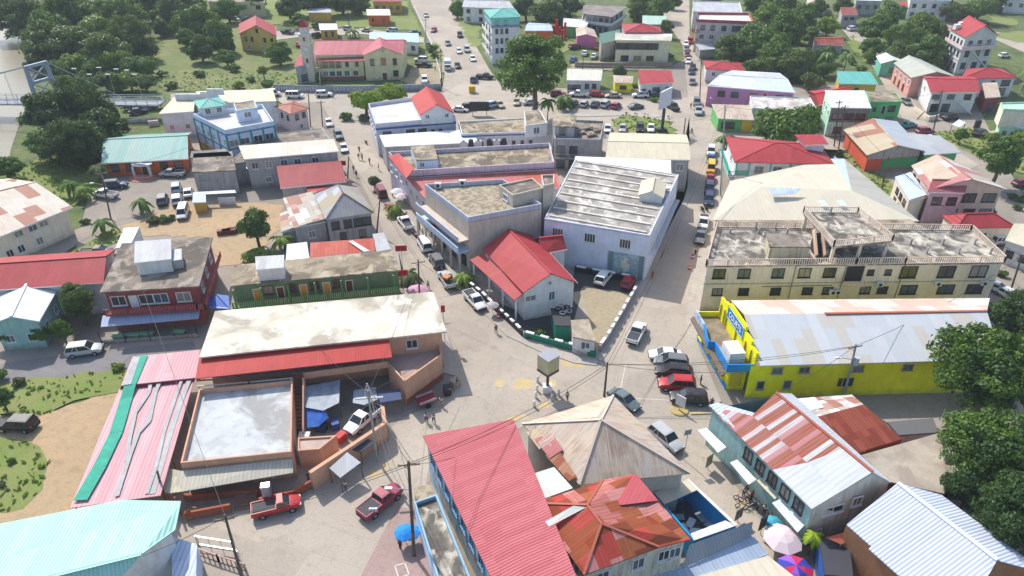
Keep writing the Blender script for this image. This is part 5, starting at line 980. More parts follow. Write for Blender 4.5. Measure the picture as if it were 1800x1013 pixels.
# pink house group
x=house('apartment_house','long pink two storey house with pale blue-white gable roof','house',[(1242,151),(1398,163)],6.0,'gable',WPK,corr('pale_blue_white_roof',((.5,.5,.47),(.55,.6,.68),(.6,.63,.68)),.8,(7,20),rust=.06,groove=.1),rise=1.0,ridge=[(1266,131),(1385,139)],o=.3,wins=[(0,[.17,.33,.55,.85],3.3,2,1.5,FRB)],doors=[(0,.68,1,2.1,3.0,plain('red_door',(.35,.02,.04)))])
b=MB(); b.bar(G(1249,172,3.2),G(1272,190,.2),.9,.3); b.build('outside_stair',WPK,x.root)
x=house('house','white house with low red hip roof above the pink house','house',[(1240,121),(1312,126),(1303,110),(1236,106)],4.2,'hip',WWH,RED,rise=1.2,o=.4,wins=[(0,[.2,.6],2,1,1.2)])
x=house('apartment_block','pale pink four storey apartment block with red railed roof deck','apartment building',[(1224,38),(1325,42),(1316,27),(1226,26)],10.8,'flat',WLG,CRW,par=.8,parm=Wc('red_parapet',(.4,.07,.07),.3),o=.2,wins=[(0,[.12,.3,.5],8,1.6,1.6,FRK),(0,[.72,.9],8,3,1.7,FRK),(0,[.12,.3,.68],4.8,1.6,1.6),(0,[.5],5.4,1.3,.6,FRK),(0,[.12,.3,.5,.8],1.5,1.6,1.6)],bands=[(7.2,.2),(3.9,.2)],bandm=WLG)
for z_ in(3.8,7.1): rail(x.root,[x.w[3]+Vector((-1.2,0,0)),x.w[0]+Vector((-1.2,-.5,0)),x.w[0]+Vector((1,-.5,0))],z_,1.0,Wc('red_parapet',(.4,.07,.07),.3),'bar',.5,name='balcony_railing')
x=house('building','pale grey terrace roofed building behind the pink apartment block','building',[(1218,22),(1305,24),(1300,5),(1218,3)],7,'flat',WWH,GRY,par=.4,o=.2,wins=[(0,5,4,1.2,1.3)])
house('shed','small grey roofed open shed in front of the pink apartment block','shed',[(1230,88),(1258,86),(1249,76),(1222,80)],3.2,'shed',WGR,GRY,rise=.4,o=.3)
# centre top
x=house('apartment_building','long white two storey building with deep galleries at the top centre','building',[(1023,24),(1076,30),(1104,12),(1026,8)],7.4,'flat',WGR,conc('old_brown_slab',(.26,.22,.2),(.12,.1,.09),.5,.3),par=.0,o=1.4,wins=[(0,[.15,.4,.65,.88],4.6,1.4,1.6,FRK),(0,[.15,.4,.65,.88],1,1.4,1.8,FRK),(1,3,4.6,1.4,1.6,FRK)])
rail(x.root,[v+(sum(x.q,Vector())/4-v)*.02 for v in(x.q[3],x.q[0],x.q[1],x.q[2])],3.8,1.0,WWH,'solid',name='gallery_parapet')
b=MB(); b.prism(x.q,3.5,3.75,bottom=True); b.build('gallery_floor',WGR,x.root)
x=house('restaurant','cream two storey restaurant with open upper deck and grey-white roof','restaurant',[(1081,71),(1180,72),(1182,60),(1082,58)],8,'flat',Wc('pale_yellow_wall',(.6,.58,.4),.2),conc('worn_white_roof',(.56,.53,.46),(.3,.26,.22),.5,.2),par=.1,o=.5,wins=[(0,[.12,.3,.5,.68],5.0,4.2,2.0,FRK),(0,[.18],1.0,2.6,1.8,GL),(0,[.42,.66],1.0,2.6,1.8,plain('yellow_board',(.6,.45,.05)))])
house('house','red hip roof with small raised vent behind the restaurant','house',[(1098,57),(1164,57),(1160,47),(1092,42)],8.6,'hip',WGR,RED,rise=1.8,o=.3)
house('shed','dark green roofed side shelter left of the restaurant','shed',[(1056,76),(1090,68),(1090,54),(1053,62)],6.2,'shed',WGR,corr('dark_green_sheets',((.1,.2,.15),),.7,(1,6),rust=.1),rise=.5,o=.3)
house('house','small house with mint green metal roof beside the upper right road','house',[(1129,43),(1169,43),(1172,31),(1129,30)],4.5,'shed',WGR,corr('mint_sheets',((.4,.56,.45),),.7,(1,6),rust=.1),rise=.6,o=.3)
x=house('bungalow','small white bungalow with cream-white roof behind the parked pickup','house',[(996,141),(1057,142),(1059,127),(997,125)],4.0,'shed',WWH,corr('cream_white_sheet2',((.62,.6,.5),),.7,(1,6),rust=.1),rise=.7,o=.3,wins=[(0,[.12,.3],1.2,2.2,1.3,FRK),(0,[.6,.82],1.6,1.2,1.3,FRK)])
x=house('kiosk','tiny yellow and blue kiosk with brown roof between the two bungalows','kiosk',[(1080,145),(1112,146),(1113,137),(1077,135)],3.2,'shed',WSY,TAN,rise=.5,o=.3,wins=[(0,[.5],1.2,2,1,FRK)])
x=house('bungalow','white bungalow with stepped pinkish red roof next to the street','house',[(1124,148),(1185,145),(1179,129),(1121,128)],4.2,'shed',WWH,RED,rise=.9,o=.4,wins=[(0,[.12],1.6,1,.9,FRK),(0,[.5],1.5,2.4,1.5),(0,[.85],1.5,1.4,1.5)],doors=[(0,.3,1,2.1,0,FRK)])
house('house','small pink house with tan roof above the sloping car park','house',[(1013,64),(1050,66),(1044,52),(1012,50)],4.0,'gable',Wc('hot_pink_wall',(.55,.15,.3),.2),TAN,rise=1,ax=1,o=.3)
house('house','long low house with mossy white roof behind the pink house','house',[(990,46),(1030,49),(1036,38),(990,34)],4.2,'shed',Wc('leaf_green_wall',(.12,.42,.12),.3),WHT,rise=.5,o=.3)
house('house','orange walled house with blue-white roof behind the tall tree','house',[(922,54),(972,54),(965,42),(930,40)],4.4,'gable',WOR,BLUG,rise=1,o=.3)
b=MB()
p=G(982,68)
for k in range(5): b.box((p.x-2+k*1.1,p.y,2.5+1.2*math.sin(k*1.7)),.9,.7,5+2*math.sin(k*1.7))
b.box((p.x,p.y,3),6,.5,.6); set_tags(b.build('sculpture',plain('signal_red',(.6,.03,.02))),'bright red upright structure standing beside the tall tree','structure')
# tall white with turquoise
x=house('tall_building','tall white four storey building with turquoise hip roof','building',[(862,32),(916,30),(906,16),(849,17)],15.5,'hip',WWH,TURQ,rise=1.6,o=.5,hipi=.7,wins=[(0,[.18,.36,.54],10.3,.9,1.5,FRK),(0,[.18,.36,.54],7.1,.9,1.5,FRK),(0,[.18,.36,.54],3.9,.9,1.5,FRK),(0,[.2,.5],13,1,1.5,FRK),(3,[.3,.7],10,1,1.6,FRK),(3,[.3,.7],7,1,1.6,FRK),(3,[.3,.7],3.5,1,1.6,FRK)],bands=[(12.6,.9)],bandm=plain('grey_blue_band',(.2,.25,.35)))
W=MB()
for a_,c_ in zip(x.w,x.w[1:]+x.w[:1]):
    dd_=(c_-a_).normalized(); n_=Vector((dd_.y,-dd_.x,0))*.05; W.face([Zf(a_,13.1)+n_,Zf(c_,13.1)+n_,Zf(c_,15.4)+n_,Zf(a_,15.4)+n_])
W.build('turquoise_storey',Wc('pale_turquoise_wall',(.2,.5,.46),.2),x.root)
for z_ in(3.2,6.4,9.6): rail(x.root,[x.w[3]+Vector((-1,0,0)),x.w[0]+Vector((-1,-.6,0)),x.w[0]+Vector((.5,-.6,0))],z_,1,WWH,'solid',name='balcony')
x=house('house','white two storey house with grey gable roof left of the tall building','house',[(812,12),(905,16)],6.6,'gable',WWH,GRY,rise=1.4,ridge=[(816,0),(895,2)],o=.5,wins=[(0,[.1,.35,.5,.65],4.2,1.4,1.5,FRK),(0,[.1,.35],1,1.4,1.5,FRK)])
# church building
x=house('church_hall','long pale yellow two storey parish hall with wide rose red roof','church hall',[(551,97),(708,94),(716,72),(560,72)],7.6,'gable',WYE,corr('rose_red_roof',((.42,.1,.12),(.44,.12,.14)),.6,(1,9),rust=.15),rise=2.3,o=.4,ridge=None,wins=[(0,[.38,.47],4.6,1.0,1.5),(0,[.06,.15,.24,.33,.42,.51],1.0,1.2,1.6,WWH),(0,[.93],1,1.4,2.2,FRK)],bands=[(3.6,.2)],bandm=WOY)
y=house('front_gable','projecting yellow gabled front wing with a diamond plaque on the parish hall','church hall',[(638,98),(708,96),(702,78),(634,80)],8.0,'gable',WYE,corr('rose_red_roof',((.42,.1,.12),(.44,.12,.14)),.6,(1,9),rust=.15),rise=2.5,ax=1,o=.3,wins=[(0,[.2,.8],4.8,1.2,2.0,FRB),(0,[.8],1.2,1.6,1.8,FRK)],doors=[(0,.5,1.8,2.6,4.6,plain('salmon_shutter',(.45,.2,.12))),(0,.5,1.4,2.3,0,FRB)])
b=MB(); c_=(y.w[0]+y.w[1])/2+Vector((0,-.05,0)); b.face([c_+Vector((-.7,0,1.3)),c_+Vector((0,0,.6)),c_+Vector((.7,0,1.3)),c_+Vector((0,0,2.0))]); b.build('diamond_plaque',WGR,y.root)
part_poly(x.root,'veranda_roof',[(549,108,6.0),(640,107,6.0),(641,98,6.9),(551,98,6.9)],corr('rose_red_roof',((.42,.1,.12),(.44,.12,.14)),.6,(1,9),rust=.15),.12)
fl=x.w; 
W=MB(); a_=fl[0]+Vector((0,-2.0,0)); c_=fl[0]+(fl[1]-fl[0])*.56+Vector((0,-2.0,0)); W.face([Zf(a_,0),Zf(c_,0),Zf(c_,3.7),Zf(a_,3.7)]); W.face([Zf(fl[0],0),Zf(a_,0),Zf(a_,3.7),Zf(fl[0],3.7)]); W.face([Zf(a_,3.7),Zf(c_,3.7),Zf(fl[0]+(fl[1]-fl[0])*.56,3.7),Zf(fl[0],3.7)]); W.build('ground_floor',WYE,x.root)
for t in(.06,.2,.34,.48,.64,.82): win_part(None,x.root,Zf(a_,0),Zf(c_,0),t,1.2,1.6,1.6,WWH)
b=MB(); b.bar(Zf(a_,.5)+Vector((0,-.1,0)),Zf(c_,.5)+Vector((0,-.1,0)),.3,1.0); b.build('plinth',WRD,x.root)
rail(x.root,[a_,a_+(c_-a_)*.55],3.7,1,plain('brown_rail',(.25,.13,.08)),'bar',.3,name='veranda_railing')
W=MB(); u_=a_+(c_-a_)*.55; W.face([Zf(u_,3.7),Zf(c_,3.7),Zf(c_,5.9),Zf(u_,5.9)]); W.build('veranda_wall',WYE,x.root)
for t in(.25,.7): win_part(None,x.root,Zf(u_,0),Zf(c_,0),t,4.3,1.0,1.3,FRB)
pillars(x.root,[a_+(c_-a_)*t for t in(.01,.14,.28,.42,.54)],3.7,5.9,.25,WYE,'column')
tw=house('clock_tower','slender cream clock tower with small red pyramid roof','tower',[(538,52),(552,51),(551,44),(538,45)],14.6,None,Wc('cream_tower_wall',(.55,.48,.38),.25),None,o=0,z0=0)
q=tw.q; s_=max((q[1]-q[0]).length,2.2); c_=sum(q,Vector())/4; cy_=G(546,146).y+1.5; c_=Vector((G(546,146).x,cy_,0))
for o_ in list(tw.root.children): bpy.data.objects.remove(o_)
tw.root.location=(c_.x,c_.y,0); r=tw.root
Ht=15.0; b=MB(); b.box((c_.x,c_.y,Ht/2),3.2,3.2,Ht); b.build('tower_wall',Wc('cream_tower_wall',(.55,.48,.38),.25),r)
for z_ in(8.5,12.2,15.0): b=MB(); b.box((c_.x,c_.y,z_),3.6,3.6,.3); b.build('cornice',WWH,r)
b=MB(); b.box((c_.x,c_.y,16.1),2.4,2.4,2.0); b.build('belfry',WLG,r)
b=MB()
for k in range(4):
    a1_,a2_=k*math.pi/2+math.pi/4,(k+1)*math.pi/2+math.pi/4; b.face([(c_.x+2.1*math.cos(a1_),c_.y+2.1*math.sin(a1_),17.1),(c_.x+2.1*math.cos(a2_),c_.y+2.1*math.sin(a2_),17.1),(c_.x,c_.y,19.6)])
b.build('pyramid_roof',RED,r)
for z_ in(10.5,5.5,): b=MB(); b.tube((c_.x,c_.y-1.55,z_),(c_.x,c_.y-1.68,z_),.55,.55,16); b.build('clock_face',WWH,r)
for z_ in(13.6,7): b=MB(); b.box((c_.x,c_.y-1.62,z_),.7,.1,1.2); b.build('window',GL,r)
x=house('annex','low annex with rose red roof left of the slender tower','building',[(517,117),(546,112),(550,97),(526,101)],6,'shed',WGR,RED,rise=.7,o=.3,wins=[(0,[.5],1,2,2,FRK)])
# mural wall with writing
r=empty('roadside_wall',G(600,160),'long grey roadside wall with white lettering along the street below the parish hall','wall')
b=MB(); P_=[G(482,160),G(560,163),G(640,163),G(776,159)]
for p,q_ in zip(P_,P_[1:]): b.bar(p+Vector((0,0,1.0)),q_+Vector((0,0,1.0)),.35,2.2)
b.build('wall_panel',wallm('painted_grey_wall',(.26,.3,.34),.6),r)
p=G(604,163); text('SAN IGNACIO',Vector((p.x+3,p.y-.25,1.0)),Vector((1,0,0)),Vector((0,0,1)),1.9,conc('faded_lettering',(.6,.6,.6),(.35,.38,.42),.4,1.5),'lettering',r)
b=MB()
for k in range(16):
    p=G(487+k*4.6,160.6+k*.15); b.box((p.x,p.y-.2,1.0),.35,.05,1.2+.3*math.sin(k*2))
b.build('faded_letter_strokes',conc('faded_lettering',(.6,.6,.6),(.35,.38,.42),.4,1.5),r)
# yellow house etc
x=house('house','yellow two storey timber house with steep red gable roof','house',[(419,60),(487,64),(484,46),(420,42)],6.2,'gable',Wc('deep_yellow_wall',(.58,.4,.1),.2),RED,rise=3.4,ax=1,o=.5,wins=[(0,[.15,.32,.68,.88],3.8,1,1.4,FRB),(0,[.5],7,.9,1.3,FRB),(0,[.2,.6,.85],.8,1,1.4),(1,2,3.8,1,1.4,FRB)])
for a_ in(((562,53),(594,52),(592,43),(560,43)),):
    house('shed','small yellow shed with flat white roof behind the rose red roof','shed',a_,3.6,'shed',WOY,WHT,rise=.3,o=.4,wins=[(0,[.3,.7],1,.8,1.8,FRB)])
house('shed','long dark ochre shed under the shade trees at the top','shed',[(541,22),(582,22),(582,16),(541,16)],4,'shed',WOY,GRY,rise=.3,o=.3)
house('house','small orange house with bright white roof on the lawn','house',[(645,27),(687,27),(685,18),(644,18)],4.2,'shed',WOR,WHT,rise=.4,o=.5,wins=[(0,[.2,.7],1.6,1,1.2,FRB)])
house('house','yellow two storey house at the top edge beside the lawn','house',[(654,2),(706,2),(706,-12),(654,-12)],5.5,'gable',WOY,RED,rise=1,o=.4,wins=[(0,4,2,1.2,1.3,FRK)])
x=house('long_house','long pale blue metal roofed bungalow right behind the parish hall','house',[(649,68),(736,75),(736,61),(650,59)],4.4,'shed',WWH,corr('aqua_sheets',((.42,.56,.62),(.46,.6,.64)),.7,(1,6),rust=.1),rise=.5,o=.4,wins=[(0,[.9],1.5,1.4,1.4,FRK)])
x=house('building','tan and purple two storey building at the top left edge','building',[(366,4),(466,6),(462,-10),(368,-12)],6,'flat',WYE,CRG,par=.4,o=.2,wins=[(0,4,3.6,2,1.4,FRK)]); 
# right column
x=house('town_house','salmon long building with broad grey-green metal roof','building',[(1602,137),(1686,137),(1617,104),(1571,111)],6.0,'gable',WSA,corr('grey_green_roof',((.42,.43,.36),(.45,.46,.4)),.8,(1,20),rust=.1,groove=.1),rise=1.8,ax=1,o=.5,wins=[(3,[.2,.45,.7,.9],3.4,1,1.4),(3,[.2,.45,.7],.8,1.2,1.8,FRB)])
x=house('house','small sea green house with pale metal roof beside the lane','house',[(1548,112),(1592,110),(1572,96),(1540,99)],4.4,'gable',Wc('sea_green_wall',(.12,.45,.32),.2),WHT,rise=1.0,ax=1,o=.4,wins=[(0,[.5],1.4,1.2,1.3,FRK)])
x=house('town_house','two storey white house with long salmon red roof and outside staircase','house',[(1636,163),(1722,162)],6.2,'gable',WWH,RED,rise=1.3,ridge=[(1628,138),(1719,140)],o=.5,wins=[(0,[.12,.45,.82],4,2,1.4,FRK),(0,[.15,.4],.6,2.2,2.2,FRK),(3,[.5],4,1.2,1.3)],bands=[(3.2,.25)])
rail(x.root,[x.w[0]+Vector((0,-1.2,0)),x.w[0]+(x.w[1]-x.w[0])*.7+Vector((0,-1.2,0))],3.3,1,WWH,'bar',.4,name='balcony_railing'); b=MB(); b.bar(x.w[0]+(x.w[1]-x.w[0])*.62+Vector((0,-1.6,-2.9)),x.w[0]+(x.w[1]-x.w[0])*.95+Vector((0,-1.6,-6.0)),1.0,.3); b.build('outside_stair',WWH,x.root)
x=house('shop','narrow shop with tan tin awning and deep red front','shop',[(1732,172),(1759,170),(1750,152),(1724,153)],4.4,'shed',WRE,TAN,rise=1.2,o=.2,wins=[(0,[.5],.5,2.2,2,FRK)])
x=house('mansion','large five level white house with red dormered roof and roof terraces','house',[(1697,66),(1757,62),(1724,42),(1669,50)],12.2,'gable',Wc('aged_white_wall',(.55,.54,.53),.4),RED,rise=3.4,ax=1,o=.5,wins=[(0,[.2,.5,.8],9.2,1.4,1.6,FRK),(0,[.2,.55,.85],5.8,1.6,1.8,FRK),(0,[.2,.55,.85],2,1.8,1.8,FRK),(3,[.15,.38,.62,.85],9.2,1.1,1.5,FRK),(3,[.15,.38,.62,.85],5.8,1.1,1.5,FRK),(3,[.15,.38,.62,.85],2,1.1,1.5,FRK)],bands=[(8.4,.3),(4.8,.3)],bandm=WLG)
part_poly(x.root,'porch_roof',[(1700,80,9.6),(1752,76,9.6),(1748,66,10.3),(1704,69,10.3)],WHT,.15)
rail(x.root,[x.w[3]+Vector((-1,0,0)),x.w[0]+Vector((-1,-1.5,0)),x.w[1]+Vector((0,-1.5,0))],8.4,1,WLG,'solid',name='terrace_parapet')
b=MB(); b.prism([x.w[0]+Vector((-1,-1.5,0)),x.w[1]+Vector((0,-1.5,0)),x.w[1],x.w[0]],8.1,8.4,bottom=True); b.build('terrace_floor',WLG,x.root)
for k,(a_,c_) in enumerate(((1682,48),(1690,44))):
    p=G(a_,c_,13.3); b=MB(); b.box((p.x,p.y,13.4),1.6,1.8,1.6); b.build('dormer',WWH,x.root); 
b=MB(); b.bar(x.w[0]+(x.w[1]-x.w[0])*.25+Vector((0,-1.8,-4.4)),x.w[0]+(x.w[1]-x.w[0])*.8+Vector((0,-1.8,-9.5)),.9,.3); b.build('outside_stair',WWH,x.root)
x=house('house','white two storey house with wide orange-red hip roof at the right','house',[(1688,139),(1790,137),(1760,120),(1700,121)],5.8,'hip',WWH,RED,rise=1.7,o=.6,wins=[(0,[.15,.6],3.6,1.2,1.3,FRK),(0,[.85],3.4,2.6,1.6,FRK),(0,[.8],.6,3,2,FRK)])
x=house('building','mint and cream stepped building at the right edge','building',[(1760,220),(1860,240),(1850,205),(1758,206)],4.5,'flat',WMI,WHT,par=.2,o=0,wins=[(0,[.1,.25,.4],2.4,.8,.8,FRK)])
house('roof_room','cream upper block with pale green cap on the mint building','roof room',[(1764,194),(1812,196),(1802,182),(1758,183)],8.5,'flat',WCR,WMI,par=.4,parm=WMI,o=0,z0=4.5)
x=house('shed','tiny house with rusty red roof among the trees in the upper right','house',[(1431,78),(1483,80),(1480,64),(1430,66)],4,'gable',WGR,RUSTD,rise=.9,o=.3)
house('shed','blue-white hipped roof hut beside the tiny rusty roof','shed',[(1422,63),(1446,63),(1440,50),(1424,52)],4.2,'hip',WGR,BLUG,rise=1.4,o=.3)
x=house('house','grey block house with small dark red roof up the lane','house',[(1480,26),(1509,26),(1503,15),(1476,15)],5.6,'shed',WGR,RUSTD,rise=.5,o=.2,wins=[(0,[.3,.7],3.6,1.5,1,FRK)])
x=house('apartment_house','white three storey house at the top edge between the trees','house',[(1600,2),(1672,3),(1668,-12),(1598,-12)],8,'flat',WWH,WHT,par=.6,o=.2,wins=[(0,4,5.4,1.5,1.4,FRK),(0,4,2,1.5,1.4,FRK)])
house('house','white house with tan roof at the top edge, left of the tree clump','house',[(1420,8),(1455,9),(1450,-4),(1418,-5)],4.5,'hip',WWH,TAN,rise=1.4,o=.4)
house('house','grey two storey house peeking above the trees at the top','house',[(1505,2),(1550,3),(1546,-10),(1503,-10)],6,'flat',WGR,WHT,par=.3,o=.2,wins=[(0,3,3,1.3,1.3,FRK)])
house('house','turquoise and red roofed small house left of the white three storey house','house',[(1580,14),(1601,14),(1600,5),(1580,5)],4.5,'shed',Wc('sea_green_wall',(.12,.45,.32),.2),RED,rise=.5,o=.3)
house('house','white house with blue-grey roof at the far top right corner','house',[(1768,-2),(1830,2),(1826,-14),(1770,-16)],6,'gable',WWH,GRY,rise=1.2,o=.4,wins=[(0,3,3,1.3,1.3,FRK)])
# pink/cream big house
x=house('guest_house','pink and cream two storey guest house with patched faded red roof','house',[(1634,333),(1770,333),(1682,285),(1602,291)],7.2,'gable',Wc('pale_peach_boards',(.56,.42,.33),.2),corr('faded_red_cream_sheets',((.52,.4,.3),(.45,.2,.19),(.43,.15,.15),(.52,.43,.33),(.6,.58,.55)),.5,(3.2,20),rust=.2,seed=6),rise=2.2,ax=1,o=.5,wins=[(0,[.12,.32],4.3,1.8,1.7,FRB),(0,[.58,.86],4.3,2.6,1.8,FRB),(0,[.15,.4,.65,.88],1,2.2,1.7,FRB),(3,[.15,.4],4.4,1.3,1.7,FRK),(3,[.2,.5,.8],1,1.3,1.4,FRB)])
y=house('porch_wing','gabled bay with crimson roof on the front left of the guest house','house',[(1630,338),(1697,339),(1700,318),(1640,316)],7.0,'gable',Wc('candy_pink_wall',(.6,.4,.42),.15),corr('rose_sheets2',((.42,.12,.13),),.45,(1,6),rust=.2),rise=1.4,o=.4,wins=[(0,[.3,.75],4.2,1.8,1.6,FRB)])
x=house('annex','low cream wing with pale blue tin roof left of the guest house','house',[(1598,352),(1628,346),(1600,306),(1573,311)],5.4,'shed',WCR,BLUG,rise=.5,edge=1,o=.2,wins=[(3,[.3,.55,.8],3.2,1.6,1.1,FRK),(3,[.3,.6],.8,1.4,1.4,FRK)])
x=house('house','small house with bright red hip roof below the guest house','house',[(1682,401),(1788,400),(1745,375),(1655,378)],3.8,'hip',WCR,RED,rise=1.6,o=.4,wins=[(0,[.5],1.2,1.2,1.2,FRK)])
x=house('house','white house with off-white gable roof cut by the right edge','house',[(1767,422),(1850,450),(1850,400),(1780,398)],4.6,'shed',WWH,CREAM,rise=.6,o=.3,wins=[(0,3,1.6,1.2,1.2,FRK),(3,2,1.6,1,1.2,FRK)])
# bridge
r=empty('suspension_bridge',G(85,190),'pale steel suspension bridge crossing the river at the left','bridge')
ST=plain('bridge_steel',(.27,.32,.38),.6,.1); dz=4.0
for (a0_,c0_,a1_,c1_) in((-200,190,290,193),):
    p,q_=G(a0_,178,dz),G(a1_-5,182,dz); b=MB(); b.bar(p,q_,4.6,.4); b.build('deck',conc('deck_grey',(.35,.37,.4),(.2,.2,.2),.4,.5),r)
    for off in(-2.3,2.3):
        b=MB(); o2=Vector((0,off,0)); 
        for zz in(.5,1.1,1.6): b.bar(p+o2+Vector((0,0,zz)),q_+o2+Vector((0,0,zz)),.12,.12)
        L_=(q_-p).length; k=int(L_/3)
        for i in range(k+1): v=p+(q_-p)*i/k+o2; b.bar(v,v+Vector((0,0,1.6)),.1,.1); 
        b.build('truss_rail',ST,r)
tx=G(93,176,dz).x; ty=G(88,180,dz).y
b=MB()
for off in(-3.1,3.1):
    b.bar((tx+off*.45,ty+off,0),(tx+off*.4,ty+off*.85,14.5),.9,.7)
for zz in(6,10,14.3): b.bar((tx-1.3,ty-3,zz),(tx+1.3,ty+3,zz),.7,.8)
b.bar((tx-1.3,ty-3,6),(tx+1.3,ty+3,10),.3,.3); b.bar((tx+1.3,ty+3,6),(tx-1.3,ty-3,10),.3,.3); b.bar((tx-1.3,ty-2.8,10),(tx+1.3,ty+2.8,14.3),.3,.3); b.bar((tx+1.3,ty+2.8,10),(tx-1.3,ty-2.8,14.3),.3,.3)
b.build('tower',ST,r)
for off in(-2.7,2.7):
    b=MB(); pts=[Vector((tx-75*t+off*.4,ty+off,14.5-9.5*(1-(1-t)**2))) for t in [k/12 for k in range(13)]]; 
    for u_,v_ in zip(pts,pts[1:]): b.tube(u_,v_,.14,.14,6,cap=False)
    b.tube((tx+off*.4,ty+off,14.5),(tx+26,ty+off,1),.1,.1,6,cap=False)
    for v_ in pts[1:]: b.bar(v_,Vector((v_.x,v_.y,dz)),.05,.05)
    b.build('cable',ST,r)
# ---------------------------------------------------------------- trees
def mesh_quads(name,V,mat):
    n=len(V)//4; me=bpy.data.meshes.new(name); me.vertices.add(len(V)); me.vertices.foreach_set('co',V.astype(np.float32).ravel())
    me.loops.add(n*4); me.loops.foreach_set('vertex_index',np.arange(n*4,dtype=np.int32)); me.polygons.add(n)
    me.polygons.foreach_set('loop_start',np.arange(0,n*4,4,dtype=np.int32)); me.polygons.foreach_set('loop_total',np.full(n,4,dtype=np.int32))
    me.update(calc_edges=True); me.materials.append(mat); return me
def crown(seed,R=1.0,rz=.75,nc=34,per=170,leaf=.085,spread=.72,cr=(.2,.36),flat=0):
    "leaf faces on the shells of many clumps; unit radius crown centred on the origin"
    g=np.random.default_rng(seed); out=[]; cs_=[]
    for i in range(nc):
        while 1:
            p=g.uniform(-1,1,3)
            if np.linalg.norm(p)<1 and (np.linalg.norm(p)>.35): break
        p*=spread*g.uniform(.75,1.12); p[2]*=rz
        if flat: p[2]=abs(p[2])*.6-.1
        cs_.append(p); r=g.uniform(*cr)
        k=int(per*(r/.28)**2); d=g.normal(size=(k,3)); d/=np.linalg.norm(d,axis=1)[:,None]; d[:,2]=np.where(d[:,2]<-.3,-d[:,2]*.5,d[:,2])
        rr=r*g.uniform(.72,1.12,size=(k,1))*(1+.18*np.sin(d[:,:1]*7+i)*np.cos(d[:,1:2]*6)); c=p+d*rr*np.array([1,1,.82])
        nrm=d+g.normal(size=(k,3))*.45; nrm/=np.linalg.norm(nrm,axis=1)[:,None]
        t=np.cross(nrm,g.normal(size=(k,3))); t/=np.linalg.norm(t,axis=1)[:,None]; b_=np.cross(nrm,t); s_=leaf*g.uniform(.55,1.25,size=(k,1)); t*=s_; b_*=s_*.62
        q=np.stack([c-t,c-b_*.9,c+t,c+b_],1).reshape(-1,3); out.append(q)
    return np.concatenate(out)*R,cs_
FOL={'dark':leafm('leaves_dark',(.055,.1,.022),(.1,.15,.035),(.14,.2,.05)),'deep':leafm('leaves_deep',(.018,.05,.014),(.035,.08,.02),(.06,.11,.03)),
 'mid':leafm('leaves_mid',(.06,.125,.02),(.1,.185,.03),(.15,.24,.05)),
 'light':leafm('leaves_light',(.12,.19,.025),(.18,.26,.035),(.23,.3,.06)),
 'lime':leafm('leaves_lime',(.16,.26,.01),(.24,.34,.015),(.3,.4,.03)),
 'olive':leafm('leaves_olive',(.07,.1,.03),(.11,.14,.045),(.16,.18,.07)),
 'mix':leafm('leaves_mixed',(.022,.06,.015),(.11,.2,.02),(.045,.1,.025))}
ORD=['leftmost','second from the left','third from the left','fourth from the left','fifth from the left','sixth from the left','seventh from the left','eighth from the left','ninth from the left','tenth from the left','eleventh from the left','twelfth from the left']
BARK=conc('bark',(.16,.12,.09),(.06,.05,.04),.5,1.5)
CR_={}
def crown_mesh(kind,var,shape):
    k=(kind,var,shape)
    if k not in CR_:
        base=(var,shape)
        if base not in CR_:
            par={'round':dict(nc=46,per=330,leaf=.06,cr=(.15,.36)),'wide':dict(rz=.5,nc=56,per=320,leaf=.06,cr=(.15,.34)),'tall':dict(rz=1.1,nc=80,per=360,leaf=.045,cr=(.13,.3),spread=.8),'big':dict(rz=.8,nc=120,per=430,leaf=.034,cr=(.1,.25),spread=.84),'bush':dict(rz=.6,nc=16,per=120,leaf=.13,cr=(.25,.4)),'top':dict(rz=.55,nc=34,per=150,leaf=.08,flat=1)}[shape]
            CR_[base]=crown(var*13+sum(map(ord,shape)),**par)
        V,c=CR_[base]; CR_[k]=(mesh_quads('crown',V,FOL[kind]),c)
    return CR_[k]
TR_={}
def trunk_mesh(var,shape,hr):
    k=(var,shape,hr)
    if k in TR_:return TR_[k]
    g=random.Random(var+7); V,cs_=CR_[(var,shape)]; b=MB(); 
    top=Vector((0,0,-.25)); base=Vector((0,0,-hr)); pr=base
    for i in range(4):
        t=(i+1)/4; p=base+(top-base)*t+Vector((g.uniform(-.03,.03),g.uniform(-.03,.03),0)); b.tube(pr,p,.085-.035*(i/4),.085-.035*((i+1)/4),8,cap=False); pr=p
    for c in cs_[:14]:
        m=pr+(Vector(c)-pr)*.5+Vector((0,0,.05)); b.tube(pr,m,.035,.022,5,cap=False); b.tube(m,Vector(c),.022,.008,5,cap=False)
    me=bpy.data.meshes.new('trunk'); me.from_pydata([tuple(v) for v in b.v],[],b.f); me.materials.append(BARK); TR_[k]=me; return me
tn=[0]
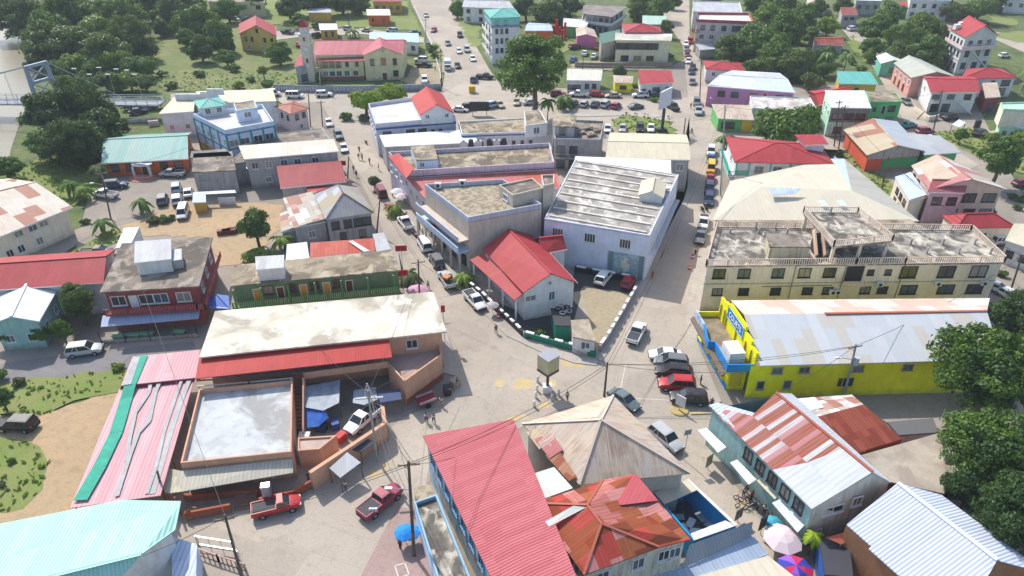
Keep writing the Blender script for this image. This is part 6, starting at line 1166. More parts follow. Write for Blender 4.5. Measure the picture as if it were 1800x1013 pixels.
def tree(px,py,rpx,kind='mid',shape='round',hr=1.5,label=None,cat='tree',group=None,name='tree',asp=1.0,z=None):
    "px,py: crown centre in the photo; rpx: its half width there; stands on the ground below"
    Rz={'round':.95,'wide':.7,'tall':1.5,'big':1.0,'bush':.8,'top':.5}[shape]
    zc=z
    for _ in range(6):
        zz=3 if zc is None else zc; p=G(px,py,zz); R=rpx*depth(p)/F
        if z is None: zc=R*hr
    p=G(px,py,zc); tn[0]+=1; var=tn[0]%4; me,_c=crown_mesh(kind,var,shape)
    if label is None:
        side='left' if px<600 else('middle' if px<1200 else 'right')
        label='tree'
    r=empty(name,(p.x,p.y,0),label,cat,group)
    o=bpy.data.objects.new('crown',me); C.objects.link(o); o.parent=r; o.location=(0,0,zc); o.scale=(R*rnd.uniform(.88,1.12),R*rnd.uniform(.88,1.12),R*asp*rnd.uniform(.85,1.15)); o.rotation_euler=(0,0,rnd.random()*6.28)
    if shape!='bush':
        t=bpy.data.objects.new('trunk',trunk_mesh(var,shape,round(zc/R,1))); C.objects.link(t); t.parent=r; t.location=(0,0,zc); t.scale=(R,R,R*zc/R/round(zc/R,1)); t.rotation_euler=o.rotation_euler
    return r
TL=[ # big tree by the river
 (84,200,46,'deep','round','leftmost dark tree of the riverside clump below the bridge'),(125,185,55,'deep','big','tallest dark tree of the clump just right of the bridge tower'),(170,192,34,'dark','wide','low dark tree hiding the bridge deck beside the bridge tower'),(180,225,46,'deep','round','dark tree at the right end of the clump above the teal roof'),(128,250,52,'deep','big','broad dark tree at the front of the riverside clump'),(80,252,36,'mid','round','medium green tree at the lower left of the riverside clump'),
 (30,22,50,'dark','big','dark forest tree in the top left corner'),(80,74,46,'dark','round','dark forest tree standing at the river bend'),(118,28,46,'mid','round','forest tree second from the corner along the top edge'),(165,56,42,'light','round','lighter yellow-green forest tree in the middle of the wood'),(206,28,46,'mid','big','tall forest tree at the top, left of the hillside path'),(232,66,44,'dark','big','big dark forest tree at the right edge of the wood'),(186,92,38,'dark','round','dark tree in the shade above the light thicket'),(128,76,44,'dark','round','dark tree deep in the wood behind the bridge tower'),(88,52,40,'mid','round','mid green tree between the river bend and the wood'),(58,110,22,'dark','round','dark small tree leaning over the river left of the bridge tower'),
 (130,112,30,'light','wide','light green thicket tree right of the bridge tower'),(165,112,30,'mid','wide','light leafy thicket tree second from the bridge tower'),(202,104,32,'light','wide','yellow-green thicket tree in the middle of the band'),(242,112,28,'mid','wide','thicket tree at the right end beside the grassy slope'),(186,138,24,'dark','wide','dark low tree behind the street lamps at the bridge approach'),(228,138,24,'light','wide','low light tree behind the bridge lamps on the right'),(255,142,20,'dark','wide','small dark tree where the thicket meets the slope'),(105,140,18,'mid','wide','small tree right beside the bridge tower'),(150,146,20,'dark','wide','low dark tree between tower and lamps'),
 (345,40,36,'mid','round','tree high on the grassy slope, left of the yellow house'),(385,62,34,'mid','round','broad tree directly left of the yellow house'),(352,84,26,'dark','round','shaded tree below the two slope trees'),(398,98,18,'mid','round','small tree at the foot of the yellow house'),(330,66,20,'mid','round','narrow tree left of the slope group'),(300,18,34,'dark','round','dark tree at the top edge above the slope'),(262,6,34,'dark','round','dark tree at the top edge right of the forest'),(330,8,26,'dark','round','dark tree at the top edge, third from the forest'),(400,16,24,'mid','round','tree at the top edge left of the tan building'),(450,0,24,'dark','round','tree behind the tan and purple building'),
 (507,8,28,'dark','round','shade tree at the top left of the lawn'),(550,-2,30,'dark','round','shade tree above the dark ochre shed'),(600,-4,30,'mid','round','shade tree at the top edge above the lawn'),(630,6,20,'dark','round','shade tree left of the small orange house'),(525,34,16,'mid','round','small tree left of the dark ochre shed'),
 (490,92,22,'mid','round','round bright tree between the yellow house and the slender tower'),(462,124,13,'light','round','low shrub tree below the round bright tree'),(470,150,12,'mid','wide','bush by the roadside wall left of the tower annex'),
 (642,178,38,'lime','wide','lime green spreading tree, left of the pair on the traffic island'),(688,165,31,'lime','wide','lime green spreading tree, right of the pair behind the corner building'),
 (448,396,38,'dark','round','round dark tree right of the dirt lot'),(136,528,36,'dark','tall','tall dense tree in front of the red house and left of the red bar'),(108,580,24,'mid','round','bushy tree beside the parked silver car'),(70,588,20,'mid','round','bushy small tree in front of the teal house'),(2,490,22,'mid','round','round tree cut by the left edge near the crimson roof'),(8,590,20,'dark','round','dark tree at the left edge beside the teal house'),(2,700,24,'mid','round','tree at the left edge above the dark parked car'),(0,660,15,'mid','wide','small bush at the left edge by the side road'),
 (12,292,26,'mid','round','leafy tree at the left edge below the river'),(24,322,20,'dark','wide','low dark bush tree above the long cream house'),(0,335,16,'mid','wide','bush at the left edge above the rusty roof'),
 (940,114,66,'mid','tall','very tall broad tree rising between the white buildings and the car park'),
 (1392,222,62,'mid','wide','wide dense rounded tree behind the broad red roof'),(1350,228,34,'mid','wide','left lobe tree joined to the wide rounded tree'),(1762,278,46,'mid','round','round glossy tree right of the guest house'),(1795,246,28,'light','wide','yellow-green tree at the right edge below the mint building'),(1745,240,14,'light','wide','small yellow-green shrub beside the parked black car'),(1690,236,15,'mid','round','shrubby tree by the tiny white canopy'),
 (1090,126,14,'olive','round','olive green shrub tree behind the tiny kiosk'),(1118,150,8,'lime','bush','bright lime bush beside the stepped red bungalow'),
 (960,20,30,'dark','round','dark tree behind the very tall tree at the top'),(995,8,30,'dark','round','dark tree at the top edge left of the galleried building'),(925,10,26,'dark','round','dark tree at the top between turquoise roof and wood'),(1000,44,16,'light','wide','light shrub tree behind the long mossy roof'),(1126,6,24,'light','round','light tree at the top behind the galleried building'),(1160,8,28,'mid','round','tree at the top beside the upper street'),(1145,30,14,'mid','round','small tree by the mint roof'),(1172,47,15,'dark','round','dark round tree beside the restaurant roof'),(870,-4,20,'mid','round','tree at the top edge behind the turquoise roof'),(803,14,17,'mid','round','tree left of the grey gable white house'),(1185,2,14,'mid','round','small tree at the top end of the street'),
 (1290,85,34,'dark','round','dark tree right below the pink apartment block'),(1330,72,38,'mid','round','broad tree in the middle of the right hand grove'),(1368,92,38,'mid','round','broad tree above the pink house roof'),(1342,115,26,'dark','wide','dark low tree above the blue-white roof'),(1400,112,32,'dark','round','dark tree at the lower right of the grove'),(1300,56,22,'mid','round','tree tucked beside the red roof deck'),(1384,52,38,'mid','round','large tree in the upper grove'),(1345,36,34,'light','round','lighter tree at the upper left of the grove'),(1410,28,30,'mid','round','tree in the upper grove beside the tan roof house'),(1370,10,36,'dark','round','dark tree at the top edge of the grove'),(1330,4,26,'mid','round','tree at the top edge right of the grey roofs'),(1425,60,20,'mid','round','tree beside the blue-white hut'),(1456,44,19,'lime','round','yellow-green tree between the hut and the grey block house'),(1425,140,20,'dark','wide','dark tree behind the dark red low roof'),(1450,118,18,'mid','wide','low tree behind the turquoise roof'),
 (1540,48,32,'mid','round','tree right of the lane beside the grey block house'),(1565,22,28,'mid','round','tree at the top of the right hand clump'),(1592,66,36,'mid','big','large tree in the centre of the right hand clump'),(1622,46,32,'light','round','lighter tree at the upper part of the right hand clump'),(1632,86,32,'mid','round','tree beside the tall mansion'),(1578,92,28,'dark','round','dark tree above the salmon building'),(1530,80,18,'mid','round','small tree by the lane opposite the rusty roofs'),(1650,60,20,'dark','round','dark tree touching the mansion left wall'),(1608,118-20,20,'dark','wide','dark low tree behind the grey-green roof'),
 (1680,16,26,'olive','wide','wide olive tree right of the white three storey house'),(1722,14,28,'mid','wide','wide tree behind the mansion roof'),(1752,0,20,'dark','round','dark tree at the top edge near the far right'),(1480,6,20,'dark','round','dark tree at the top beside the grey two storey house'),(1250,-6,22,'dark','round','tree at the top edge above the grey terrace roofs'),(1440,10,16,'mid','round','small tree behind the tan hip roof'),
 (657,318,13,'olive','round','small street tree on the pavement by the dark red van'),
 ]
for (a,c,rr,k,sh_,lab) in TL:
    wood=(a<275 and c<300) or (1270<a<1470 and c<150) or (1510<a<1660 and c<130) or (300<a<640 and c<100) or (c<30)
    tree(a,c+(3 if wood else 0),rr*(1.12 if wood else 1),k,sh_,hr={'tall':1.5,'wide':.7,'round':1.25,'big':1.2,'bush':.5}[sh_]*(.62 if wood and sh_!='wide' else 1),label=lab)
# thickets filling the woods
ww=0
for (x0,y0,x1,y1,n_,wh) in ((80,60,270,150,12,'wood behind the bridge tower'),(100,0,300,70,8,'wood along the top left edge'),(90,190,215,270,8,'riverside clump left of the teal roof'),(1275,40,1430,125,12,'grove right of the pink apartment block'),(1395,85,1500,140,8,'palm thicket above the turquoise roof'),(1515,20,1650,110,10,'clump left of the mansion'),(320,20,410,90,3,'group left of the yellow timber house'),(470,-10,640,8,5,'row above the ochre shed'),(1660,0,1760,20,4,'stand behind the mansion'),(960,0,1015,40,4,'stand above the tall tree'),(1110,0,1180,25,4,'stand up the right street')):
    for k in range(n_):
        a,c=rnd.uniform(x0,x1),rnd.uniform(y0,y1)
        if x0==60 and a<90 and c>100: continue
        ww+=1; tree(a,c+6,rnd.uniform(13,24),*(lambda K:(K,'round'))(rnd.choice(['dark','mid','mid','light','light'])),hr=.6,label='!'+wh,group='thicket trees in the '+wh)
# near mango trees on the right
tree(1748,650,112,'mix','big',label='huge mango tree with bright green top overhanging the grey store roof',asp=1.0,z=9.0)
tree(1745,790,100,'mix','big',label='huge mango tree with light green boughs in front of the slate shed',z=8.0)
tree(1790,900,90,'deep','big',label='huge dark mango tree above the silver ribbed roof',z=7.5)
tree(1810,560,70,'deep','big',label='mango tree cut by the right edge above the grey store roof',z=7)
tree(1705,860,50,'deep','round',label='lower dark bough of the mango grove next to the beige flat roof',z=6)
def wb(a,c):
    return ('on the grassy slope left of the parish hall' if c<170 and a<620 else 'near the top road' if c<170 and a<1200 else 'along the upper right lanes' if c<170 else 'around the traffic island' if 600<a<700 and c<300 else 'round the orange building car park' if c<460 and a<480 else 'in the triangle garden behind the green wall' if 900<a<1000 else 'on the grass of the left dirt yard' if a<400 else 'between the buildings on the right side')
BU=[(340,100),(420,150),(300,150),(285,130),(440,140),(410,120),(350,130),(560,45),(760,85),(765,98),(195,322),(60,342),(95,350),(70,365),(150,390),(220,418),(288,385),(302,382),(268,388),(30,672),(205,645),(20,810),(0,850),(1285,200),(1440,300),(1475,270),(1460,275),(1640,255),(1268,245),(930,592),(942,588),(952,585),(455,440),(470,445),(440,445),(430,450),(655,130),(560,138),(1150,175),(675,258),(1500,110),(1515,122),(1560,118),(1640,120),(1655,118),(1670,120),(1500,310),(1780,345),(1790,365),(1740,370),(1795,350),(1790,410),(610,205),(640,208),(1760,480),(1700,478),(300,985-20),(352,1002),(705,150),(770,153)]
for k,(a,c) in enumerate(BU):
    tree(a,c,rnd.uniform(7,13),rnd.choice(['mid','light','dark','olive']),'bush',hr=.5,label='!'+wb(a,c),cat='bush',group='low bushes '+wb(a,c),name='bush')
# palms
def palm_meshes(seed,n=13,droop=1.0):
    g=random.Random(seed); b=MB()
    for i in range(n):
        a=2*math.pi*i/n+g.uniform(-.2,.2); l=g.uniform(.85,1.1); el=g.uniform(.1,.9); pr=Vector((0,0,0)); d=Vector((math.cos(a),math.sin(a),0)); s_=Vector((-d.y,d.x,0)); w0=.0
        for k in range(6):
            t=(k+1)/6; p=d*l*t+Vector((0,0,el*t-droop*1.1*t*t)); w1=.17*math.sin(math.pi*min(1,t*.92+.05))+.02
            dn=Vector((0,0,-w1*.6))
            b.face([pr,p,p+s_*w1+dn,pr+s_*w0+Vector((0,0,-w0*.6))]); b.face([pr,pr-s_*w0+Vector((0,0,-w0*.6)),p-s_*w1+dn,p]); pr=p;w0=w1
    me=bpy.data.meshes.new('fronds'); me.from_pydata([tuple(v) for v in b.v],[],b.f); return me
PMS=[palm_meshes(k) for k in range(3)]
PMm={k:None for k in('mid','light','lime','olive')}
def palm(px,pyb,pyt,kind,label,r=None,group=None,cat='palm tree'):
    p=G(px,pyb); b_=(pyt-CY)/F; t=p.y/(cc-b_*cs); h=CH+t*(-cs-b_*cc); R=r or 2.2; rt=empty('palm_tree',p,label,cat,group)
    key=(tn[0]%3,kind); tn[0]+=1
    if key not in CR_:
        me=PMS[key[0]].copy(); me.materials.append(FOL[kind]); CR_[key]=me
    o=bpy.data.objects.new('fronds',CR_[key]); C.objects.link(o); o.parent=rt; o.location=(0,0,h); o.scale=(R,R,R); o.rotation_euler=(0,0,rnd.random()*6)
    b=MB(); b.tube(p,p+Vector((.15,0,h*.5)),.17,.13,7,cap=False); b.tube(p+Vector((.15,0,h*.5)),p+Vector((0,0,h)),.13,.1,7,cap=False); b.build('trunk',BARK,rt)
for a,c,d_,k,l_ in ((253,376,353,'mid','small palm on the planted verge between parked cars'),(186,413,388,'mid','small palm on the grass strip by the lane'),(130,345,322,'mid','leftmost palm in front of the orange building'),(152,352,328,'light','second palm in front of the orange building'),(180,318,292,'olive','palm at the left corner of the orange building'),(478,196,178,'mid','palm squeezed between the hotel and the pinkish house'),(720,498,480,'olive','small palm at the pavement by the red street sign'),(815,500,484,'light','small palm on the pavement by the silver pickup'),(1272,262,240,'mid','palm at the back left of the broad red roof'),(962,212,176,'mid','palm beside the trunk of the very tall tree'),(992,193,170,'mid','palm standing in the row of parked cars'),(600,372,350,'light','thin palm behind the hip roofed house') ,(694,378,362,'light','small palm by the parked red sedan'),(1448,130,94,'mid','tall palm at the left of the palm pair in the grove'),(1482,128,96,'mid','tall palm at the right of the palm pair in the grove'),(1796,160,122,'mid','palm at the right edge by the orange-red hip roof'),(335,210,190,'mid','palm at the left wall of the blue and white hotel'),(500,440,418,'light','young palm beside the small pale roof sheets'),(345,4,-14,'mid','palm at the top edge near the tan building'),(425,26,8,'light','palm in front of the tan building'),(620,66,52,'light','small palm behind the parish hall')):
    palm(a,c,d_,k,l_,r=2.6 if c>350 else 3.4 if c<200 else 2.8)
palm(1420,975,940,'lime','potted palm like plant with bright yellow-green crown beside the blue shop',r=1.4)
for k,(a,c) in enumerate(((446,458),(458,452),(470,458))): palm(a,c,c-14,'light','banana plant '+('left','middle','right')[k]+' of three at the foot of the round dark tree',r=2.2,group='banana plants',cat='banana plant')
# ---------------------------------------------------------------- vehicles
CARP=objpaint('car_paint'); TYR=plain('tyre_rubber',(.02,.02,.02),.8); RIM=plain('wheel_rim',(.4,.4,.41),.3,.6); HL=plain('headlight_glass',(.75,.75,.7),.15); TLm=plain('tail_light',(.4,.01,.01),.2); PLA=plain('black_plastic',(.025,.025,.025),.6); BEDM=plain('bed_liner',(.05,.05,.055),.7)
CG=glassm('car_glass',(.012,.016,.02))
def loft(b,st,m=0):
    for A_,B_ in zip(st,st[1:]):
        k=len(A_)
        for i in range(k): b.face([A_[i],A_[(i+1)%k],B_[(i+1)%k],B_[i]],m)
    b.face(st[0][::-1],m); b.face(st[-1],m)
def sec(x,w,z0,z1,sh=.12,tum=.03):
    h=z1-z0
    return [Vector((x,y,z)) for y,z in ((-w*.86,z0),(w*.86,z0),(w,z0+h*.3),(w-tum*.3,z0+h*.72),(w-sh,z1-.015),(w*.5,z1+.015),(-w*.5,z1+.015),(-w+sh,z1-.015),(-w+tum*.3,z0+h*.72),(-w,z0+h*.3))]
SPEC={ # length,width,height, cabin (rear base, rear top, front top, front base), belt, hood z, tail z
 'sedan':(4.5,1.75,1.42,(-1.65,-1.0,.35,1.15),.9,.82,.92,.3,.32),'hatch':(3.9,1.68,1.5,(-1.8,-1.5,.35,1.05),.92,.86,.9,.3,.3),'suv':(4.6,1.85,1.75,(-2.15,-1.85,.45,1.15),1.08,1.05,1.08,.36,.37),'van':(4.8,1.8,1.98,(-2.3,-2.15,1.1,1.75),1.12,1.08,1.12,.34,.34),
 'pickup':(5.3,1.85,1.75,(-.45,-.25,.75,1.45),1.1,1.05,1.08,.42,.38),'cab':(5.0,1.75,1.68,(.05,.15,.75,1.4),1.05,1.0,1.03,.4,.36)}
PROTO={}
def build_car(t):
    L_,W_,H_,(rb,rt_,ft,fb),belt,hood,tail,z0,wr=SPEC[t]; w=W_/2; parts=[]
    b=MB(); xs=[(-L_/2,w*.9,tail-.12,z0+.08),(-L_/2+.15,w*.97,tail,z0),(rb-.02 if t not in('pickup','cab') else -L_/2+.3,w,tail,z0),(rb,w,belt,z0),(fb,w,belt,z0),(fb+.15,w,hood+.02,z0),(L_/2-.35,w*.95,hood-.08,z0),(L_/2-.05,w*.86,hood-.22,z0+.05),(L_/2,w*.8,hood-.32,z0+.12)]
    loft(b,[sec(x,ww,zz0,z) for x,ww,z,zz0 in xs]); parts.append(('body',b,[CARP],False))
    b=MB(); wt=w-.22; zt=H_; e=.05
    # pillars + roof
    B4=[(rb,belt),(fb,belt)]; b.slab([Vector((rt_,-wt,zt)),Vector((ft,-wt,zt)),Vector((ft,wt,zt)),Vector((rt_,wt,zt))],.09)
    b.slab([Vector((rt_+.15,-wt+.15,zt+.03)),Vector((ft-.15,-wt+.15,zt+.03)),Vector((ft-.15,wt-.15,zt+.03)),Vector((rt_+.15,wt-.15,zt+.03))],.05)
    for s in(-1,1):
        b.bar((rb,s*(w-.09),belt-.03),(rt_,s*wt,zt-.05),.09,.1); b.bar((fb,s*(w-.09),belt-.03),(ft,s*wt,zt-.05),.08,.08)
        mx=(rb+fb)/2 if t!='cab' else rb+.1
        b.bar((mx,s*(w-.09),belt-.03),((rt_+ft)/2,s*(wt),zt-.05),.08,.08)
    if t in('van','suv'): 
        for s in(-1,1): b.bar((rb+.85,s*(w-.09),belt-.03),(rt_+.9,s*wt,zt-.05),.1,.1)
    parts.append(('roof',b,[CARP],False))
    i=.03
    def q(n,pts): 
        b=MB(); b.face(pts); parts.append((n,b,[CG],False))
    wl=w-.11
    q('windshield',[Vector((fb-i,-wl,belt)),Vector((fb-i,wl,belt)),Vector((ft-i,wt-.02,zt-.06)),Vector((ft-i,-wt+.02,zt-.06))])
    q('rear_window',[Vector((rb+i,wl,belt)),Vector((rb+i,-wl,belt)),Vector((rt_+i,-wt+.02,zt-.06)),Vector((rt_+i,wt-.02,zt-.06))])
    for s in(-1,1):
        pts=[Vector((rb+i,s*wl,belt)),Vector((fb-i,s*wl,belt)),Vector((ft-i,s*(wt-.02),zt-.06)),Vector((rt_+i,s*(wt-.02),zt-.06))]; q('side_window',pts if s<0 else pts[::-1])
    if t in('pickup','cab'):
        b=MB(); b.box(((-L_/2+rb)/2+.02,0,tail+.02),rb+L_/2-.3,W_-.35,.03); parts.append(('bed',b,[BEDM],False))
        b=MB()
        for s in(-1,1): b.bar((-L_/2+.05,s*(w-.06),tail+.06),(rb-.05,s*(w-.06),tail+.06),.09,.14)
        b.bar((-L_/2+.05,-w+.1,tail+.06),(-L_/2+.05,w-.1,tail+.06),.08,.14); parts.append(('bed_rail',b,[CARP],False))
    for sx in(-1,1):
        for s in(-1,1):
            c=Vector((sx*L_*.29+(.06 if sx>0 else -.02),s*(w-.1),wr)); b=MB(); b.tube(c-Vector((0,s*.12,0)),c+Vector((0,s*.115,0)),wr,wr,14); rb2=MB(); rb2.tube(c+Vector((0,s*.05,0)),c+Vector((0,s*.13,0)),wr*.6,wr*.55,10); parts.append(('wheel',b,[TYR],('rim',rb2,[RIM])))
    for s in(-1,1):
        b=MB(); b.obb(Vector((L_/2-.13,s*w*.62,hood-.28)),Vector((.1,s*-.02,0)),Vector((0,.17,0)),Vector((0,0,.08))); parts.append(('headlight',b,[HL],False))
        b=MB(); b.obb(Vector((-L_/2+.06,s*w*.78,tail-.18)),Vector((.05,0,0)),Vector((0,.1,0)),Vector((0,0,.14))); parts.append(('tail_light',b,[TLm],False))
    b=MB(); b.obb(Vector((L_/2-.04,0,z0+.18)),Vector((.08,0,0)),Vector((0,w*.78,0)),Vector((0,0,.1))); parts.append(('front_bumper',b,[PLA],False))
    b=MB(); b.obb(Vector((-L_/2+.02,0,z0+.15)),Vector((.08,0,0)),Vector((0,w*.8,0)),Vector((0,0,.1))); parts.append(('rear_bumper',b,[PLA],False))
    out=[]
    def me_(n,b,ms):
        me=bpy.data.meshes.new(n); me.from_pydata([tuple(v) for v in b.v],[],b.f)
        for m in ms: me.materials.append(m)
        if n in('body',):
            bm=bmesh.new(); bm.from_mesh(me); bmesh.ops.remove_doubles(bm,verts=bm.verts,dist=.001); bmesh.ops.recalc_face_normals(bm,faces=bm.faces)
            for f in bm.faces: f.smooth=True
            for e in bm.edges: e.smooth=e.calc_face_angle(0)<.6
            bm.to_mesh(me); bm.free()
        return me
    for n,b,ms,sub in parts: out.append((n,me_(n,b,ms),(sub[0],me_(sub[0],sub[1],sub[2])) if sub else None))
    return out
COL={'W':(.72,.72,.71),'S':(.42,.43,.44),'K':(.018,.018,.02),'G':(.14,.15,.155),'R':(.42,.015,.02),'M':(.2,.02,.045),'B':(.03,.1,.3),'N':(.025,.04,.09),'Y':(.75,.42,.02),'T':(.45,.38,.26),'D':(.03,.06,.04),'C':(.12,.16,.17),'P':(.32,.03,.07),'E':(.05,.25,.28),'L':(.4,.5,.6)}
def car(t,col,rx,ry,fx,fy,label,group='parked cars',cat=None,sc_=1.0):
    a=G(rx,ry,.3);b_=G(fx,fy,.3); c=(a+b_)/2; d=(b_-a); ang=math.atan2(d.y,d.x)
    nm={'sedan':'parked_car','hatch':'parked_car','suv':'parked_car','van':'van','pickup':'pickup_truck','cab':'pickup_truck'}[t]
    cat=cat or {'van':'van','pickup':'pickup truck','cab':'pickup truck'}.get(t,'car')
    r=empty(nm,(c.x,c.y,.04),label,cat,group,rz=ang); sc_*=1.1; r.scale=(sc_,)*3
    if t not in PROTO: PROTO[t]=build_car(t)
    far=depth(c)>190
    for n,me,sub in PROTO[t]:
        if far and n in('headlight','front_bumper','rear_bumper'): continue
        o=bpy.data.objects.new(n,me); C.objects.link(o); o.parent=r; o.color=(*COL[col],1)
        if sub and not far: s_=bpy.data.objects.new(sub[0],sub[1]); C.objects.link(s_); s_.parent=o
    return r
LS='parked on the left street'
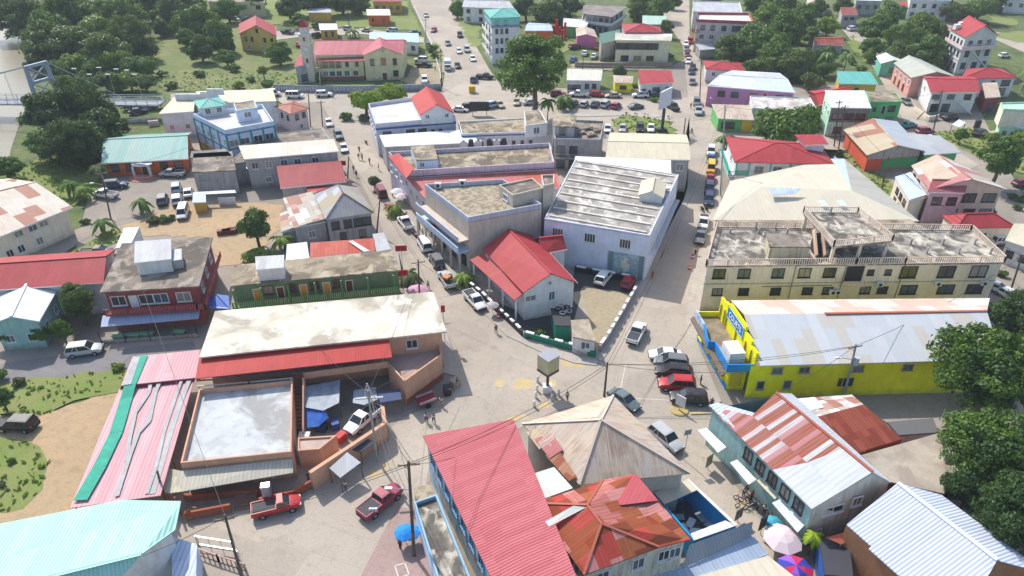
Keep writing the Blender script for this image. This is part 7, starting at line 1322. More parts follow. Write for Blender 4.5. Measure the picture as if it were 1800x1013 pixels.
CARS=[
('van','M',676,352,664,331,'dark red van parked beside the small street tree'),('sedan','R',694,380,680,357,'red sedan parked behind the dark red van'),('pickup','W',722,408,704,384,'white pickup parked behind the red sedan'),('van','W',753,446,740,423,'white van parked between the motorcycle and the dark suv'),('suv','G',775,474,760,450,'dark grey suv parked in front of the arcade'),('pickup','S',796,512,776,480,'silver pickup with orange roof load on the left street'),('pickup','W',820,516,850,549,'white double cab pickup parked by the black and white wall'),
('sedan','W',573,208,583,228,'white sedan driving down past the traffic island'),('suv','C',590,230,601,252,'blue-grey suv ahead of the white sedan on the left street'),('sedan','W',600,252,609,274,'white car pulled up beside the white-roofed grey house'),
('sedan','W',1192,628,1146,626,'white sedan, farthest in the row at the yellow store'),('suv','G',1206,644,1152,638,'grey suv second in the row at the yellow store'),('suv','K',1211,661,1154,655,'black suv third in the row at the yellow store'),('suv','R',1219,681,1158,678,'bright red suv in the row at the yellow store'),('suv','K',1240,706,1180,702,'big black suv nearest in the row at the yellow store'),('sedan','C',1076,693,1118,720,'blue-grey sedan half hidden behind the tan hip roof'),
('pickup','W',1110,606,1127,574,'white pickup driving up the right street'),('suv','S',1148,757,1192,794,'silver suv parked along the tan hip roof'),('suv','W',1054,501,1069,483,'white suv in the dark parking lot'),('hatch','R',1098,509,1110,489,'bright red car in the dark parking lot'),
('suv','W',1250,262,1249,277,'white suv farthest in the right street row'),('sedan','B',1250,275,1249,289,'blue sedan in the right street row'),('van','Y',1250,292,1249,306,'yellow van in the right street row'),('sedan','R',1249,310,1248,325,'red car in the right street row below the yellow van'),('suv','N',1247,328,1246,343,'dark blue suv in the right street row'),('suv','N',1246,346,1245,364,'dark car last in the upper part of the right street row'),('pickup','W',1238,384,1234,406,'white pickup in the lower right street row'),('pickup','G',1233,408,1228,431,'grey pickup nearest in the right street row'),
('suv','G',1225,176,1225,190,'grey suv parked by the pink house corner'),('pickup','S',1227,190,1228,205,'silver pickup parked by the pink house corner'),('sedan','G',1217,140,1217,152,'grey car parked opposite the stepped red bungalow'),('sedan','N',1215,123,1215,133,'dark blue car in the upper right street'),('sedan','W',1210,104,1210,114,'white car in the upper right street'),('sedan','M',1208,93,1208,103,'maroon car in the upper right street'),('sedan','G',1207,83,1207,92,'grey car in the upper right street'),('sedan','W',1206,74,1206,83,'white car near the top of the right street'),('van','R',1213,70,1213,79,'red van near the pink apartment block'),('sedan','K',1218,116,1218,125,'black car in the upper right street beside the pole'),
('pickup','W',1031,169,1004,168,'white pickup in front of the small white bungalow'),('hatch','R',1041,168,1059,169,'red hatchback in front of the tiny kiosk'),('sedan','T',1089,170,1066,170,'beige sedan in front of the tiny kiosk'),('suv','W',1138,170,1113,170,'white suv in front of the stepped red bungalow'),('suv','D',1171,171,1147,170,'dark green suv beside the billboard'),('suv','M',972,168,990,168,'maroon suv partly behind the very tall tree'),
('sedan','K',983,190,993,181,'black car leftmost in the slanted row'),('suv','D',1001,191,1014,180,'dark green suv in the slanted row'),('hatch','S',1021,191,1033,180,'silver hatchback in the slanted row'),('sedan','N',1040,191,1052,180,'navy sedan in the slanted row'),('suv','S',1058,191,1071,181,'silver suv in the slanted row'),('hatch','P',1077,192,1089,185,'maroon hatchback rightmost in the slanted row'),('sedan','G',1105,191,1131,187,'grey sedan driving past the grass island'),('suv','K',1174,186,1192,196,'black suv turning near the billboard'),
('sedan','T',908,175,908,188,'beige car left of the very tall tree'),('sedan','S',924,183,941,181,'silver car by the very tall tree trunk'),
('sedan','W',1068,222,1068,235,'white car leftmost behind the cream roof'),('sedan','S',1094,222,1094,234,'silver car second behind the cream roof'),('suv','K',1125,222,1125,234,'black car third behind the cream roof'),('sedan','W',1144,221,1144,234,'white car rightmost behind the cream roof'),
('suv','M',1002,86,1018,83,'maroon suv on the sloping upper car park'),('sedan','W',1023,101,1033,90,'white car on the sloping upper car park'),('sedan','W',1040,105,1048,96,'second white car next to the restaurant shelter'),('sedan','B',1003,112,1013,102,'blue car at the bottom of the sloping car park'),('sedan','R',1049,89,1050,81,'red car under the green shelter'),('sedan','G',1166,100,1180,98,'grey car beside the restaurant'),
('sedan','S',747,24,751,33,'silver car high up on the top road'),('sedan','M',765,52,760,57,'maroon car stopped at the left side of the top road'),('suv','K',808,58,809,70,'black suv at the right side of the top road'),('sedan','G',786,72,789,84,'grey blue car in the middle of the top road'),('sedan','W',805,86,809,97,'white car in the middle of the top road'),('suv','S',819,84,823,95,'silver suv right of the white car on the top road'),('sedan','W',828,100,834,110,'white car at the lower right of the top road'),('sedan','K',803,112,806,123,'black car beside the delivery truck'),('suv','G',831,148,834,136,'dark grey suv by the yellow bin'),('pickup','K',844,137,861,138,'black pickup parked at the right of the junction'),
('suv','W',752,108,729,107,'white suv in the parish hall yard'),('pickup','K',733,116,758,117,'black pickup in the parish hall yard'),('suv','W',746,137,747,150,'white jeep below the yard of the parish hall'),('suv','S',603,52,624,54,'silver suv behind the parish hall, leftmost'),('sedan','T',656,56,634,54,'beige sedan behind the parish hall'),('suv','S',699,57,679,55,'silver suv behind the parish hall, rightmost of three'),('pickup','K',497,58,515,60,'black pickup right of the yellow timber house'),('sedan','G',490,26,503,20,'grey car in the shade at the top left'),('suv','K',552,66,563,62,'dark car behind the slender tower'),('sedan','R',525,84,525,76,'red car with white bonnet on the grass'),('sedan','W',406,33,420,36,'white car left of the yellow timber house'),('suv','K',426,38,442,36,'black suv behind the yellow timber house'),
('van','W',466,169,490,167,'white van at the left of the roadside wall'),('van','W',504,171,533,171,'white and grey minibus by the roadside wall'),('suv','W',556,169,584,168,'white suv under the lettering of the roadside wall'),
('sedan','W',800,194,818,195,'white car on the plaza behind the corner building'),('suv','K',819,192,835,190,'dark suv on the plaza'),('suv','L',858,189,872,186,'pale blue-grey suv on the plaza'),('sedan','T',871,182,884,190,'beige car parked on the plaza edge'),
('sedan','N',229,200,256,196,'dark blue sedan parked by the bridge hedge, front'),('suv','G',250,191,270,189,'dark grey suv parked by the bridge hedge, behind'),
('suv','N',184,330,224,327,'dark blue suv in front of the orange building'),('pickup','W',204,348,168,343,'white pickup beside the dark blue suv'),('pickup','S',324,309,284,308,'silver pickup right of the orange porch'),('suv','G',285,364,288,345,'dark grey suv nose on to the planted verge'),('suv','L',311,343,310,325,'light blue car at the back of the parking bay'),('suv','W',312,363,312,346,'white car in front of the light blue one'),('sedan','W',331,349,332,334,'white car beside the little ochre kiosk'),('van','W',326,367,319,389,'white van on the dirt lot'),
('pickup','K',160,449,184,447,'black pickup half behind the crimson ribbed house'),('suv','S',123,623,177,616,'silver suv parked in the shade in front of the red bar'),('suv','K',60,752,5,750,'dark car at the left edge of the dirt yard'),
('pickup','W',655,728,622,756,'white pickup inside the peach walled market yard'),('cab','R',452,903,522,886,'red single cab pickup carrying a steel fridge'),('pickup','P',642,908,696,864,'big maroon pickup driving by the pole at the bottom'),
('suv','K',1657,211,1683,207,'black suv in front of the outside staircase house'),('sedan','E',1590,224,1606,221,'teal car in the shade of the vivid green house'),('suv','P',1611,235,1639,233,'crimson suv at the right junction'),('sedan','W',1625,248,1645,245,'white car nearest at the right junction'),('suv','K',1712,240,1732,234,'black car on the grass beside the mint building'),('sedan','G',1588,178,1597,184,'grey car under the salmon wall'),('suv','W',1490,54,1506,52,'white car parked up the lane by the grey block house'),('hatch','W',1758,100,1772,99,'white car beside the mansion'),('sedan','K',1640,28,1652,27,'black car below the white three storey house'),('hatch','M',1788,326,1802,324,'maroon car at the right edge beside the round tree'),('suv','W',1750,428,1774,426,'white car behind the hotel right end'),('sedan','S',1742,506,1756,511,'silver car at the hotel right corner'),('sedan','W',1764,517,1780,526,'white car nearest at the hotel right corner'),
('sedan','G',752,85,752,76,'grey car on the verge beside the top road poles'),('sedan','C',722,59,738,58,'pale car at the right behind the blue metal roof'),
]
for c_ in CARS: car(*c_)
# loads and oddities
def simple(name,label,cat,loc,rz,parts,group=None):
    r=empty(name,loc,label,cat,group,rz=rz)
    for n,b,m in parts:
        me=bpy.data.meshes.new(n); me.from_pydata([tuple(v) for v in b.v],[],b.f); me.materials.append(m); o=bpy.data.objects.new(n,me); C.objects.link(o); o.parent=r
    return r
p=G(472,885); b=MB(); b.box((0,0,1.9),.8,1.0,1.7); b2=MB(); b2.box((.42,0,2.4),.06,.9,.5); b2.box((.42,0,1.6),.06,.9,.9)
simple('fridge','tall stainless steel fridge standing in the bed of the red pickup','fridge',(p.x,p.y+.3,0),-1.4,[('cabinet',b,METAL),('door',b2,plain('fridge_door',(.6,.6,.6),.25,.5))])
p=G(656,898,1.2); b=MB()
for k in range(3): b.tube((k*.3-.3,0,1.15),(k*.3-.3,.1,1.5),.25,.2,8)
simple('sack','white bundle lying in the bed of the big maroon pickup','sack',(p.x,p.y,0),0,[('bundle',b,plain('sack_white',(.5,.5,.5)))])
p=G(785,488,1.8); b=MB(); b.box((0,0,1.95),1.2,1.2,.3); simple('crate','orange load on the roof of the silver pickup','load',(p.x,p.y,0),1,[('box',b,plain('orange_load',(.6,.2,.05)))])
# delivery truck
p=G(787,122); b=MB(); b.box((-.9,0,1.9),4.4,2.2,2.4); c=MB(); c.box((2.1,0,1.35),1.5,2.0,1.7); g_=MB(); g_.box((2.86,0,1.75),.04,1.7,.7); w_=MB()
for sx in(-2.2,2.0):
    for s in(-1,1): w_.tube((sx,s*.85,.42),(sx,s*1.1,.42),.42,.42,12)
r=simple('delivery_truck','pale grey-blue delivery truck at the foot of the top road','truck',(p.x,p.y,.04),-1.45,[('cargo_box',b,plain('truck_box',(.5,.53,.56))),('cab',c,plain('truck_cab',(.55,.6,.62))),('windshield',g_,CG)])
for sx in(-2.2,2.0):
    for s in(-1,1):
        w_=MB(); w_.tube((sx,s*.85,.42),(sx,s*1.1,.42),.42,.42,12); me=bpy.data.meshes.new('wheel'); me.from_pydata([tuple(v) for v in w_.v],[],w_.f); me.materials.append(TYR); o=bpy.data.objects.new('wheel',me); C.objects.link(o); o.parent=r
p=G(830,163); b=MB(); b.box((0,0,1.0),2.0,1.5,1.9); l_=MB(); l_.box((0,0,2.0),2.1,1.6,.12); simple('waste_bin','yellow waste container at the edge of the junction','bin',(p.x,p.y,.04),.1,[('bin_body',b,plain('bin_yellow',(.6,.4,.03))),('lid',l_,plain('bin_lid',(.5,.33,.03)))])
p=G(843,203); b=MB(); b.box((0,0,2.6),5.4,.35,2.6); l_=MB(); l_.box((-2,0,.65),.2,.2,1.3); l_.box((2,0,.65),.2,.2,1.3); simple('notice_board','black back of a big notice board on the plaza','billboard',(p.x,p.y,0),.0,[('panel',b,plain('panel_black',(.03,.035,.035))),('post',l_,METAL)])
p=G(750,712); b=MB(); b.obb(Vector((0,0,1.0)),Vector((1.3,0,.1)),Vector((0,.8,0)),Vector((0,0,.08))); c=MB()
for s in(-1,1): c.bar((-1.2,s*.8,1.15),(1.2,s*.8,1.3),.06,.35)
w_=MB(); w_.tube((0,-.85,.4),(0,-.75,.4),.4,.4,12); w_.tube((0,.75,.4),(0,.85,.4),.4,.4,12)
simple('market_cart','small crimson market cart in the shade of the peach terrace','cart',(p.x,p.y,.04),.45,[('cart_bed',b,plain('cart_red',(.25,.02,.04))),('side_board',c,plain('cart_white',(.45,.35,.35))),('wheel_pair',w_,TYR)])
# motorcycles
def bike(px,py,ang,col,label,cat='motorcycle',cyc=False,group='motorcycles'):
    p=G(px,py); fr_=MB(); w1=MB();w2=MB()
    for w_,x_ in((w1,-.62),(w2,.62)):
        for j in range(10):
            t0,t1=2*math.pi*j/10,2*math.pi*(j+1)/10; w_.tube((x_+.3*math.cos(t0),0,.32+.3*math.sin(t0)),(x_+.3*math.cos(t1),0,.32+.3*math.sin(t1)),.05,.05,5,cap=False)
    if not cyc: fr_.obb(Vector((.1,0,.78)),Vector((.35,0,.05)),Vector((0,.15,0)),Vector((0,0,.12))); fr_.obb(Vector((0,0,.45)),Vector((.28,0,0)),Vector((0,.13,0)),Vector((0,0,.18))); fr_.obb(Vector((-.45,0,.82)),Vector((.35,0,.02)),Vector((0,.13,0)),Vector((0,0,.05)))
    fr_.tube((.62,0,.32),(.42,0,1.0),.04,.04,6); fr_.tube((-.62,0,.32),(.35,0,.6),.03,.03,6); fr_.tube((-.62,0,.32),(-.25,0,.8),.03,.03,6); fr_.tube((.42,-.32,1.02),(.42,.32,1.02),.025,.025,6)
    simple('bicycle' if cyc else 'motorcycle',label,cat,(p.x,p.y,.05),ang,[('frame',fr_,plain('bike_'+col,COL[col])),('wheel',w1,TYR),('wheel',w2,TYR)],group)
bike(726,414,-1,'K','black motorcycle parked between the white pickup and the white van');bike(732,420,-1,'M','maroon motorcycle beside the black one on the left street');bike(1234,372,-1.3,'K','left motorcycle parked in front of the white pickup on the right street');bike(1241,371,-1.3,'K','right motorcycle parked in front of the white pickup on the right street');bike(644,254,-1,'M','motorcycle by the pavement of the lilac building');bike(775,92,-1.2,'K','motorcycle on the verge left of the delivery truck');bike(651,322,-1,'K','motorcycle beside the small street tree');bike(777,480,-1,'K','motorcycle behind the dark grey suv')
for k,(a,c,co) in enumerate(((1305,892,'Y'),(1311,886,'B'),(1318,893,'W'),(1303,880,'R'))): bike(a,c,rnd.random()*3,co,['yellow','blue','white','red'][k]+' bicycle in the bike crowd beside the market awnings','bicycle',True,'bicycles at the market')
# ---------------------------------------------------------------- people
def skinmesh(name,verts,edges,rad,root=0,sub=1):
    me=bpy.data.meshes.new(name); me.from_pydata(verts,edges,[]); o=bpy.data.objects.new(name,me); C.objects.link(o)
    m=o.modifiers.new('s','SKIN'); 
    for i,r in enumerate(rad): me.skin_vertices[0].data[i].radius=(r,r) if not isinstance(r,tuple) else r
    me.skin_vertices[0].data[root].use_root=True
    s=o.modifiers.new('d','SUBSURF'); s.levels=sub; s.render_levels=sub
    dg=bpy.context.evaluated_depsgraph_get(); dg.update(); r=bpy.data.meshes.new_from_object(o.evaluated_get(dg)); r.name=name
    bpy.data.objects.remove(o); 
    for p_ in r.polygons:p_.use_smooth=True
    return r
SKN=objpaint('skin',.6,0,.3); CLO=objpaint('cloth',.9,0,.1)
def person_set(pose):
    st={'stand':0,'walk':.28,'sit':0}[pose]; seat=pose=='sit'
    hip=.95 if not seat else .92
    V=[(0,0,hip),(0,0,1.15),(0,0,1.38),(0,0,1.5),(.015,0,1.62),(.01,0,1.74)]; E_=[(0,1),(1,2),(2,3),(3,4),(4,5)]; R_=[(.13,.11),(.125,.1),(.15,.1),(.055,.055),(.095,.085),(.075,.07)]
    def add(pts,rs,at):
        k=at
        for p_,r_ in zip(pts,rs): V.append(p_);R_.append(r_);E_.append((k,len(V)-1));k=len(V)-1
        return k
    legs=[];arms=[]
    for s in(-1,1):
        f=st*s
        if seat: L_=[(.05,s*.1,.9),(.4,s*.13,.72),(.32,s*.13,.38),(.45,s*.13,.33)]
        else: L_=[(0,s*.09,.9),(f*.5+.02,s*.1,.5),(f-.03,s*.1,.09),(f+.13,s*.1,.05)]
        legs.append(L_); add(L_,[.09,.06,.042,.035],0)
        if seat: A_=[(0,s*.19,1.36),(.15,s*.25,1.12),(.4,s*.24,1.08)]
        else: A_=[(0,s*.19,1.38),(-f*.3,s*.25,1.1),(-f*.6+.06,s*.25,.86)]
        arms.append(A_); e=add(A_,[.055,.04,.03],2)
        h=Vector(A_[-1]); 
        pal=add([tuple(h+Vector((.01,0,-.06)))],[.032],e)
        for k in range(4): add([tuple(h+Vector((.04-.022*k,s*.005,-.11))),tuple(h+Vector((.045-.022*k,-s*.01,-.15-.01*(k in(1,2)))))],[.009,.007],pal)
        add([tuple(h+Vector((.045,-s*.02,-.075)))],[.01],pal)
    body=skinmesh('body',V,E_,R_)
    # face bits as geometry on the same mesh
    bm=bmesh.new(); bm.from_mesh(body); 
    v=bmesh.ops.create_cone(bm,segments=6,radius1=.02,radius2=.004,depth=.04,matrix=Matrix.Translation((.115,0,1.66))@Matrix.Rotation(math.pi/2,4,'Y'))
    bm.to_mesh(body); bm.free(); body.materials.append(SKN)
    sh_=skinmesh('shirt',[(0,0,.98),(0,0,1.15),(0,0,1.4),(0,-.2,1.38),arms[0][1],(0,.2,1.38),arms[1][1]],[(0,1),(1,2),(2,3),(3,4),(2,5),(5,6)],[(.16,.135),(.155,.125),(.16,.12),.075,.058,.075,.058]); sh_.materials.append(CLO)
    tv=[(0,0,hip+.04)]+[legs[0][k] for k in(0,1,2)]+[legs[1][k] for k in(0,1,2)]; tr=skinmesh('trousers',tv,[(0,1),(1,2),(2,3),(0,4),(4,5),(5,6)],[(.155,.13),.105,.078,.06,.105,.078,.06]); tr.materials.append(CLO)
    hr=skinmesh('hair',[(-.02,0,1.68),(-.01,0,1.77)],[(0,1)],[(.1,.092),(.082,.08)]); hr.materials.append(CLO)
    return body,sh_,tr,hr
PS={k:person_set(k) for k in('stand','walk','sit')}
CC={'w':(.65,.65,.63),'k':(.03,.03,.035),'b':(.04,.08,.25),'r':(.45,.03,.03),'o':(.7,.22,.02),'g':(.1,.4,.12),'y':(.6,.7,.05),'n':(.03,.05,.12),'t':(.35,.28,.2),'p':(.5,.2,.3),'m':(.2,.04,.05),'c':(.2,.35,.45)}
def person(px,py,pose,shirt,trou,ang,label,z=.04,skin=(.2,.1,.06)):
    p=G(px,py,z); r=empty('person',p,label,'person',None,rz=ang)
    for n,me,c in zip(('body','shirt','trousers','hair'),PS[pose],(skin,CC[shirt],CC[trou],(.012,.01,.01))):
        o=bpy.data.objects.new(n,me); C.objects.link(o); o.parent=r; o.color=(*c,1)
PE=[(872,586,'walk','m','k',-1.2,'person in dark red top walking beside the black and white wall'),(997,704,'walk','w','k',-1.8,'person in white shirt walking right of the white bollards'),(1231,676,'stand','k','k',3,'person in black standing by the shop window of the yellow store'),(1240,715,'stand','k','n',2,'person in black beside the nearest black suv, farther'),(1250,716,'stand','k','k',1,'person in black beside the nearest black suv, right'),(750,742,'walk','w','k',2,'left person in white of the pair beside the crimson cart'),(763,744,'walk','w','n',2,'right person in white of the pair beside the crimson cart'),(776,714,'walk','w','t',1,'person in pale top walking in the shade near the crimson cart'),(804,680,'stand','k','w',0,'person in dark top at the corner of the shaded terrace'),(753,508,'walk','w','k',-1,'person in white top walking on the left street beside the pole'),
(632,268,'walk','k','k',-1.5,'lone person in black highest on the left street'),(631,281,'walk','k','w',-1.5,'left person of the pair below the lone person on the left street'),(637,282,'walk','t','k',-1.5,'right person of the pair below the lone person on the left street'),(650,289,'walk','r','m',-2,'person in red near the lilac building pavement'),(627,311,'walk','k','k',-1.4,'front person of the two in black in the middle of the left street'),(622,302,'walk','n','k',-1.4,'back person of the two in black in the middle of the left street'),(666,300,'stand','w','w',3,'person in white on the lilac building pavement'),
(334,912,'walk','o','t',-1,'person in orange leaning at the market counter'),(608,862,'stand','w','b',-2,'person in white shirt and jeans at the grey metal stall'),(566,850,'stand','b','w',0,'person in blue near the grey metal stall'),(543,846,'stand','n','b',1,'person in navy at the left of the grey metal stall'),
(1182,779,'walk','k','r',-2,'person in black next to the parked silver suv'),(1214,191,'walk','k','k',1,'person walking beside the grey suv at the pink house corner'),(1146,490,'stand','r','r',2,'person in red overalls by the mural building corner'),(1222,448,'stand','y','k',2,'worker in yellow-green vest behind the grey pickup'),
(744,415,'stand','w','k',3,'person in white on the arcade pavement by the motorcycles'),(738,404,'stand','o','k',3,'person in orange on the arcade pavement'),(748,428,'stand','b','k',3,'person in blue on the arcade pavement beside the white van'),(806,462,'stand','c','k',3,'person in pale blue at the arcade end'),(800,452,'stand','w','n',3,'person in white at the arcade end'),(690,346,'stand','w','k',3,'person in white beside the umbrellas'),
(1312,866,'stand','p','k',0,'person in pink top under the ribbed white awning'),(1306,874,'stand','w','k',1,'person in white in the bike crowd'),(1320,880,'stand','r','k',2,'person in red in the bike crowd'),(1330,898,'stand','c','k',0,'person in pale blue right of the bike crowd'),(1342,905,'stand','w','n',1,'person in white near the turquoise umbrella'),(1352,920,'stand','k','k',2,'person in black near the big white umbrella'),(704,965,'stand','n','k',1,'person in navy standing under the blue umbrella'),
(746,118,'stand','n','b',0,'person by the black pickup in the parish hall yard'),(765,112+12,'walk','k','k',0,'person walking at the right side of the parish hall yard'),(775,148,'stand','k','k',0,'person at the gate by the top road pole'),(660,100,'stand','k','k',0,'x')][:-1]
for q_ in PE: person(*q_)
p=G(1215,236); bike(1215,236,-1.2,'K','bicycle ridden down the right street','bicycle',True,'ridden bicycle'); person(1215,236,'sit','k','n',-1.2,'cyclist in black riding down the right street',z=.2)
# ---------------------------------------------------------------- umbrellas, barrels, bollards
def umbrella(px,py,R,h,cols,label,closed=False):
    p=G(px,py); r=empty('umbrella',p,label,'umbrella'); b=MB(); b.tube(p,p+Vector((0,0,h)),.04,.04,6); b.build('pole',METAL,r)
    b=MB(); n=8; top=p+Vector((0,0,h+.1))
    for k in range(n):
        a1,a2=2*math.pi*k/n,2*math.pi*(k+1)/n; A_=p+Vector((R*math.cos(a1),R*math.sin(a1),h-R*.32));B_=p+Vector((R*math.cos(a2),R*math.sin(a2),h-R*.32)); m1=top+(A_-top)*.5+Vector((0,0,R*.06));m2=top+(B_-top)*.5+Vector((0,0,R*.06))
        b.face([top,m1,m2],k%len(cols)); b.face([m1,A_,B_,m2],k%len(cols)); b.face([A_,A_-Vector((0,0,.12)),B_-Vector((0,0,.12)),B_],k%len(cols))
    b.build('canopy',[plain('umbrella_%d%d%d'%tuple(int(x*99) for x in c),c,.8) for c in cols],r)
umbrella(1370,968,2.1,2.6,[(.62,.5,.52)],'big pale pink-white umbrella beside the yellow-green plant');umbrella(1391,1022,1.9,2.5,[(.03,.04,.3),(.45,.02,.08),(.25,.08,.45)],'blue, red and purple umbrella at the bottom edge');umbrella(1354,936,1.0,2.0,[(.05,.3,.4)],'small turquoise umbrella behind the big pale one')
umbrella(714,956,1.2,2.3,[(.02,.22,.6)],'blue umbrella beside the pole at the bottom');umbrella(724,954,1.1,2.1,[(.03,.25,.6)],'second blue umbrella touching the first beside the pole');umbrella(735,525,1.9,2.3,[(.55,.3,.38)],'pink umbrella at the left street beside the pole')
umbrella(700,352,1.5,2.6,[(.6,.6,.6)],'white umbrella outside the arcade, back one');umbrella(708,360,1.5,2.5,[(.6,.48,.5)],'pale pink umbrella outside the arcade, front one');umbrella(866,553,1.1,2.2,[(.4,.35,.35)],'small grey umbrella behind the black and white wall')
def barrel(px,py,label):
    p=G(px,py); b=MB(); b.tube(p,p+Vector((0,0,1.0)),.3,.22,10); r=empty('traffic_barrel',p,label,'traffic barrel'); b.build('drum',plain('barrel_orange',(.6,.07,.03)),r); b=MB(); b.tube(p+Vector((0,0,.45)),p+Vector((0,0,.65)),.275,.26,10); b.build('band',WL,r)
barrel(1217,455,'orange barrel beside the worker in the right street');barrel(1212,474,'orange barrel alone lower on the right street');barrel(876,560,'red bin behind the black and white wall')
for k,(a,c,l_) in enumerate(((945,672,'farthest left'),(944,688,'second on the left'),(942,700,'third on the left'),(939,716,'nearest on the left'),(982,696,'right'),(970,704,'middle'))):
    p=G(a,c); b=MB(); b.tube(p,p+Vector((0,0,1.05)),.2,.18,10); r=empty('bollard',p,'white bollard, '+l_+' of the group round the advert box post','bollard','white bollards'); b.build('post',WWH,r); b=MB(); b.tube(p+Vector((0,0,1.05)),p+Vector((0,0,1.15)),.18,.08,10); b.build('cap',WWH,r)
# advert box on post
p=G(962,689); r=empty('advert_box',p,'square pale yellow box sign on a dark post at the junction','sign')
b=MB(); b.box((p.x,p.y,.6),1.3,1.1,1.2); b.build('plinth',WWH,r); b=MB(); b.box((p.x,p.y,2.4),.38,.38,3.0); b.build('post',plain('dark_brown_post',(.06,.04,.035)),r)
b=MB(); b.box((p.x,p.y,5.2),2.1,2.1,2.3,math.radians(42)); b.build('box_panel',conc('pale_yellow_panel',(.5,.46,.27),(.36,.33,.2),.3,.8),r)
b=MB(); b.box((p.x,p.y,3.92),2.14,2.14,.42,math.radians(42)); b.build('lower_band',plain('lower_band',(.09,.07,.06)),r); b=MB(); b.box((p.x,p.y,6.42),2.2,2.2,.12,math.radians(42)); b.build('box_top',plain('box_top',(.3,.3,.34)),r)
# billboard at grass island
p=G(1163,232); r=empty('billboard',p,'white billboard on a thick dark post at the grass island','billboard'); b=MB(); b.box((p.x,p.y,3.2),.7,.7,6.4); b.build('post',plain('dark_green_post',(.04,.06,.055)),r); b=MB(); b.box((p.x,p.y,9.0),.5,6.0,4.6,math.radians(-38)); b.build('panel',plain('billboard_white',(.6,.6,.66)),r); b=MB(); b.box((p.x,p.y,.5),2.6,1.6,1.0); b.build('base',plain('dark_green_post',(.04,.06,.055)),r)
# small signs
def sign(px,py,h,w_,hh,m,ang,label,name='sign'):
    p=G(px,py); r=empty(name,p,label,'sign'); b=MB(); b.tube(p,p+Vector((0,0,h)),.05,.05,6); b.build('post',METAL,r); b=MB(); b.box((p.x,p.y,h),w_,.08,hh,ang); b.build('panel',m,r)
RS=plain('sign_red',(.5,.015,.03))
sign(709,480,5.0,2.0,1.1,RS,.1,'plain red rectangular sign over the pavement behind the green building');sign(711,520,4.5,1.8,1.1,RS,.1,'plain red sign right at the end of the green balcony');sign(765,440,5.0,1.6,1.0,RS,-.8,'plain red sign hanging off the arcade above the white van');sign(605,312,3.5,1.6,1.1,RS,0,'plain red sign at the end of the crimson shed');sign(782,600,6,.6,1.2,RS,.2,'small red sign at the right end of the stained cream roof')
sign(1201,808,4.6,.9,.8,plain('road_sign_grey',(.25,.25,.25)),.3,'grey road sign on a thin pole beside the tan hip roof');sign(1244,826,1.6,1.2,1.8,conc('board_print',(.3,.3,.2),(.1,.15,.1),.6,1.5),.7,'leaning printed board in front of the teal building');sign(1296,918,1.4,1.2,1.6,plain('board_dark',(.1,.12,.1)),.6,'dark sandwich board by the bicycles');sign(1336,940,2.0,1.2,2.0,plain('board_dark2',(.03,.03,.03)),.6,'black board beside the small turquoise umbrella')
p=G(1194,722); r=empty('traffic_island_sign',p,'small white signboard on a yellow kerbed oval island beside the black suv','sign'); b=MB(); b.box((p.x,p.y,1.7),.15,1.4,1.7,.8); b.build('panel',WWH,r); b=MB(); b.tube(p+Vector((0,0,0)),p+Vector((0,0,.2)),1.3,1.2,14); b.build('island',conc('yellow_kerb',(.5,.35,.1),(.35,.3,.22),.6,1),r); b=MB(); b.tube(p,p+Vector((0,0,1.6)),.05,.05,6); b.build('post',METAL,r)
wall_thing('kerb','yellow painted kerb strip pointing at the teal building corner','kerb',[(1214,728),(1256,727)],.2,YP,.35)
# hedge by bridge
b=MB(); r=empty('hedge',G(245,186),'long clipped bright green hedge beside the bridge approach','hedge')
g=np.random.default_rng(5); Q=[]; hp,hq=G(216,193),G(284,190)
n_=2600; t=g.random(n_); cxy=np.outer(1-t,np.array(hp[:2]))+np.outer(t,np.array(hq[:2])); c=np.column_stack([cxy[:,0],cxy[:,1]+g.uniform(-1.3,1.3,n_),2.4+g.uniform(-2.0,.3,n_)]); c[:,2]=np.where(g.random(n_)<.45,2.6+g.normal(size=n_)*.1,c[:,2])
nr=g.normal(size=(n_,3)); nr/=np.linalg.norm(nr,axis=1)[:,None]; tt=np.cross(nr,g.normal(size=(n_,3))); tt/=np.linalg.norm(tt,axis=1)[:,None]; bb=np.cross(nr,tt); Q=np.stack([c-tt*.3,c-bb*.25,c+tt*.3,c+bb*.25],1).reshape(-1,3)
Q-=np.array([r.location.x,r.location.y,0]); o=bpy.data.objects.new('leaves',mesh_quads('leaves',Q,FOL['light'])); C.objects.link(o); o.parent=r
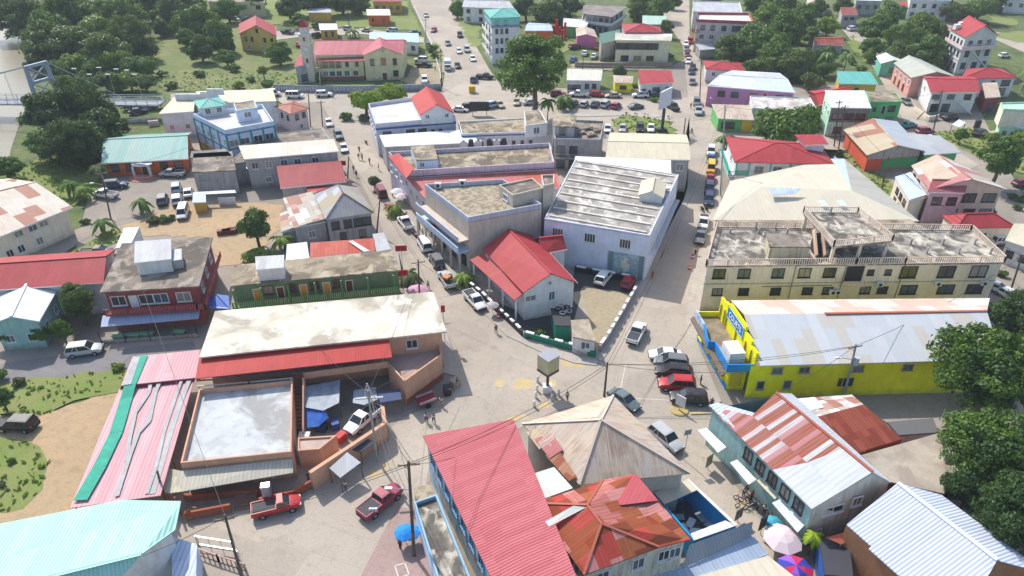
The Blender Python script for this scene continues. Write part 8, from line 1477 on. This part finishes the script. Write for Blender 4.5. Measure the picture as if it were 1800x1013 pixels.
# ---------------------------------------------------------------- poles and cables
POLE=conc('weathered_pole',(.13,.1,.08),(.05,.045,.04),.5,.8); CONP=conc('concrete_pole',(.33,.34,.33),(.2,.2,.18),.4,.8)
TOPS={}
def pole(key,tx,ty,bx,by,label,m=POLE,arm=True,lamp=False,tr=False,r0=.17,hh=None,aa=0.3):
    p=G(bx,by); b_=(ty-CY)/F; t=p.y/(cc-b_*cs); h=hh or CH+t*(-cs-b_*cc); q=G(tx,ty,h); r=empty('utility_pole',p,label,'utility pole'); d_=(q-p)
    b=MB(); b.tube(p,q,r0,r0*.7,8); b.build('pole',m,r); TOPS[key]=q
    if arm:
        b=MB(); v=Vector((math.cos(aa),math.sin(aa),0))*1.1; c=q-Vector((0,0,.5)); b.bar(c-v,c+v,.1,.12); b.bar(c-v*.5,c-Vector((0,0,.7)),.05,.05); b.build('crossarm',TIM,r)
        for k in(-1,0,1): b=MB(); e=c+v*k*.9; b.tube(e,e+Vector((0,0,.25)),.06,.04,6); b.build('insulator',plain('insulator',(.3,.25,.2)),r)
    if lamp:
        b=MB(); c=p+d_*.72; e=c+Vector((-1.8,-.2,.5)); b.tube(c,e,.05,.04,6); b.build('lamp_arm',METAL,r); b=MB(); b.obb(e+Vector((-.3,0,-.03)),Vector((.38,0,0)),Vector((0,.14,0)),Vector((0,0,.08))); b.build('lamp_head',plain('lamp_white',(.65,.65,.65)),r)
    if tr:
        b=MB(); c=p+d_*.7+Vector((.5,-.1,0)); b.tube(c-Vector((0,0,.6)),c+Vector((0,0,.6)),.35,.35,12); b.build('transformer',plain('transformer_blue_grey',(.4,.45,.52),.4),r)
pole('R',1505,605,1483,699,'concrete pole with transformer and lamp by the yellow store wall',CONP,True,True,True,.2)
pole('B',395,905,428,1025,'leaning dark pole at the bottom left over the pavement',POLE,True)
pole('C',718,811,728,978,'tall dark pole with lamp beside the blue umbrellas',POLE,True,True,r0=.2,aa=.1)
pole('T',1068,637,1062,697,'short dark pole behind the tan hip roof',POLE,False);pole('P6',735,457,738,533,'pole on the left street by the pink umbrella',POLE,True,tr=False);pole('P7',668,350,662,412,'pole beside the hip roofed house',POLE,False);pole('P8',613,276,611,314,'pole at the end of the crimson shed',POLE,False)
pole('P9',542,165,546,223,'left pole of the two by the dark concrete roof',POLE,False);pole('P10',564,177,567,222,'right pole of the two by the dark concrete roof',POLE,True);pole('P11',1205,208,1202,236,'short pole at the tip of the grass island',POLE,False);pole('P12',1233,103,1230,178,'pole beside the outside stair of the pink house',POLE,True)
pole('P13',1275,185,1266,345,'very tall slim pole left of the turquoise balcony',CONP,False);pole('P14',1562,276,1550,331,'pole between the bar and the guest house',POLE,True);pole('P15',1797,448,1776,512,'leaning pole at the right edge behind the hotel',POLE,True);pole('P16',1476,177,1466,258,'left pole of the pair in front of the mint green building',POLE,True);pole('P17',1486,185,1474,262,'right pole of the pair in front of the mint green building',POLE,True);pole('P18',1657,159,1640,232,'pole in front of the salmon red roofed house',POLE,True);pole('P19',259,18,272,118,'pole on the grassy slope beside the wood',POLE,False);pole('P20',609,0,616,66,'pole behind the parish hall roof',POLE,True);pole('P21',748,33,749,98,'pole at the left verge of the top road',CONP,True);pole('P22',775,95,776,155,'pole at the gate of the parish hall yard',POLE,True)
pole('P23',276,827,292,888,'wooden prop pole at the foot of the pink canopy',TIM,False);pole('P24',177,301,195,385,'dark pole left of the orange building',POLE,True,True);pole('P25',560,100,563,160,'pole in front of the parish hall veranda',CONP,True);pole('P26',1378,203,1377,236,'thin pole at the wide rounded tree',POLE,False);pole('P27',1626,196,1612,210,'short post by the lane wall',POLE,False);pole('P28',1025,99,1024,130,'pole by the restaurant retaining wall',POLE,False)
p=G(664,812); r=empty('steel_pole',p,'white steel lattice topped pole with stays over the market kerb','utility pole'); q=G(658,690,12); q=Vector((p.x,p.y,11.5)); TOPS['S']=q
b=MB(); b.tube(p,q,.16,.12,8); b.build('pole',CONP,r); b=MB(); b.bar(q+Vector((-1.6,0,-1.3)),q+Vector((1.6,.3,-1.3)),.18,.18); b.bar(q+Vector((0,0,1)),q+Vector((-.4,0,-.6)),.12,.12); b.bar(q+Vector((0,0,1)),q+Vector((.4,0,-.6)),.12,.12); b.bar(q+Vector((-.4,0,-.6)),q+Vector((0,0,-1.3)),.12,.12); b.bar(q+Vector((.4,0,-.6)),q+Vector((0,0,-1.3)),.12,.12); b.build('lattice_head',plain('white_steel',(.5,.5,.48)),r)
for e in(G(690,810),G(702,785),G(684,822)): b=MB(); b.tube(q+Vector((.2,0,-1.2)),e,.035,.035,5); b.build('stay_wire',METAL,r)
CAB=plain('black_cable',(.03,.03,.03))
def cable(a,c,label,sag=.05,off=0,r_=.028):
    A_=TOPS[a] if isinstance(a,str) else Vector(a); B_=TOPS[c] if isinstance(c,str) else Vector(c); A_=A_+Vector((off,0,-.3));B_=B_+Vector((off,0,-.3)); l=(B_-A_).length; b=MB(); n=14; pts=[A_+(B_-A_)*t+Vector((0,0,-4*sag*l*t*(1-t))) for t in [k/n for k in range(n+1)]]
    for u_,v_ in zip(pts,pts[1:]): b.tube(u_,v_,r_,r_,4,cap=False)
    set_tags(b.build('power_cable',CAB),label,'cable','overhead cables')
for k,(a,c,l_) in enumerate((('B','C','cable from the leaning bottom left pole to the lamp pole'),('C','S','cable from the lamp pole to the lattice topped pole'),('C','T','cable from the lamp pole across the red roofs to the short pole'),('S','P6','cable from the lattice topped pole over the stained cream roof'),('P6','P7','cable above the left street parked row'),('P7','P8','cable above the upper left street'),('P8','P10','cable from the crimson shed to the dark concrete roof'),('P10','P25','cable crossing the road to the roadside wall'),('T','R','cable from the short pole to the transformer pole'),('T','P13','cable up the right street'),('P13','P12','cable at the grey suv corner'),('P16','P13','cable over the wide rounded tree'),('P16','P14','cable over the bar roof'),('P14','P15','cable falling past the guest house'),('P18','P16','cable over the right junction'),('P22','P21','cable beside the top road'),('P24','B','cable over the side road and dirt yard'),('P9','P24','cable over the orange building'),('P25','P22','cable over the roadside wall'),('P20','P21','cable behind the parish hall'))):
    cable(a,c,l_,.03); 
    if k in(0,1,2,4,8,9,13): cable(a,c,l_.replace('cable','second cable'),.04,.5)
for k,(a,c,d_) in enumerate(((145,149,6),(188,147,6),(218,150,6),(236,152,7),(250,160,5),(204,160,6),(172,160,6))):
    p=G(a,c+12); r=empty('street_lamp',p,'slim lamp post number'.replace(' number','')+', '+['leftmost','second','third','fourth','fifth','low centre','low left'][k]+' of the lamps along the bridge approach','street lamp','lamps at the bridge approach'); b=MB(); b.tube(p,p+Vector((0,0,7)),.09,.06,6); b.build('post',METAL,r); b=MB(); b.box((p.x-.4,p.y,7),1.4,.5,.2); b.build('lamp_head',WWH,r)
for k,(a,c,l_) in enumerate((('C',G(800,800,7.7),'service cable from the lamp pole to the crimson roof'),('S',G(767,612,6.4),'service cable from the lattice pole to the peach terrace'),('S',G(560,606,6.7),'service cable from the lattice pole to the red lean-to'),('B',G(249,974,8.3),'service cable from the leaning pole to the mint roof'),('R',G(1364,690,8.7),'service cable from the transformer pole to the rust striped roof'),('R','P15','long cable from the transformer pole past the mango trees'),('P6',G(770,545,7.2),'service cable from the pink umbrella pole to the stained cream roof'),('P6','T','cable from the pink umbrella pole across the junction'),('T',G(1279,652,5.0),'service cable from the short pole to the yellow store'),('T','C','third cable over the tan hip roof'),('P7',G(650,376,5.8),'service cable to the hip roofed house'),('P12',G(1242,151,6.1),'service cable to the pink house'),('P18',G(1640,163,6.2),'service cable to the salmon red roof'),('P14',G(1634,333,7.2),'service cable to the guest house'),('P13','P11','cable over the bicycle rider'))): cable(a,c,l_,.03)
# canopy tiny white, water tanks on roofs
thing_poly('canopy','tiny white tilted canopy on posts beside the right junction','canopy',[(1673,219,2.6),(1686,224,2.6),(1698,216,3.0),(1686,210,3.0)],WHT,.08,None,[(1674,220,2.5),(1686,224,2.5),(1697,216,2.9)])
for k,(a,c,l_) in enumerate(((1716,232,'black water tank on the ground left of the mint building'),)):
    p=G(a,c-6); b=MB(); b.tube(p,p+Vector((0,0,2.2)),.8,.8,12); r=empty('water_tank',p,l_,'tank'); b.build('body',FRK,r); b=MB(); b.tube(p+Vector((0,0,2.2)),p+Vector((0,0,2.5)),.7,.3,12); b.build('lid',FRK,r)
fence('fence','low chain fence at the retaining wall below the restaurant','fence',[(1010,122),(1060,124),(1150,125)],1.4,METAL,'bar',1.5)
wall_thing('retaining_wall','brown earth retaining wall below the restaurant','wall',[(1010,118),(1080,119),(1182,119)],1.6,Wc('earth_wall',(.25,.19,.14),.6),.6)
wall_thing('boundary_wall','low beige garden wall corner by the right lane','wall',[(1606,196),(1632,214),(1648,210)],1.4,WCR,.3)
wall_thing('retaining_wall','low white wall along the left verge of the top road','wall',[(776,153),(774,130),(760,82),(728,12)],.6,WWH,.25)
wall_thing('boundary_wall','grey wall at the far right beyond the mansion','wall',[(1745,20),(1830,22)],2.0,WGR,.3)
p=G(1616,560,0)
for k,(a,c) in enumerate(((395,412),(404,411),(412,408))):
    p=G(a,c); b=MB(); b.box((p.x,p.y,.55),2.6,1.0,.9,.25); r=empty('trailer',p,'rusty red low trailer '+('left','middle','right')[k]+' of three beside the round dark tree','trailer'); b.build('bed',plain('rusty_trailer',(.16,.04,.035)),r)
thing_poly('tent','bright blue tarpaulin tent between the red bar and the green building','tent',[(367,541,3.0),(404,543,2.8),(402,520,3.6),(380,517,3.9),(368,524,3.2)],TARB,.1,None,[(367,541,2.9),(404,543,2.7)])
for k,(a,c,z) in enumerate(((222,531,0),)): 
    pass
# yard clutter in the market yard
for k,(a,c,co,l_) in enumerate(((537,775,'w','heap of white sacks at the foot of the brown stairs'),(600,775,'r','red crates beside the pinkish store room'),(590,752,'b','blue drum in the shade of the market yard'),(566,757,'n','navy drum below the bright blue tarpaulin'),(800,678,'t','wooden crate at the corner of the shaded terrace'),(786,692,'k','pallet in the shade of the peach terrace'))):
    p=G(a,c); b=MB()
    for j in range(1): b.box((p.x,p.y,.55),1.3,.9,1.05,k)
    r=empty('crate' if k not in(2,3) else 'drum',p,l_,'crate' if k not in(2,3) else 'drum'); b.build('box',plain('clutter_'+co,CC[co]),r); b=MB(); b.box((p.x,p.y,1.12),1.36,.95,.08,k); b.build('lid',plain('clutter_'+co,CC[co]),r)

# grass tufts over the lawns: nobody could count them
g=np.random.default_rng(9); QQ=[]
for q,z in GZ:
    A=np.array([(v.x,v.y) for v in q]); mn,mx=A.min(0),A.max(0); ar=(mx-mn).prod(); n_=int(min(3500,ar*.8)); P=g.uniform(mn,mx,(n_,2)); ins=np.zeros(n_,bool); j=len(A)-1
    for i in range(len(A)):
        c=((A[i,1]>P[:,1])!=(A[j,1]>P[:,1]))&(P[:,0]<(A[j,0]-A[i,0])*(P[:,1]-A[i,1])/(A[j,1]-A[i,1]+1e-9)+A[i,0]); ins^=c; j=i
    P=P[ins&(P[:,1]<240)]; n_=len(P); h=g.uniform(.12,.5,n_); a=g.uniform(0,6.28,n_); w_=g.uniform(.15,.45,n_); dx=np.cos(a)*w_;dy=np.sin(a)*w_; Z=np.full(n_,z); lx,ly=g.uniform(-.2,.2,(2,n_))
    QQ.append(np.stack([np.column_stack([P[:,0]-dx,P[:,1]-dy,Z]),np.column_stack([P[:,0]+dx,P[:,1]+dy,Z]),np.column_stack([P[:,0]+dx*.8+lx,P[:,1]+dy*.8+ly,Z+h]),np.column_stack([P[:,0]-dx*.8+lx,P[:,1]-dy*.8+ly,Z+h])],1).reshape(-1,3))
o=bpy.data.objects.new('grass_tufts',mesh_quads('grass_tufts',np.concatenate(QQ),leafm('grass_blades',(.14,.21,.04),(.19,.24,.06),(.2,.2,.08)))); C.objects.link(o); o['kind']='stuff'
# thin haze
b=MB(); b.box((0,270,33.5),900,760,75.6); hz=b.build('haze',plain('haze',(1,1,1))); hz['kind']='stuff'
hm=bpy.data.materials.new('haze_air'); hm.use_nodes=True; hm.node_tree.nodes.clear(); vo_=hm.node_tree.nodes.new('ShaderNodeVolumePrincipled'); vo_.inputs['Color'].default_value=(.86,.92,1,1); vo_.inputs['Density'].default_value=.0002; ou_=hm.node_tree.nodes.new('ShaderNodeOutputMaterial'); hm.node_tree.links.new(vo_.outputs[0],ou_.inputs['Volume']); hz.data.materials.clear(); hz.data.materials.append(hm)

# tell the look-alikes apart by their place in each patch
for gname in {o['group'] for o in C.objects if o.parent is None and 'group' in o.keys()}:
    L_=[o for o in C.objects if o.parent is None and o.get('group')==gname and str(o.get('label','')).startswith('!')]
    if not L_: continue
    L_.sort(key=lambda o:o.location.x/max(1,depth(o.location))); n=len(L_)
    for k,o in enumerate(L_):
        w_=o['label'][1:]; bush=o['category']=='bush'; cr_=[c for c in o.children if c.name.startswith('crown')][0]; tone=cr_.data.materials[0].name.split('_')[1]
        near=L_[k-1] if k else None; pl=ORD[k] if k<12 else (ORD[n-1-k].replace('left','right').replace('leftmost','rightmost') if n-1-k<12 else 'tree %d'%k)
        if pl=='leftmost' and k>0: pl='rightmost'
        o['label']=('%s green bush, %s %s'%(tone,pl,w_)) if bush else ('%s green tree, %s in the %s'%(tone,pl,w_))
ty=sorted([o for o in C.objects if o.get('category')=='tyre'],key=lambda o:(o.data.vertices[0].co.x))
for k,o in enumerate(ty): o['label']='%s tyre, %s on the dark roof of the green hut'%('grey' if 'grey' in o.data.materials[0].name else 'black',ORD[k])
